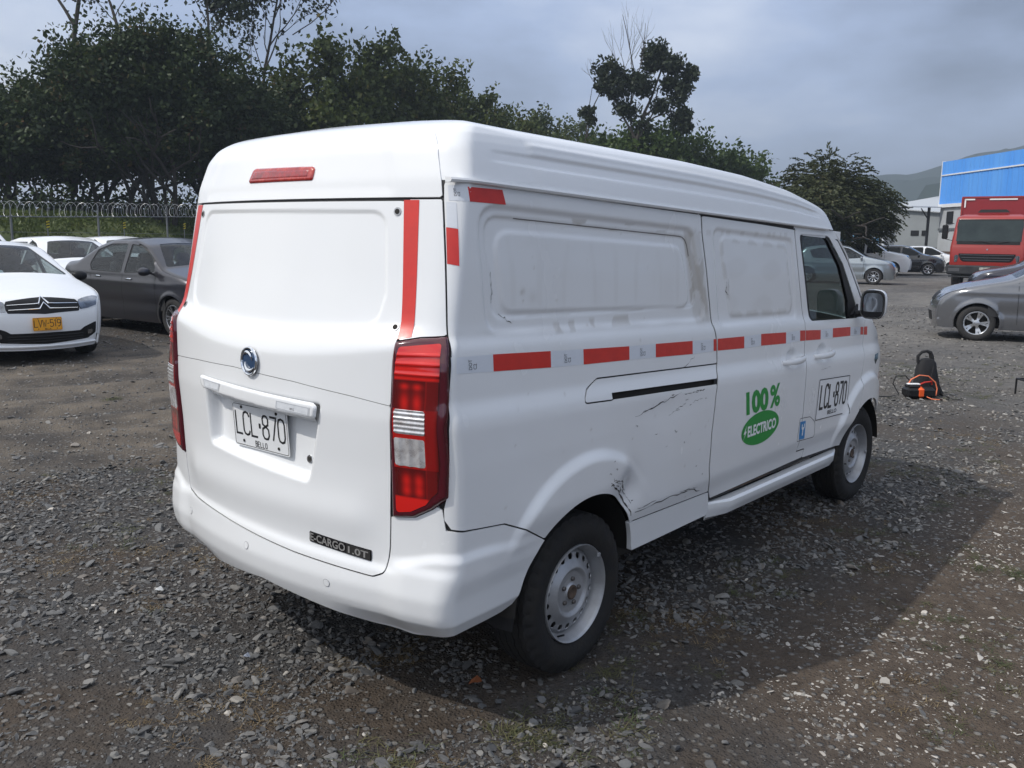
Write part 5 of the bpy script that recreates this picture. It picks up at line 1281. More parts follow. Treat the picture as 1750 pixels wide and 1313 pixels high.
H3 = math.radians(-93)
build_car('parked_hatchback', 'white hatchback facing the camera in the gap between the white and the dark grey saloon', 'car', (6.30, 16.3, 0), H3, PW, dict(HATCH, interior=True, mmat=CARBLACK), 'cars parked in the yard', res=.035)
SUV = dict(HATCH, wb=2.65, hw=.90, rt=.34, belt=1.05, out=[(2.10, .30), (2.15, .55), (2.12, .80), (2.0, .98), (1.75, 1.06), (1.05, 1.18), (.50, 1.58), (.05, 1.68), (-1.2, 1.68), (-1.75, 1.60), (-2.05, 1.15), (-2.12, .70), (-2.05, .32)],
    win=[([(.92, 1.18), (.50, 1.52), (.10, 1.57), (.06, 1.10)], [.02, .06, .02, .02]), ([(-.06, 1.10), (-.04, 1.57), (-.85, 1.57), (-.90, 1.12)], .03), ([(-1.0, 1.12), (-.95, 1.56), (-1.50, 1.52), (-1.72, 1.20)], .05)],
    screens=[('windscreen', 1.02, .52, .80, .64, .06), ('rear_window', -1.78, -2.0, .62, .70, .05)], lines=[[(.94, 1.1), (.90, .35)], [(0, 1.08), (0, .32)], [(-.95, 1.1), (-.95, .6)]], handles=[(.2, 1.0), (-.75, 1.02)], mir=(.80, 1.12),
    front=[('headlight', [(.54, .96), (.56, .82), (.84, .84), (.88, .98)], HLAMP, .03, .006), ('grille', [(-.48, .94), (.48, .94), (.44, .74), (-.44, .74)], CARBLACK, .03, .004)], rear=[('tail_lamp', [(.66, 1.2), (.86, 1.2), (.86, .9), (.7, .9)], REDL, .03, .006)])
build_car('parked_suv', 'white sport utility car at the left edge, only its roof and dark glass showing', 'car', (7.3, 24.6, 0), math.radians(-95), PW, dict(SUV, mmat=CARBLACK), 'cars parked in the yard', res=.05)
build_car('parked_hatchback', 'white hatchback almost hidden behind the dark grey saloon, only its roof showing', 'car', (9.0, 19.4, 0), math.radians(-97), PW, dict(HATCH), 'cars parked in the yard', res=.05)
# right hand side
HR1 = math.radians(-74)
build_car('parked_hatchback', 'silver hatchback with turbine wheels seen beyond the cab window of the van', 'car', place((34.1, 9.0), HR1, (1.26, -.78)), HR1, PS, dict(HATCH, style='turbine', rt=.315, mmat=PS, interior=True), 'cars parked in the yard', res=.04)
pR2 = CAM + (_f + (1568 - 875) / 1502.3 * _r) * 46.5
build_car('parked_hatchback', 'black hatchback with light wheels parked behind the silver one', 'car', place((pR2[0], pR2[1]), HR1, (1.26, -.78)), HR1, PK, dict(HATCH, style='twin5', rt=.31), 'cars parked in the yard', res=.05)
pR3 = CAM + (_f + (1563 - 875) / 1502.3 * _r) * 52
build_car('parked_sedan', 'white saloon behind the black hatchback, its bonnet showing past it', 'car', (pR3[0], pR3[1], 0), HR1, PW, dict(SEDAN), 'cars parked in the yard', res=.06)
pR6 = CAM + (_f + (1462 - 875) / 1502.3 * _r) * 47
build_car('parked_suv', 'white sport utility car far off under the round tree', 'car', (pR6[0], pR6[1], 0), HR1, PW, dict(SUV), 'cars parked in the yard', res=.06)
pR7 = CAM + (_f + (1500 - 875) / 1502.3 * _r) * 60
build_car('parked_sedan', 'light car farthest back behind the black hatchback', 'car', (pR7[0], pR7[1], 0), HR1, PW, dict(SEDAN), 'cars parked in the yard', res=.06)
HR4 = math.radians(107)
P4 = dict(HATCH, interior=True, wb=2.60, hw=.845, rt=.30, style='twin5', belt=.96, out=[(1.86, .20), (1.93, .40), (1.91, .62), (1.80, .78), (1.50, .895), (.78, 1.045), (.10, 1.42), (-.25, 1.52), (-.85, 1.52), (-1.45, 1.42), (-1.80, 1.08), (-1.92, .95), (-1.98, .50), (-1.9, .24)], sig=.09,
    front=[('headlight', [(.50, .80), (.56, .66), (.70, .66), (.80, .74), (.84, .90), (.70, .86)], HLAMP, .03, .008), ('grille', [(-.40, .74), (.40, .74), (.34, .62), (-.34, .62)], CARBLACK, .02, .004), ('lower_grille', [(-.5, .46), (.5, .46), (.46, .32), (-.46, .32)], CARBLACK, .03, .004)], lines=[[(.72, 1.0), (.70, .30)], [(-.15, .96), (-.15, .28)]], handles=[(.12, .88), (-.88, .92)], mir=(.50, 1.01), win=[([(.66, 1.05), (.14, 1.36), (-.06, 1.41), (-.10, .985)], [.02, .06, .02, .02]), ([(-.20, .985), (-.18, 1.41), (-.85, 1.40), (-1.20, 1.30), (-1.05, 1.02)], [.02, .02, .06, .03, .03])], screens=[('windscreen', .76, .13, .78, .60, .06), ('rear_window', -1.38, -1.68, .58, .66, .05)])
build_car('parked_hatchback', 'grey hatchback entering the frame at the right edge, nose to the left', 'car', place((14.80, .98), HR4, (1.30, .76)), HR4, PD, P4, 'cars parked in the yard', res=.02)
pR5 = CAM + (_f + (1638 - 875) / 1502.3 * _r) * 24.5
build_car('parked_hatchback', 'dark purple car in front of the red lorry, above the grey hatchback', 'car', place((pR5[0], pR5[1]), HR4, (2.1, .35)), HR4, PP_, dict(HATCH, sig=.08, hw=.88), 'cars parked in the yard', res=.035)

# ================================================================ LORRY
LR = mat('lorry red paint', (.30, .020, .014), .3, coat=.4, var=.25, vscale=3, vcol=(.20, .014, .012))
LR2 = mat('lorry body red', (.25, .014, .020), .4, coat=.1, var=.3, vscale=2, vcol=(.18, .010, .014))
HT_ = math.radians(184.5)
lc = CAM + (_f + (1664 - 875) / 1502.3 * _r) * 31.6
lor = thing('lorry', 'red cab-over box lorry facing the camera with dark steel bumper', 'lorry', (0, 0, 0), 0)
def lz(x): return x
# cab as stacked rings
def cab_ring(z, xf, hw_, r_=.12):
    pts = []
    for a0, cx, cy in ((0, xf - r_, hw_ - r_), (90, -1.65 + r_ * .5, hw_ - r_ * .5), (180, -1.65 + r_ * .5, -hw_ + r_ * .5), (270, xf - r_, -hw_ + r_)):
        for k in range(5): a = math.radians(a0 + 22.5 * k); rr = r_ if cx > 0 - .5 and a0 in (0, 270) else r_ * .5; pts.append((cx + rr * math.cos(a), cy + rr * math.sin(a), z))
    return pts
mb = MB(); rings = [(.80, 0, 1.16), (.95, .02, 1.19), (1.50, .02, 1.20), (1.55, .0, 1.20), (1.62, -.01, 1.19), (2.50, -.16, 1.10), (2.58, -.22, 1.08), (2.66, -.40, 1.0), (2.69, -.6, .9)]
V = []; [V.extend(cab_ring(*q)) for q in rings]; n = 20; F = []
for i in range(len(rings) - 1):
    for k in range(n): F.append((i * n + k, i * n + (k + 1) % n, (i + 1) * n + (k + 1) % n, (i + 1) * n + k))
F.append(tuple(range((len(rings) - 1) * n, len(rings) * n)))
mb.raw(V, F); mb.build('cab', LR, lor, smooth=True)
def cabf(y, z, o_=0.): return np.stack([np.interp(z, [.80, .95, 1.50, 1.62, 2.50, 2.58, 2.66], [0, .02, .02, -.01, -.16, -.22, -.40]) + o_ - .10 * np.clip((np.abs(y) - .95) / .2, 0, 1) ** 2, y, z], -1)
def cpl(nm, pts, rr, m_, o_=.008, res=.05):
    pts = fillet(pts, rr); A = (pts[:, 0].min() - .03, pts[:, 0].max() + .03); B = (pts[:, 1].min() - .03, pts[:, 1].max() + .03)
    return panel(nm, lambda a, b: cabf(np.asarray(a, float), np.asarray(b, float), o_), sd_poly(pts), A, B, res, m_, lor, gap=0, flange=o_ + .01, hint=(-1, 0, 1.3))
cpl('windscreen_rubber', [(-1.13, 1.62), (1.13, 1.62), (1.06, 2.50), (-1.06, 2.50)], .08, CARBLACK, .006)
LG = mat('lorry windscreen', (.010, .020, .022), .05, coat=.0, var=.6, vscale=1.2, vcol=(.035, .055, .055))
cpl('windscreen', [(-1.09, 1.73), (1.09, 1.73), (1.02, 2.46), (-1.02, 2.46)], .07, LG, .014)
cpl('grille', [(-.92, 1.30), (.92, 1.30), (.82, 1.08), (.74, 1.02), (-.74, 1.02), (-.82, 1.08)], .03, CARBLACK, .010)
for zz in (1.255, 1.16, 1.075): mb = MB(); mb.box((.045, 0, zz), (.03, 1.68 - (1.255 - zz) * 1.2, .022)); mb.build('grille_slat', mat('lorry slat', (.10, .10, .11), .4, metal=.4), lor)
mb = MB(); mb.lathe([(.0, .05), (.085, .05), (.10, .04), (.10, .02)], 24, 'x', (0, 0, 1.16)); mb.build('round_badge', CARBLACK, lor)
mb = MB(); mb.lathe([(.0, .03), (.026, .03), (.03, .02)], 12, 'x', (0, 0, 1.45)); mb.build('small_badge', CHROME, lor)
for s in (-1, 1):
    cpl('headlight', [(s * .88, 1.22), (s * .94, 1.0), (s * 1.14, 1.0), (s * 1.10, 1.18), (s * .96, 1.26)], .03, HLAMP, .014, .03)
    mb = MB(); mb.tube([(-.18, s * 1.16, 2.35), (-.02, s * 1.34, 2.37), (.0, s * 1.40, 2.3)], .014, 6); mb.tube([(-.05, s * 1.15, 1.75), (.0, s * 1.38, 1.80)], .012, 6)
    mb.rbox((0, s * 1.40, 2.05), (.10, .19, .50), .03); mb.build('wing_mirror', CARBLACK, lor)
    mb = MB(); mb.tube([(.03, s * .1 + .2, 1.68), (.0, s * .4 + .2, 1.73), (-.015, s * .55 + .1, 1.71)], .012, 4); mb.build('wiper', SEAL, lor)
    for x in (-.85,):
        mb = MB(); mb.raw([(x + .45, s * 1.150, 1.68), (x - .35, s * 1.155, 1.68), (x - .35, s * 1.10, 2.40), (x + .33, s * 1.10, 2.40)], [(0, 1, 2, 3)]); mb.build('door_window', LG, lor)
    mb = MB(); mb.box((-.35, s * 1.205, 1.2), (.012, .006, 1.1)); mb.box((-1.25, s * 1.205, 1.3), (.012, .006, 1.3)); mb.build('door_gap', SEAL, lor)
mb = MB(); mb.rbox((.06, 0, .72), (.22, 2.44, .34), .05); mb.box((.05, 0, .49), (.16, 2.3, .05)); bp = mb.build('bumper', mat('lorry bumper', (.022, .024, .028), .5, spec=.25, var=.5, vscale=4, vcol=(.07, .07, .07)), lor)
for s in (-1, 1): mb = MB(); mb.rbox((.175, s * .98, .72), (.01, .36, .12), .01); mb.build('bumper_step', mat('step plate', (.12, .12, .125), .4, metal=.6), bp)
mb = MB(); mb.rbox((.18, 0, .78), (.01, .34, .10), .01); mb.build('number_plate', mat('dusty plate', (.45, .46, .42), .5, var=.8, vscale=20, vcol=(.15, .15, .15)), bp)
mb = MB(); mb.box((-1.8, 0, .60), (3.0, .9, .25)); mb.box((-4.5, 0, .75), (5.6, .9, .22)); mb.tube([(-.75, -1.0, .48), (-.75, 1.0, .48)], .07, 8); mb.build('chassis', UNDER, lor)
for x in (-.75, -5.4):
    for s in (-1, 1):
        w = bpy.data.objects.new('wheel', None); COL.objects.link(w); w.parent = lor; w.location = (x, s * 1.12, .48); w.rotation_euler = (0, 0, math.pi if s > 0 else 0)
        m2 = MB(); m2.lathe([(.26, .05), (.28, .0), (.44, .0), (.48, .04), (.48, .24), (.44, .28), (.27, .28)], 32); m2.build('tyre', TYREM, w, smooth=True)
        m2 = MB(); m2.lathe([(.27, .03), (.25, .01), (.22, .06), (.12, .05), (.10, .0), (0, .0)], 24); m2.build('rim', mat('lorry rim', (.25, .25, .26), .5, metal=.5), w, smooth=True)
mb = MB(); mb.box((-4.95, .08, 2.12), (6.1, 2.60, 2.42)); bx = mb.build('cargo_box', LR2, lor)
mb = MB()
for z in (3.34, .90): mb.box((-1.89, .08, z), (.03, 2.66, .06)); mb.box((-4.95, 1.39, z), (6.12, .03, .06)); mb.box((-4.95, -1.23, z), (6.12, .03, .06))
for y in (-1.23, 1.39): mb.box((-1.89, y, 2.12), (.03, .06, 2.4))
for x in np.arange(-7.9, -1.9, .6): mb.box((x, 1.385, 2.12), (.05, .02, 2.36))
mb.build('box_frame', LR, bx)
for c, d in (((-1.87, .98 + .08, 3.24), (.006, .0, 0)),): pass
for y0, z0, dy, dz in ((-.98, 3.26, .34, .05), (-1.13, 3.12, .05, .30), (.12, 3.26, .90, .05), (1.27, 3.12, .05, .3)):
    mb = MB(); mb.box((-1.868, -y0 * 1.0 if False else y0, z0), (.004, dy, dz)); mb.build('reflective_tape', DECAL_W, bx)
mb = MB(); mb.box((-.70, .0, 2.80), (.22, 1.0, .10), taper=.8); mb.build('air_deflector', CARBLACK, lor)
mb = MB(); mb.lathe([(0, -.28), (.07, -.28), (.078, -.26), (.078, .16), (.05, .23), (.025, .25), (.025, .30), (0, .30)], 16, 'z', (-1.45, 1.42, 1.0)); ex = mb.build('fire_extinguisher', mat('extinguisher orange', (.62, .10, .02), .3, coat=.5), None, smooth=True)
ex['label'] = 'orange fire extinguisher with black hose hung on the flank of the red lorry'; ex['category'] = 'fire extinguisher'
mb = MB(); mb.tube([(-1.45, 1.42, 1.31), (-1.40, 1.52, 1.38), (-1.35, 1.50, 1.10)], .014, 6); mb.box((-1.45, 1.42, 1.33), (.12, .03, .03)); mb.build('hose', CARBLACK, ex)
mb = MB(); mb.lathe([(.080, .72), (.0805, .86)], 16, 'z', (-1.45, 1.42, 0)); mb.build('paper_band', DECAL_W, ex)
for o in (lor, ex): o.location = (lc[0], lc[1], 0); o.rotation_euler = (0, 0, HT_)
# ================================================================ GROUND
def vnoise(x, y, s, seed):
    r = np.random.default_rng(seed).random((256, 256)); X, Y = x / s, y / s; i, j = np.floor(X).astype(int), np.floor(Y).astype(int); u, v = X - i, Y - j; u = u * u * (3 - 2 * u); v = v * v * (3 - 2 * v)
    a, b, c, d = r[i % 256, j % 256], r[(i + 1) % 256, j % 256], r[i % 256, (j + 1) % 256], r[(i + 1) % 256, (j + 1) % 256]
    return (a * (1 - u) + b * u) * (1 - v) + (c * (1 - u) + d * u) * v
def track_zone(x, y):      # packed lane running past the van's tail, 1 in the lane
    p = .37 * x + .93 * y + .25 * (vnoise(x, y, 1.3, 3) - .5)
    return sstep(p, 3.3, 4.1) * (1 - sstep(p, 9.5, 12)) * (1 - sstep(x, 5, 9))
def soil_zone(x, y):       # brown packed soil on the shaded side of the van
    return sstep(-y + .35 * (vnoise(x, y, .8, 5) - .5), 1.0, 1.7) * sstep(x + .8 * (vnoise(x, y, 1.1, 6) - .5), .5, 1.3) * (1 - .85 * sstep(x, 5.5, 8))
def ruts(x, y):
    p = .37 * x + .93 * y + .12 * np.sin(x * .8)
    h = 0
    for c, w, d in ((4.4, .16, .020), (5.15, .14, .018), (5.9, .18, .024), (6.9, .16, .018), (7.7, .2, .02), (8.6, .2, .018)):
        h = h - d * np.exp(-((p - c) / w) ** 2) + .6 * d * (np.exp(-((p - c - w * 1.8) / (w * .8)) ** 2) + np.exp(-((p - c + w * 1.8) / (w * .8)) ** 2))
    return h * track_zone(x, y)
def gh(x, y):
    d = np.hypot(x - CAM[0], y - CAM[1])
    h = .028 * (vnoise(x, y, 1.7, 1) - .5) + .014 * (vnoise(x, y, .55, 2) - .5) + .007 * (vnoise(x, y, .17, 4) - .5)
    flat = np.ones_like(h)
    for wx, wy in ((.80, -.70), (3.8, -.70), (.80, .70), (3.8, .70)): flat = flat * (1 - .93 * np.exp(-(((x - wx) / .35) ** 2 + ((y - wy) / .3) ** 2)))
    return h * flat * (1 - .7 * sstep(d, 12, 25)) - .004 + ruts(x, y)
def axis_lines(c, near, fine, lim):
    out = [0.]; st = fine
    while out[-1] < lim:
        if out[-1] > near: st *= 1.13
        out.append(out[-1] + st)
    a = np.array(out); return np.concatenate([c - a[1:][::-1], c + a])
gx = axis_lines(2.8, 6.0, .045, 4500.); gy = axis_lines(1.2, 5.5, .045, 4500.)
X, Y = np.meshgrid(gx, gy, indexing='ij'); Z = gh(X, Y)
nx_, ny_ = X.shape; i, j = np.meshgrid(np.arange(nx_ - 1), np.arange(ny_ - 1), indexing='ij'); i = i.ravel(); j = j.ravel()
me = mesh_np('ground', np.stack([X.ravel(), Y.ravel(), Z.ravel()], 1), [np.stack([i * ny_ + j, (i + 1) * ny_ + j, (i + 1) * ny_ + j + 1, i * ny_ + j + 1], 1)])
for nm, fn in (('soil', soil_zone), ('lane', track_zone)):
    at = me.attributes.new(nm, 'FLOAT', 'POINT'); at.data.foreach_set('value', fn(X, Y).ravel().astype(np.float32))
gm = bpy.data.materials.new('gravel ground'); gm.use_nodes = True; t = gm.node_tree; p = t.nodes['Principled BSDF']; p.inputs['Roughness'].default_value = .92; p.inputs['Specular IOR Level'].default_value = .25
tc_ = t.nodes.new('ShaderNodeTexCoord'); v = tc_.outputs['Object']
def noi(s, d=4, r=.6): n = N(t, 'ShaderNodeTexNoise', Scale=s, Detail=d, Roughness=r); t.links.new(v, n.inputs['Vector']); return n.outputs[0]
def vor(s, f='F1', o='Distance'): n = N(t, 'ShaderNodeTexVoronoi', Scale=s); n.feature = f; t.links.new(v, n.inputs['Vector']); return n.outputs[o]
grey = mix_col(t, ramp(t, noi(30, 6, .7), [(.35, 0), (.65, 1)]), (.030, .030, .031), (.075, .074, .074))
brown = mix_col(t, ramp(t, noi(22, 6, .7), [(.3, 0), (.7, 1)]), (.038, .029, .022), (.085, .066, .050))
c = mix_col(t, ramp(t, noi(.9, 5, .65), [(.40, 0), (.62, 1)]), grey, brown)
asoil = t.nodes.new('ShaderNodeAttribute'); asoil.attribute_name = 'soil'; alane = t.nodes.new('ShaderNodeAttribute'); alane.attribute_name = 'lane'
soilc = mix_col(t, ramp(t, noi(9, 6, .65), [(.3, 0), (.7, 1)]), (.056, .042, .032), (.118, .092, .070))
c = mix_col(t, asoil.outputs['Fac'], c, soilc)
lanec = mix_col(t, ramp(t, noi(1.6, 6, .6), [(.38, 0), (.62, 1)]), (.062, .055, .049), (.165, .138, .108))
c = mix_col(t, math_node(t, 'MULTIPLY', alane.outputs['Fac'], .9), c, lanec)
# small stones the mesh does not carry, as speckle and relief
v1, v2 = vor(28), vor(70)
vc = vor(28, 'F1', 'Color'); bw = t.nodes.new('ShaderNodeRGBToBW'); t.links.new(vc, bw.inputs[0])
st_ = math_node(t, 'MULTIPLY', ramp(t, v1, [(.25, 1), (.42, 0)]), ramp(t, bw.outputs[0], [(.45, 0), (.55, 1)]))
stc = mix_col(t, bw.outputs[0], (.05, .052, .056), (.24, .23, .215))
c = mix_col(t, math_node(t, 'MULTIPLY', st_, .75), c, stc)
vd = vor(9, 'F1', 'Color'); bw2 = t.nodes.new('ShaderNodeRGBToBW'); t.links.new(vd, bw2.inputs[0])
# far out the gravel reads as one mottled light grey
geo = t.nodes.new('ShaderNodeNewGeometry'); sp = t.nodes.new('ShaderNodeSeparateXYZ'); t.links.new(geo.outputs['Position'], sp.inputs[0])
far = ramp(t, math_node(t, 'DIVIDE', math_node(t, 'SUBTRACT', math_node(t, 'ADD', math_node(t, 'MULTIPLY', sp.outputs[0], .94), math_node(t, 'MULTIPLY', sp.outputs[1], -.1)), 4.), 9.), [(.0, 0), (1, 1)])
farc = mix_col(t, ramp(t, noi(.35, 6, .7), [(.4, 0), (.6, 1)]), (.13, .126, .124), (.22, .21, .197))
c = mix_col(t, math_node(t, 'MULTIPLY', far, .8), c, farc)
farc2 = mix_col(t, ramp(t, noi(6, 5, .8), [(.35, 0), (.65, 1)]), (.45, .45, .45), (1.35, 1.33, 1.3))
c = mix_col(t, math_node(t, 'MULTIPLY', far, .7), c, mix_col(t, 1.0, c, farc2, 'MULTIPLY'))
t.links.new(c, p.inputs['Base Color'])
b1 = t.nodes.new('ShaderNodeBump'); b1.inputs['Distance'].default_value = .02; b1.inputs['Strength'].default_value = .8
hgt = math_node(t, 'ADD', math_node(t, 'MULTIPLY', st_, .7), math_node(t, 'MULTIPLY', noi(90, 4, .7), .5)); hgt = math_node(t, 'ADD', hgt, math_node(t, 'MULTIPLY', ramp(t, v2, [(.2, 1), (.5, 0)]), .35))
t.links.new(hgt, b1.inputs['Height']); t.links.new(b1.outputs[0], p.inputs['Normal'])
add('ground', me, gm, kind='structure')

# ---- stones: a few shapes instanced by geometry nodes --------------------
def rock(seed, sub_=1, flat=.55):
    bm_ = bpy.data.meshes.new('stone')
    import bmesh
    b = bmesh.new(); bmesh.ops.create_icosphere(b, subdivisions=sub_, radius=.5); r = np.random.default_rng(seed)
    cuts = [(r.normal(size=3), r.uniform(.10, .34)) for _ in range(8)]
    sc = np.array([1.25, r.uniform(.75, 1.15), r.uniform(flat * .7, flat * 1.3)])
    for vv in b.verts:
        q = np.array(vv.co) * (1 + r.normal() * .06)
        for n_, h_ in cuts:
            n1 = n_ / np.linalg.norm(n_); e = q @ n1
            if e > h_: q = q - n1 * (e - h_)
        vv.co = q * sc
    b.to_mesh(bm_); b.free(); return bm_
sm = bpy.data.materials.new('stone'); sm.use_nodes = True; t = sm.node_tree; p = t.nodes['Principled BSDF']; p.inputs['Roughness'].default_value = .85; p.inputs['Specular IOR Level'].default_value = .3
oi = t.nodes.new('ShaderNodeObjectInfo'); rc_ = t.nodes.new('ShaderNodeValToRGB'); cr = rc_.color_ramp
for k, (po, cl) in enumerate([(0, (.045, .048, .053)), (.3, (.086, .090, .096)), (.6, (.132, .136, .141)), (.82, (.21, .205, .195)), (.95, (.12, .095, .075)), (1, (.30, .29, .27))]):
    e = cr.elements[k] if k < 2 else cr.elements.new(po); e.position = po; e.color = (*cl, 1)
t.links.new(oi.outputs['Random'], rc_.inputs[0])
geo = t.nodes.new('ShaderNodeNewGeometry'); nn_ = N(t, 'ShaderNodeTexNoise', Scale=45., Detail=4.); t.links.new(geo.outputs['Position'], nn_.inputs['Vector'])
c = mix_col(t, .35, rc_.outputs[0], mix_col(t, nn_.outputs[0], (.02, .02, .02), (.25, .235, .215)))
at_ = t.nodes.new('ShaderNodeAttribute'); at_.attribute_name = 'light'; at_.attribute_type = 'INSTANCER'
c = mix_col(t, at_.outputs['Fac'], c, mix_col(t, oi.outputs['Random'], (.19, .18, .16), (.50, .465, .42)))
t.links.new(c, p.inputs['Base Color'])
bb = t.nodes.new('ShaderNodeBump'); bb.inputs['Strength'].default_value = .4; bb.inputs['Distance'].default_value = .004; t.links.new(nn_.outputs[0], bb.inputs['Height']); t.links.new(bb.outputs[0], p.inputs['Normal'])
def scatter(name, P, R_, S_, variants, attrs, mats):
    me = bpy.data.meshes.new(name); me.vertices.add(len(P)); me.vertices.foreach_set('co', np.asarray(P, np.float32).ravel())
    for nm, ty, arr in [('rot', 'FLOAT_VECTOR', R_), ('scl', 'FLOAT_VECTOR', S_)]:
        a = me.attributes.new(nm, ty, 'POINT'); a.data.foreach_set('vector', np.asarray(arr, np.float32).ravel())
    for nm, arr in attrs.items(): a = me.attributes.new(nm, 'FLOAT', 'POINT'); a.data.foreach_set('value', np.asarray(arr, np.float32))
    a = me.attributes.new('pick', 'INT', 'POINT'); a.data.foreach_set('value', rng.integers(0, len(variants), len(P)).astype(np.int32))
    o = add(name, me, None, kind='stuff')
    for m_ in mats: me.materials.append(m_)
    g = bpy.data.node_groups.new(name, 'GeometryNodeTree'); g.interface.new_socket('Geometry', in_out='INPUT', socket_type='NodeSocketGeometry'); g.interface.new_socket('Geometry', in_out='OUTPUT', socket_type='NodeSocketGeometry')
    gi, go = g.nodes.new('NodeGroupInput'), g.nodes.new('NodeGroupOutput'); ip = g.nodes.new('GeometryNodeInstanceOnPoints'); jg = g.nodes.new('GeometryNodeJoinGeometry')
    colx = bpy.data.collections.new(name + ' shapes')
    for q in variants:
        vo = bpy.data.objects.new(name + ' shape', q); colx.objects.link(vo)
    ci = g.nodes.new('GeometryNodeCollectionInfo'); ci.inputs['Collection'].default_value = colx; ci.inputs['Separate Children'].default_value = True; ci.inputs['Reset Children'].default_value = True
    g.links.new(gi.outputs[0], ip.inputs['Points']); g.links.new(ci.outputs[0], ip.inputs['Instance']); ip.inputs['Pick Instance'].default_value = True
    def na(nm, ty): n = g.nodes.new('GeometryNodeInputNamedAttribute'); n.data_type = ty; n.inputs['Name'].default_value = nm; return n.outputs['Attribute']
    g.links.new(na('pick', 'INT'), ip.inputs['Instance Index'])
    er = g.nodes.new('FunctionNodeEulerToRotation'); g.links.new(na('rot', 'FLOAT_VECTOR'), er.inputs[0]); g.links.new(er.outputs[0], ip.inputs['Rotation']); g.links.new(na('scl', 'FLOAT_VECTOR'), ip.inputs['Scale'])
    g.links.new(ip.outputs[0], go.inputs[0])
    md = o.modifiers.new('scatter', 'NODES'); md.node_group = g
    return o
def wedge(n, d0, d1, half=50):
    a = math.radians(40) + np.radians(rng.uniform(-half, half, n)); d = np.sqrt(rng.uniform(d0 ** 2, d1 ** 2, n)); return CAM[0] + d * np.cos(a), CAM[1] + d * np.sin(a)
def dens(x, y):
    cl = .55 * vnoise(x, y, .55, 21) + .45 * vnoise(x, y, .16, 22)
    base = sstep(cl, .33, .52)
    ln, so_ = track_zone(x, y), soil_zone(x, y)
    k = base * (1 - .88 * ln) * (1 - .45 * so_) + .10
    left = sstep(y - x * .4, .2, 1.2) * (1 - sstep(.37 * x + .93 * y, 3.2, 4.0))
    return np.clip(k + .35 * left * (1 - ln), 0, 1)
PX, PY, SZ = [], [], []
def area(d0, d1, half=50): return (d1 * d1 - d0 * d0) * math.radians(2 * half) / 2
for (d0, d1), dn, (s0, s1) in (((1.0, 6), 130, (.026, .066)), ((6, 11), 70, (.03, .066)), ((11, 22), 14, (.035, .08)), ((1, 4.2), 1400, (.012, .038)), ((4.2, 7.5), 900, (.014, .042)), ((7.5, 13), 300, (.018, .045)), ((13, 26), 45, (.028, .06)),
                             ((1, 3.2), 3600, (.005, .014)), ((3.2, 5.0), 1900, (.006, .016)), ((5, 7.5), 650, (.009, .018))):
    n = int(dn * area(d0, d1)); x, y = wedge(n, d0, d1); k = rng.random(n) < dens(x, y) + .45 * soil_zone(x, y) * (vnoise(x, y, .3, 41) > .45); x, y = x[k], y[k]
    s = s0 + (s1 - s0) * rng.random(len(x)) ** 2.2; PX.append(x); PY.append(y); SZ.append(s)
x, y, s = map(np.concatenate, (PX, PY, SZ))
so_ = soil_zone(x, y); far_ = sstep(x, 4.5, 7.5)
sink = np.where(so_ > .4, .22, .02)
z = gh(x, y) + s * (.10 - sink)
light = np.clip(so_ * 1.0 * (rng.random(len(x)) < .85) + .55 * far_ * rng.random(len(x)) ** 2 + (rng.random(len(x)) < .012) + .3 * track_zone(x, y) * rng.random(len(x)), 0, 1)
RT = np.stack([rng.normal(0, .28, len(x)), rng.normal(0, .28, len(x)), rng.uniform(0, 6.28, len(x))], 1)
SC = s[:, None] * rng.uniform(.75, 1.3, (len(x), 3)); SC[:, 2] *= np.where(so_ > .4, .6, 1.)
rocks = [rock(k, 2, .6) for k in range(12)]
for q in rocks: q.materials.append(sm)
scatter('gravel', np.stack([x, y, z], 1), RT, SC, rocks, {'light': light}, [sm])
# ---- grass and straw in the gravel
def tuft(seed, n=20, h=.04, spread=.06):
    r = np.random.default_rng(seed); V = []; F = []
    for _ in range(n):
        a = r.uniform(0, 6.28); ln = h * r.uniform(.4, 1); w = .0016; bx_, by_ = r.normal(0, spread * .4, 2); le = r.uniform(.8, 1.9)
        d_ = np.array([math.cos(a), math.sin(a)]); sd2 = np.array([-d_[1], d_[0]]) * w; b0 = len(V)
        for t_ in (0, .5, 1): c_ = np.array([bx_, by_]) + d_ * ln * le * t_ ** 1.4; zz = ln * (t_ - .35 * le * t_ * t_); k = 1 - t_ * .8; V += [(*(c_ + sd2 * k), zz), (*(c_ - sd2 * k), zz)]
        F += [(b0, b0 + 1, b0 + 3, b0 + 2), (b0 + 2, b0 + 3, b0 + 5, b0 + 4)]
    return mesh_np('tuft', V, [np.array(F)])
grm = bpy.data.materials.new('dry grass'); grm.use_nodes = True; t = grm.node_tree; p = t.nodes['Principled BSDF']; p.inputs['Roughness'].default_value = .8
oi = t.nodes.new('ShaderNodeObjectInfo'); at_ = t.nodes.new('ShaderNodeAttribute'); at_.attribute_name = 'green'; at_.attribute_type = 'INSTANCER'
t.links.new(mix_col(t, at_.outputs['Fac'], mix_col(t, oi.outputs['Random'], (.10, .065, .030), (.20, .15, .08)), mix_col(t, oi.outputs['Random'], (.025, .042, .012), (.06, .08, .025))), p.inputs['Base Color'])
tufts = [tuft(k) for k in range(6)] 
for q in tufts: q.materials.append(grm)
x, y = wedge(9000, 1.2, 9); m1 = vnoise(x, y, .45, 31) * .6 + vnoise(x, y, .14, 32) * .4
k = (m1 > .63) & (track_zone(x, y) < .3) & (rng.random(len(x)) < 1.1 - .5 * soil_zone(x, y)); x, y, m1 = x[k], y[k], m1[k]
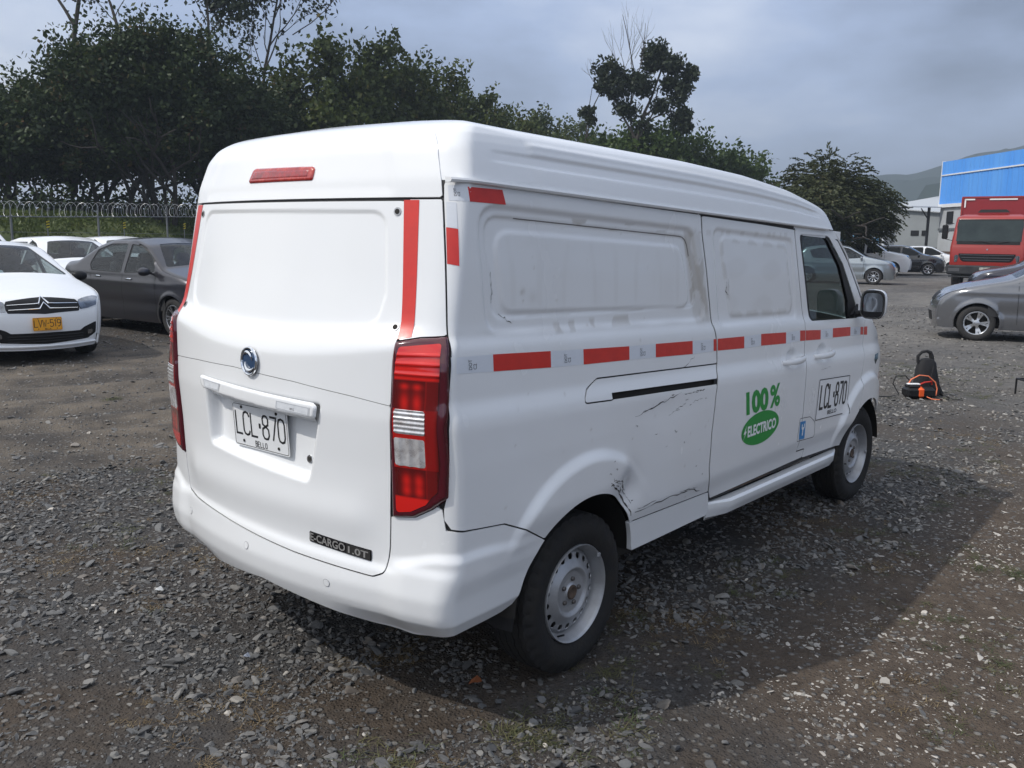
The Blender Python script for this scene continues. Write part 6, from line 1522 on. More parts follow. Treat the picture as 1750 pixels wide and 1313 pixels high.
xs_ = [x]; ys_ = [y]; gr = [(vnoise(x, y, .35, 33) > .52) * rng.uniform(.5, 1, len(x))]; sc_ = [rng.uniform(.5, 1.1, len(x))]
for cx, cy, n, rr in ((3.06, -1.86, 9, .03), (3.0, -1.72, 4, .03), (1.9, -2.3, 10, .06), (.55, -1.05, 16, .1), (.35, -.95, 12, .06), (-.1, -.75, 14, .08), (2.2, 5.9, 8, .05), (9.6, .4, 40, .35), (10.4, .8, 40, .4), (8.6, -.35, 30, .25), (11.3, -.2, 40, .5)):
    xs_.append(cx + rng.normal(0, rr, n)); ys_.append(cy + rng.normal(0, rr, n)); gr.append(rng.uniform(.5, 1, n)); sc_.append(rng.uniform(.8, 1.5, n))
x, y, g_, s = map(np.concatenate, (xs_, ys_, gr, sc_))
scatter('grass', np.stack([x, y, gh(x, y)], 1), np.stack([0 * x, 0 * x, rng.uniform(0, 6.28, len(x))], 1), np.stack([s, s, s * .55], 1), tufts, {'green': g_}, [grm])
# litter seen among the stones
def ground_at(px, py):
    d = _f + (px - 875) / 1502.3 * _r - (py - 656.5) / 1502.3 * _u; q = CAM + d * (0 - CAM[2]) / d[2]; return q
for (px, py), lab, cat, col_, sz in (((812, 1171), 'single dry orange leaf on the shaded gravel behind the rear wheel', 'leaf', (.30, .10, .04), .035), ((270, 1018), 'white scrap of plastic lying on the gravel behind the van', 'litter', (.75, .75, .72), .03), ((420, 1128), 'crumpled piece of clear foil on the dark gravel near the bottom', 'litter', (.6, .65, .75), .022)):
    q = ground_at(px, py); q[2] = float(gh(q[0:1], q[1:2])[0]) + .022; mb = MB()
    a = np.linspace(0, 2 * math.pi, 9)[:-1]; mb.raw([q + np.array([sz * math.cos(t) * (1 if k % 2 else .8), sz * .5 * math.sin(t), .008 * math.sin(2 * t)]) for k, t in enumerate(a)] + [q + np.array([0, 0, .008])], [(k, (k + 1) % 8, 8) for k in range(8)])
    o = mb.build(cat, mat('litter ' + cat + str(px), col_, .5)); o['label'] = lab; o['category'] = cat

# ================================================================ BAG AND TOOL
FAB = mat('black bag cloth', (.010, .010, .012), .8, bump=.3, bscale=120)
ORG = mat('orange plastic', (.75, .10, .015), .4)
bpz = ground_at(1577, 676); bag = thing('tool_bag', 'upright black bag with a looped handle standing on the gravel beyond the van', 'bag', tuple(bpz * [1, 1, 0]), math.radians(40 - 90))
# local: x right in view, y away
mb = MB(); rings = [(0, .150, .085), (.04, .155, .095), (.15, .130, .085), (.28, .110, .070), (.36, .095, .055), (.40, .060, .04), (.41, .02, .02)]; V = []; n = 14
for z_, a_, b_ in rings:
    for k in range(n): th = 2 * math.pi * k / n; V.append((.02 - z_ * .02 + a_ * (1 + .05 * math.sin(3 * th + z_ * 20)) * math.copysign(abs(math.cos(th)) ** .7, math.cos(th)), b_ * math.copysign(abs(math.sin(th)) ** .7, math.sin(th)), z_))
F = [(i * n + k, i * n + (k + 1) % n, (i + 1) * n + (k + 1) % n, (i + 1) * n + k) for i in range(len(rings) - 1) for k in range(n)] + [tuple(range(6 * n, 7 * n))]
mb.raw(V, F); mb.build('bag_body', FAB, bag, smooth=True)
mb = MB(); mb.tube([(-.085, 0, .36), (-.09, 0, .43), (-.05, 0, .475), (.0, 0, .485), (.04, 0, .47), (.055, 0, .43), (.07, 0, .37)], [.016, .018, .016, .016, .022, .026, .024], 8); mb.build('handle_loop', FAB, bag, smooth=True)
mb = MB(); mb.tube([(.10, -.02, .22), (.145, -.03, .10), (.175, -.03, .03), (.21, -.02, .012)], [.018, .022, .03, .012], 8); mb.tube([(.05, -.08, .33), (.03, -.095, .24), (.0, -.10, .16)], .006, 5); mb.build('bag_strap', FAB, bag, smooth=True)
tool = thing('battery_booster', 'black and orange booster box with loose cables in front of the black bag', 'booster', tuple(bpz * [1, 1, 0]), math.radians(40 - 90))
mb = MB(); mb.rbox((-.13, -.17, .065), (.30, .17, .12), .03); mb.rbox((-.20, -.17, .13), (.12, .13, .03), .01); mb.build('booster_case', CARBLACK, tool, smooth=True)
mb = MB(); mb.rbox((-.135, -.172, .068), (.085, .178, .128), .03); mb.build('orange_band', ORG, tool, smooth=True)
mb = MB(); mb.tube([(-.13, -.15, .135), (-.06, -.14, .165), (.02, -.13, .175), (.03, -.12, .14)], .010, 6); mb.build('clamp_grip', mat('red grip', (.5, .03, .02), .4), tool, smooth=True)
mb = MB(); mb.rbox((-.20, -.19, .155), (.13, .05, .015), .005); mb.build('label_strip', DECAL_W, tool)
mb = MB(); mb.tube([(-.25, -.17, .14), (-.22, -.17, .20), (-.13, -.16, .245), (-.03, -.15, .235), (.05, -.15, .17), (.075, -.15, .10), (.06, -.17, .03)], .0065, 6); mb.tube([(-.08, -.26, .03), (-.04, -.29, .012), (.02, -.30, .008), (.08, -.28, .01)], .006, 5); mb.build('orange_cable', mat('orange cable', (.85, .22, .10), .45), tool, smooth=True)
mb = MB(); mb.tube([(-.17, -.15, .13), (-.27, -.14, .235), (-.37, -.14, .23), (-.40, -.15, .15), (-.34, -.18, .04), (-.44, -.18, .012), (-.62, -.16, .012)], .006, 5); mb.tube([(-.02, -.25, .012), (.05, -.30, .012), (.13, -.30, .012), (.17, -.24, .012), (.12, -.19, .05), (.19, -.28, .012), (.27, -.33, .012)], .005, 5); mb.build('black_cable', CARBLACK, tool, smooth=True)
q = ground_at(1757, 680); fr_ = thing('folding_stand', 'black metal frame stand cut off by the right edge of the view', 'stand', tuple(q * [1, 1, 0]), math.radians(40 - 90))
mb = MB(); mb.tube([(0, 0, 0), (0, 0, .17)], .010, 6); mb.tube([(0, .25, 0), (0, .25, .17)], .010, 6); mb.tube([(0, 0, .17), (.30, 0, .17)], .010, 6); mb.tube([(0, .25, .17), (.30, .25, .17)], .010, 6); mb.tube([(0, 0, .17), (0, .25, .17)], .010, 6); mb.tube([(.30, 0, 0), (.30, 0, .32)], .010, 6); mb.tube([(.30, .25, 0), (.30, .25, .32)], .010, 6); mb.tube([(.03, 0, .17), (.03, 0, .25)], .009, 6); mb.build('frame', CARBLACK, fr_)

# ================================================================ FENCE, BANK
FD = np.array([8.3, 3.96]); FD /= np.linalg.norm(FD); F0 = np.array([11.24, 32.13]); FN = np.array([-FD[1], FD[0]])
GAL = mat('galvanised wire', (.20, .21, .22), .45, metal=.5)
CON = mat('concrete post', (.22, .23, .23), .8, var=.5, vscale=6)
fen = thing('security_fence', 'grey post and wire fence topped by a coil of razor wire', 'fence')
def fp(s, z, o_=0.): q = F0 + FD * s + FN * o_; return np.array([q[0], q[1], z])
fz = lambda s: 2.14 + .026 * max(0, min(s, 40))
for k in range(-3, 14):
    s = k * 4.5; mb = MB(); mb.box(fp(s, fz(s) / 2 + .02), (.06, .06, fz(s) + .04), R=np.array([[FD[0], -FD[1], 0], [FD[1], FD[0], 0], [0, 0, 1]])); mb.tube([fp(s, fz(s)), fp(s, fz(s) + .52)], .02, 6); mb.build('fence_post', GAL, fen)
mb = MB(); mb.tube([fp(s, fz(s)) for s in np.linspace(-13.5, 58, 30)], .022, 6); mb.build('top_rail', GAL, fen)
mb = MB(); mb.tube([fp(s, .15) for s in np.linspace(-13.5, 58, 30)], .02, 6); mb.build('bottom_rail', GAL, fen)
pts = []
for u in np.arange(0, 230 * 12):
    a = 2 * math.pi * u / 12; s = -12 + u / 12 * .30; rr = .29 + .02 * math.sin(u * .37); pts.append(fp(s + .04 * math.sin(a * 1.), fz(s) + .28 + rr * math.sin(a), .05 + rr * .8 * math.cos(a)))
mb = MB(); mb.tube(pts, .0065, 3, cap=False); mb.build('razor_coil', mat('razor wire', (.45, .46, .47), .35, metal=.6), fen)
for zz in (.6, 1.1, 1.6): mb = MB(); mb.tube([fp(s, zz) for s in np.linspace(-13.5, 58, 16)], .006, 4); mb.build('wire', GAL, fen)
YEL = mat('marker yellow', (.55, .45, .03), .5)
for i_, px in enumerate((80, 209, 313)):
    tt = None
    for s in np.linspace(-5, 30, 400):
        q = fp(s, 1.9, -.12); dd = q - CAM; u_ = 875 + 1502.3 * (dd @ _r) / (dd @ _f)
        if tt is None and u_ >= px: tt = s
    q = fp(tt, 0, -.15); lab = ['leftmost black and yellow hazard plate on the fence', 'middle black and yellow hazard plate on the fence, above the white hatchback', 'black and yellow hazard plate on the fence nearest the van'][i_]
    mk = thing('hazard_plate', lab, 'sign', tuple(q), math.atan2(FD[1], FD[0]), 'hazard plates on the fence'); zc = 1.6255 + (12.5) / 1502.3 * ((q - CAM) @ _f)
    mb = MB(); mb.box((0, 0, zc), (.17, .02, .30)); mb.build('plate', CARBLACK, mk)
    for k in range(3): mb = MB(); zz = zc - .10 + .10 * k; mb.raw([(-.085, -.0125, zz - .045), (.085, -.0125, zz - .01), (.085, -.0125, zz + .045), (-.085, -.0125, zz + .01)], [(0, 1, 2, 3)]); mb.build('stripe', YEL, mk)
    mb = MB(); mb.box((0, .012, zc * .5), (.04, .02, zc)); mb.build('stake', GAL, mk)
# grass bank behind the fence
BANK = mat('grass bank', (.050, .072, .018), .95, var=1., vscale=1.2, vcol=(.11, .125, .04), detail=8, bump=.8, bscale=6)
ss = np.linspace(-45, 150, 130); prof = [(.8, -.2), (1.2, .3), (2.2, 1.3), (3.4, 1.95), (5, 2.35), (7.5, 2.6), (14, 2.5), (60, 1.5)]
V = []; r = np.random.default_rng(8)
for s in ss:
    for o_, z_ in prof: q = F0 + FD * s + FN * (o_ + r.normal() * .1); V.append((q[0], q[1], z_ + r.normal() * .08 * (z_ > .5)))
n = len(prof); F = [(i * n + k, (i + 1) * n + k, (i + 1) * n + k + 1, i * n + k + 1) for i in range(len(ss) - 1) for k in range(n - 1)]
add('grass_bank', mesh_np('grass_bank', V, [np.array(F)]), BANK, kind='structure')

# ================================================================ TREES
def leaf_mat(name, c1, c2, c3, trans=.25):
    m = bpy.data.materials.new(name); m.use_nodes = True; t = m.node_tree; t.nodes.clear()
    g = t.nodes.new('ShaderNodeNewGeometry'); rp = t.nodes.new('ShaderNodeValToRGB'); cr = rp.color_ramp; cr.elements[0].position = 0; cr.elements[0].color = (*c1, 1); cr.elements[1].position = .75; cr.elements[1].color = (*c2, 1); e = cr.elements.new(1.); e.color = (*c3, 1)
    tc2 = t.nodes.new('ShaderNodeTexCoord'); n = N(t, 'ShaderNodeTexNoise', Scale=.7, Detail=3.); t.links.new(tc2.outputs['Object'], n.inputs['Vector'])
    f = math_node(t, 'ADD', math_node(t, 'MULTIPLY', g.outputs['Random Per Island'], .55), math_node(t, 'MULTIPLY', math_node(t, 'SUBTRACT', n.outputs[0], .3), 1.1), clamp=True); t.links.new(f, rp.inputs[0])
    d = N(t, 'ShaderNodeBsdfDiffuse'); tl = N(t, 'ShaderNodeBsdfTranslucent'); gl = N(t, 'ShaderNodeBsdfGlossy', Roughness=.45); mx = N(t, 'ShaderNodeMixShader'); mx.inputs[0].default_value = trans
    t.links.new(rp.outputs[0], d.inputs[0]); t.links.new(rp.outputs[0], tl.inputs[0]); t.links.new(d.outputs[0], mx.inputs[1]); t.links.new(tl.outputs[0], mx.inputs[2])
    m2 = N(t, 'ShaderNodeMixShader'); m2.inputs[0].default_value = .03; gl.inputs[0].default_value = (.6, .65, .6, 1); t.links.new(mx.outputs[0], m2.inputs[1]); t.links.new(gl.outputs[0], m2.inputs[2])
    o = N(t, 'ShaderNodeOutputMaterial'); t.links.new(m2.outputs[0], o.inputs[0]); return m
LF_A = leaf_mat('dark foliage', (.012, .024, .009), (.040, .058, .015), (.13, .065, .03))
LF_B = leaf_mat('olive foliage', (.020, .036, .008), (.070, .088, .018), (.13, .095, .03))
LF_G = leaf_mat('green foliage', (.022, .046, .010), (.070, .105, .022), (.12, .14, .04))
LF_E = leaf_mat('eucalyptus foliage', (.012, .020, .010), (.028, .038, .016), (.05, .055, .025))
LF_N = leaf_mat('needle foliage', (.016, .022, .009), (.060, .068, .028), (.16, .15, .08))
BARK = mat('bark', (.045, .038, .032), .9, var=.6, vscale=3, vcol=(.02, .017, .015))
TWIG = mat('grey twig', (.075, .070, .068), .85)
def leaves_mesh(name, C, size, r, aspect=1.6, droop=.0, n_dir=None):
    k = len(C); a = r.normal(size=(k, 3)); 
    if droop: a[:, 2] -= droop
    a /= np.linalg.norm(a, axis=1)[:, None]; b = r.normal(size=(k, 3)); b -= a * np.sum(a * b, 1)[:, None]; b /= np.linalg.norm(b, axis=1)[:, None]
    s = size * r.uniform(.6, 1.4, k)[:, None]
    p0, p1, p2, p3 = C - a * s * aspect * .5, C + b * s * .5, C + a * s * aspect * .5, C - b * s * .5
    V = np.stack([p0, p1, p2, p3], 1).reshape(-1, 3); return mesh_np(name, V, [np.arange(4 * k).reshape(k, 4)], False)
def limb(mb, p, d, L, r0, depth, r, tips, spread=.6, up=.25, nseg=4):
    pts = [p]; q = p.copy(); dd = d / np.linalg.norm(d)
    for k in range(nseg): dd = dd + r.normal(size=3) * .12 + np.array([0, 0, up * .12]); dd /= np.linalg.norm(dd); q = q + dd * L / nseg; pts.append(q)
    mb.tube(pts, np.linspace(r0, r0 * .55, len(pts)), 5 if depth else 4, cap=False)
    if depth == 0: tips.append((q, dd)); return
    for k in range(r.integers(2, 4)):
        ax = r.normal(size=3); ax -= dd * (ax @ dd); ax /= np.linalg.norm(ax); nd = dd + ax * spread * r.uniform(.6, 1.2) + np.array([0, 0, up * .5]); limb(mb, pts[-1 - (k % 2)], nd, L * r.uniform(.6, .8), r0 * .55, depth - 1, r, tips, spread, up)
    tips.append((q, dd))
def broad_tree(name, label, base, z0, H, hw, seed, leafm, nleaf=9000, size=.24, trunk=.22, group=None, low=.28, droop=.3, lean=0., clump=.55, nb=5):
    r = np.random.default_rng(seed); T = thing(name, label, 'tree', (base[0], base[1], z0), 0, group)
    mb = MB(); tips = []; th = H * .34
    for k in range(nb if nb > 3 else 2):
        a = r.uniform(0, 6.28); d = np.array([math.cos(a) * .35, math.sin(a) * .35, 1.]); limb(mb, np.array([math.cos(a) * .25, math.sin(a) * .25, 0.]), d, th, trunk * r.uniform(.6, 1), 2, r, tips, .75, .15)
    mb.build('trunk', BARK, T, kind=None)
    # crown: clumps spread through an uneven volume
    nc = max(30, int(nleaf / 95)); C = []
    while len(C) < nc:
        u = r.normal(size=3); u /= np.linalg.norm(u); rr = r.uniform(.25, 1) ** .45
        lump = 1 + .22 * math.sin(3 * math.atan2(u[1], u[0]) + seed) * (1 - abs(u[2])) + .15 * math.sin(5 * u[2] + seed)
        p = u * rr * lump * np.array([hw, hw, H * (1 - low) / 2]); p[2] += H * (low + (1 - low) / 2)
        if p[2] > H: p[2] = H - r.uniform(0, .8)
        if p[2] < H * (low + .2) and r.random() < .35: continue
        C.append(p)
    C = np.array(C); w = r.dirichlet(np.ones(len(C)) * 3); cnt = (w * nleaf).astype(int); P = np.repeat(C, cnt, 0); off_ = r.normal(size=P.shape) * np.array([clump, clump, clump * .75]) * r.uniform(.6, 1.2, len(C)).repeat(cnt)[:, None]
    P = P + off_
    # a few sprays that break the outline
    tp_ = C[C[:, 2] > H * .6]
    if len(tp_):
        e = tp_[r.integers(0, len(tp_), nleaf // 12)]; ctr_ = np.array([0, 0, H * .55]); u = e - ctr_; u /= np.linalg.norm(u, axis=1)[:, None]; P = np.vstack([P, e + u * r.uniform(.4, 1.5, len(e))[:, None] + r.normal(size=e.shape) * .22])
    P = P[P[:, 2] > .2]
    add('crown', leaves_mesh('crown', P, size, r, 1.7, droop), leafm, T); return T
def at_px(px, D, py=405.): d = _f + (px - 875) / 1502.3 * _r - (py - 656.5) / 1502.3 * _u; return CAM + d * D
def z_at(px, D, py): return at_px(px, D, py)[2]
tl = [(30, 45, 3.4, 118, LF_A, 'dark tree at the left edge with brown seed clusters'), (120, 50, 3.6, 95, LF_A, 'dark leafy tree beside the two bare leaning trunks'), (205, 46, 3.6, 52, LF_A, 'dark tree rising left of the tallest crown'), (290, 47, 3.9, 8, LF_A, 'tallest dark tree of the row, reaching the top edge'),
      (375, 50, 3.2, 66, LF_A, 'dark tree directly right of the tallest crown'), (455, 55, 3.6, 118, LF_A, 'dark tree at the foot of the thin airy tree'), (550, 56, 3.7, 62, LF_B, 'broad olive green tree behind the left half of the van roof'), (635, 60, 3.7, 72, LF_B, 'olive green tree behind the middle of the roof cap'),
      (715, 63, 3.4, 108, LF_B, 'olive tree above the rear corner of the van roof'), (790, 70, 3.6, 140, LF_B, 'lower olive tree right of the rear roof corner'), (850, 76, 3.6, 172, LF_B, 'small olive tree where the row drops'), (915, 84, 3.9, 180, LF_B, 'far olive tree left of the eucalyptus'), (985, 90, 3.9, 205, LF_B, 'far low tree just left of the eucalyptus foot'),
      (1045, 66, 3.3, 222, LF_G, 'bright green tree under the left side of the eucalyptus'), (1120, 68, 3.5, 208, LF_G, 'bright green tree under the middle of the eucalyptus'), (1190, 70, 3.3, 228, LF_G, 'bright green tree under the right side of the eucalyptus'), (1248, 72, 2.6, 250, LF_G, 'last green tree of the row before the gap of sky')]
for k, (px, D, hw_, ty_, lm, lab) in enumerate(tl):
    q = at_px(px, D); H = z_at(px, D, ty_) - 1.0 - (1.5 if px < 520 else .9); left = px < 520
    broad_tree('broadleaf_tree', lab, q, 1.0 if px < 1000 else .2, H + (0 if px < 1000 else .8), hw_, 40 + k, lm, 24000 if left else 13000, .145 if left else .20, .20, 'trees in the row behind the fence', low=.34 if left else .16, clump=.36 if left else .5, nb=5)
# understorey
r = np.random.default_rng(77); n = 115000; s = r.uniform(-18, 120, n); o_ = r.uniform(5.5, 18, n); z_ = 1.6 + np.abs(r.normal(0, 1.0, n)) * (1.15 + .5 * np.sin(s * .7)); q = F0 + FD * s[:, None] + FN * o_[:, None]
add('undergrowth', leaves_mesh('undergrowth', np.stack([q[:, 0], q[:, 1], z_], 1), .15, r, 1.7, .3), LF_A, kind='stuff')
n = 36000; s = r.uniform(-16, 60, n); o_ = r.uniform(1.0, 5.5, n); zb = np.interp(o_, [p_[0] for p_ in prof], [p_[1] for p_ in prof]); q = F0 + FD * s[:, None] + FN * o_[:, None]
add('bank_weeds', leaves_mesh('bank_weeds', np.stack([q[:, 0], q[:, 1], zb + r.uniform(0, .22, n)], 1), 0.075, r, 3.2, -1.2), leaf_mat('weed leaves', (.045, .068, .014), (.10, .125, .03), (.17, .16, .06)), kind='stuff')
# bare leaning trunks and airy trees
def tube_px(mb, pts, D, r0, r1, n=6):
    P = [at_px(px, D, py) for px, py in pts]; mb.tube(P, np.linspace(r0, r1, len(P)), n)
T = thing('bare_tree', 'two bare leaning trunks sticking out above the dark crowns at upper left', 'tree'); mb = MB(); tube_px(mb, [(128, 330), (126, 180), (127, 60), (140, -40), (146, -90)], 49, .17, .07); mb.build('trunk', BARK, T); mb = MB(); tube_px(mb, [(127, 44), (112, 18), (92, -12), (80, -40)], 49, .10, .05); mb.build('branch', BARK, T)
def sparse_tree(label, trunk_pts, D, branches, leafm, nl, size, seed, twr=.03, ex=0., cat='tree', spread=.5, depth=3, r0=.12):
    r = np.random.default_rng(seed); T = thing('airy_tree', label, cat); mb = MB(); tube_px(mb, trunk_pts, D, r0, r0 * .4); mb.build('trunk', BARK, T)
    mb = MB(); tips = []
    for (px, py), (qx, qy), rr in branches:
        a, b = at_px(px, D, py), at_px(qx, D, qy); L = np.linalg.norm(b - a); limb(mb, a, b - a + r.normal(size=3) * .1, L, rr, depth, r, tips, spread, .1)
    mb.build('branches', TWIG if ex else BARK, T, kind='stuff')
    if nl:
        ts = np.array([t_[0] for t_ in tips]); P = ts[r.integers(0, len(ts), nl)] + r.normal(size=(nl, 3)) * .33; add('crown', leaves_mesh('crown', P, size, r, 1.8, .5), leafm, T)
    return T
sparse_tree('thin airy tree with sparse leaves rising above the dip in the row', [(448, 330), (447, 200), (452, 120), (462, 70), (470, 20), (480, -30)], 56, [((447, 200), (430, 120), .05), ((450, 130), (425, 60), .04), ((452, 120), (500, 60), .06), ((460, 80), (530, 20), .05), ((458, 95), (440, 20), .04), ((470, 30), (500, -30), .04), ((500, 60), (560, 10), .04), ((465, 60), (452, -10), .04)], LF_E, 2600, .17, 5)
sparse_tree('thin crown with long side branch over the tallest dark tree', [(358, 200), (357, 100), (356, 40), (352, -30)], 52, [((357, 60), (400, 10), .05), ((356, 40), (330, -10), .04), ((357, 70), (380, 40), .04), ((356, 20), (420, -10), .04)], LF_E, 1800, .18, 6)
sparse_tree('slender twiggy tree poking out over the left dark crowns', [(215, 200), (205, 60), (190, 10), (178, -20)], 48, [((200, 40), (170, 0), .03), ((196, 30), (215, -20), .03)], LF_E, 300, .16, 9, depth=2)
# eucalyptus
r = np.random.default_rng(15); T = thing('eucalyptus_tree', 'tall eucalyptus with dense leaf clumps and bare twigs above the van roof', 'tree'); D = 64
mb = MB()
for pts, a_, b_ in (([(1085, 330), (1088, 240), (1100, 195), (1112, 170), (1130, 120), (1135, 90)], .16, .05), ([(1088, 240), (1065, 200), (1050, 170), (1040, 140)], .10, .04), ([(1100, 200), (1130, 175), (1160, 160), (1178, 150)], .08, .03), ([(1095, 215), (1120, 200), (1150, 190), (1165, 200)], .07, .03), ([(1085, 260), (1075, 190), (1085, 130), (1072, 60), (1064, 25)], .07, .02), ([(1078, 180), (1095, 110), (1102, 60), (1103, 40)], .05, .015),
                    ([(1085, 250), (1115, 195), (1125, 150), (1150, 115)], .07, .03), ([(1003, 235), (1010, 190), (1025, 160), (1040, 130)], .06, .02), ([(1000, 245), (1004, 200), (1012, 150)], .05, .02)): tube_px(mb, pts, D, a_, b_, 5)
mb.build('trunk', BARK, T)
mb = MB(); tips = []
for (px, py), (qx, qy) in (((1075, 150), (1040, 70)), ((1080, 120), (1068, 30)), ((1090, 130), (1104, 40)), ((1070, 130), (1035, 60)), ((1078, 110), (1090, 50)), ((1085, 100), (1100, 70)), ((1040, 140), (1000, 115)), ((1035, 150), (995, 130)), ((1060, 150), (1050, 50))):
    a, b = at_px(px, D, py), at_px(qx, D, qy); limb(mb, a, b - a, np.linalg.norm(b - a) * .6, .028, 2, r, tips, .28, .5)
mb.build('bare_twigs', TWIG, T, kind='stuff')
P = []
for px, py, rr, n in ((1040, 122, 26, 900), (1055, 150, 26, 900), (1085, 140, 24, 800), (1100, 150, 20, 600), (1030, 150, 14, 260), (1120, 92, 25, 1000), (1115, 110, 18, 500), (1150, 112, 22, 800), (1178, 128, 17, 500), (1170, 150, 15, 400), (1145, 145, 18, 500), (1160, 168, 16, 360), (1075, 190, 20, 420), (1060, 185, 14, 200), (1130, 182, 17, 400), (1165, 200, 20, 650), (1172, 218, 14, 300), (1004, 192, 14, 260), (1010, 205, 10, 120), (1100, 215, 14, 160)):
    c_ = at_px(px, D, py); R2 = rr / 1502.3 * D; u = r.normal(size=(n, 3)); u /= np.linalg.norm(u, axis=1)[:, None]; P.append(c_ + u * R2 * (r.uniform(.15, 1, n) ** .5)[:, None] * np.array([1, 1, .85]) * (1 + .3 * np.sin(5 * u[:, :1] + px)))
add('crown', leaves_mesh('crown', np.vstack(P), .17, r, 1.9, .6), LF_E, T)
# round needle tree at the right
r = np.random.default_rng(19); q = at_px(1404, 44); T = thing('spreading_tree', 'round dark tree with drooping feathery sprays standing above the parked cars', 'tree', (q[0], q[1], 0)); Ht = z_at(1418, 44, 250)
mb = MB(); tips = []
for k in range(6): a = r.uniform(0, 6.28); limb(mb, np.array([0, 0, .3 * k]), np.array([math.cos(a) * .8, math.sin(a) * .8, 1.]), 2.4, .13, 2, r, tips, .8, .05)
mb.tube([(0, 0, 0), (0, 0, 2.5), (.1, 0, 4)], [.25, .16, .08], 8); mb.build('trunk', BARK, T)
P, A_ = [], []
for k in range(3600):
    u = r.normal(size=3); u[2] = abs(u[2]) - .35; u /= np.linalg.norm(u); rr = r.uniform(.35, 1) ** .5
    lump = 1 + .13 * math.sin(4 * math.atan2(u[1], u[0]) + 1) + .1 * math.sin(7 * u[2])
    c_ = np.array([u[0] * 3.1 * lump * rr, u[1] * 3.1 * lump * rr, 2.7 + (Ht - 3.35) * max(-.42, u[2]) * rr * lump]); d = np.array([u[0], u[1], -.12 + .35 * u[2] + r.normal() * .15]); d /= np.linalg.norm(d)
    L = r.uniform(.4, .8)
    for j in range(12): t_ = j / 12; sd2 = np.cross(d, [0, 0, 1]); sg = 1 if j % 2 else -1; dirn = d * .6 + sd2 * sg * .8 + np.array([0, 0, -.25 + r.normal() * .15]); P.append(c_ + d * L * (t_ - .3) + np.array([0, 0, -.25 * t_ * t_])); A_.append(dirn / np.linalg.norm(dirn))
P, A_ = np.array(P), np.array(A_); b = np.cross(A_, r.normal(size=P.shape)); b /= np.linalg.norm(b, axis=1)[:, None]; s = r.uniform(.12, .24, len(P))[:, None]
V = np.stack([P, P + A_ * s * .5 + b * .045, P + A_ * s, P + A_ * s * .5 - b * .045], 1).reshape(-1, 3); add('crown', mesh_np('crown', V, [np.arange(len(V)).reshape(-1, 4)], False), LF_N, T)

# ================================================================ BUILDINGS AT THE RIGHT
BLUE = mat('blue sheet metal', (.075, .30, .80), .45, metal=.0, var=.6, vscale=.5, vcol=(.13, .38, .82), stretch=(1, 1, .2))
WALLW = mat('white wall', (.46, .48, .50), .8, var=.5, vscale=.8, vcol=(.34, .35, .36))
GREYW = mat('grey shed wall', (.27, .29, .30), .8, var=.5, vscale=.5, vcol=(.20, .21, .22))
STL = mat('black steel', (.012, .012, .014), .5)
A = at_px(1600, 60)[:2]; B = at_px(1755, 50)[:2]; dr = (B - A) / np.linalg.norm(B - A); nrm = np.array([dr[1], -dr[0]]); 
if nrm @ (A - CAM[:2]) < 0: nrm = -nrm
wr = math.atan2(dr[1], dr[0]); Lw = 26.
zt, zb = z_at(1600, 60, 279), z_at(1600, 60, 350)
wh = thing('warehouse', 'large warehouse with bright blue metal upper wall and white lower wall behind the red lorry', 'warehouse', (A[0], A[1], 0), wr)
sgn = 1. if np.array([-dr[1], dr[0]]) @ nrm > 0 else -1.   # local y towards the back
def wb_(name, x0, x1, y0, y1, z0, z1, m_, par=None): mb = MB(); mb.box(((x0 + x1) / 2, sgn * (y0 + y1) / 2, (z0 + z1) / 2), (x1 - x0, abs(y1 - y0), z1 - z0)); return mb.build(name, m_, par or wh)
wb_('wall', 0, Lw, .12, 25, 0, zb, WALLW); wb_('wall', .02, Lw, .16, 25, zb, zt - .1, WALLW)
zm = z_at(1600, 60, 302)
k = 0; x0 = 0.
while x0 < Lw:
    w_ = 1.05; slope = .0
    for z0, z1 in ((zb, zm - .03), (zm + .05, zt)):
        mb = MB(); ya, yb = sgn * .0, sgn * .14
        zz1 = (z1 if z1 < zt else zt + slope * x0, z1 if z1 < zt else zt + slope * (x0 + w_))
        pr = []
        for i_ in range(6): xx = x0 + w_ * i_ / 5 - (.012 if i_ == 5 else 0); pr.append((xx, ya + sgn * (.03 if i_ % 2 else 0), i_ / 5))
        V = [(x_, y_, z0) for x_, y_, f_ in pr] + [(x_, y_, zz1[0] + (zz1[1] - zz1[0]) * f_) for x_, y_, f_ in pr] + [(x_, yb, z0) for x_, y_, f_ in pr] + [(x_, yb, zz1[0] + (zz1[1] - zz1[0]) * f_) for x_, y_, f_ in pr]
        F = [(i_, i_ + 1, 7 + i_, 6 + i_) for i_ in range(5)] + [(6 + i_, 7 + i_, 19 + i_, 18 + i_) for i_ in range(5)] + [(0, 6, 18, 12), (5, 17, 23, 11)]
        mb.raw(V, F); mb.build('wall_sheet', BLUE, wh)
    x0 += w_
WT_ = mat('white trim', (.70, .72, .74), .6)
wb_('trim_strip', 0, Lw, -.05, .1, zm - .03, zm + .05, WT_); wb_('trim_strip', -.05, Lw, -.06, .12, zb - .22, zb, WT_); wb_('corner_trim', -.05, .02, -.03, .2, zb, zt + .05, WT_)
wb_('window', 1.0, 1.75, .05, .14, zb - 1.3, zb - .5, STL); wb_('pipe', .1, 10, .0, .10, zb - 1.75, zb - 1.6, mat('grey pipe', (.12, .13, .14), .5)); wb_('door', 1.5, 2.6, .06, .13, 0, 2.6, mat('door grey', (.45, .47, .49), .6)); wb_('plinth', -1.0, 8, -.9, -.75, 0, 1.15, mat('brown wall', (.10, .065, .05), .9, var=.6, vscale=3)); wb_('floodlight', 12.5, 13.2, -.25, -.05, zt + .35, zt + .62, STL)
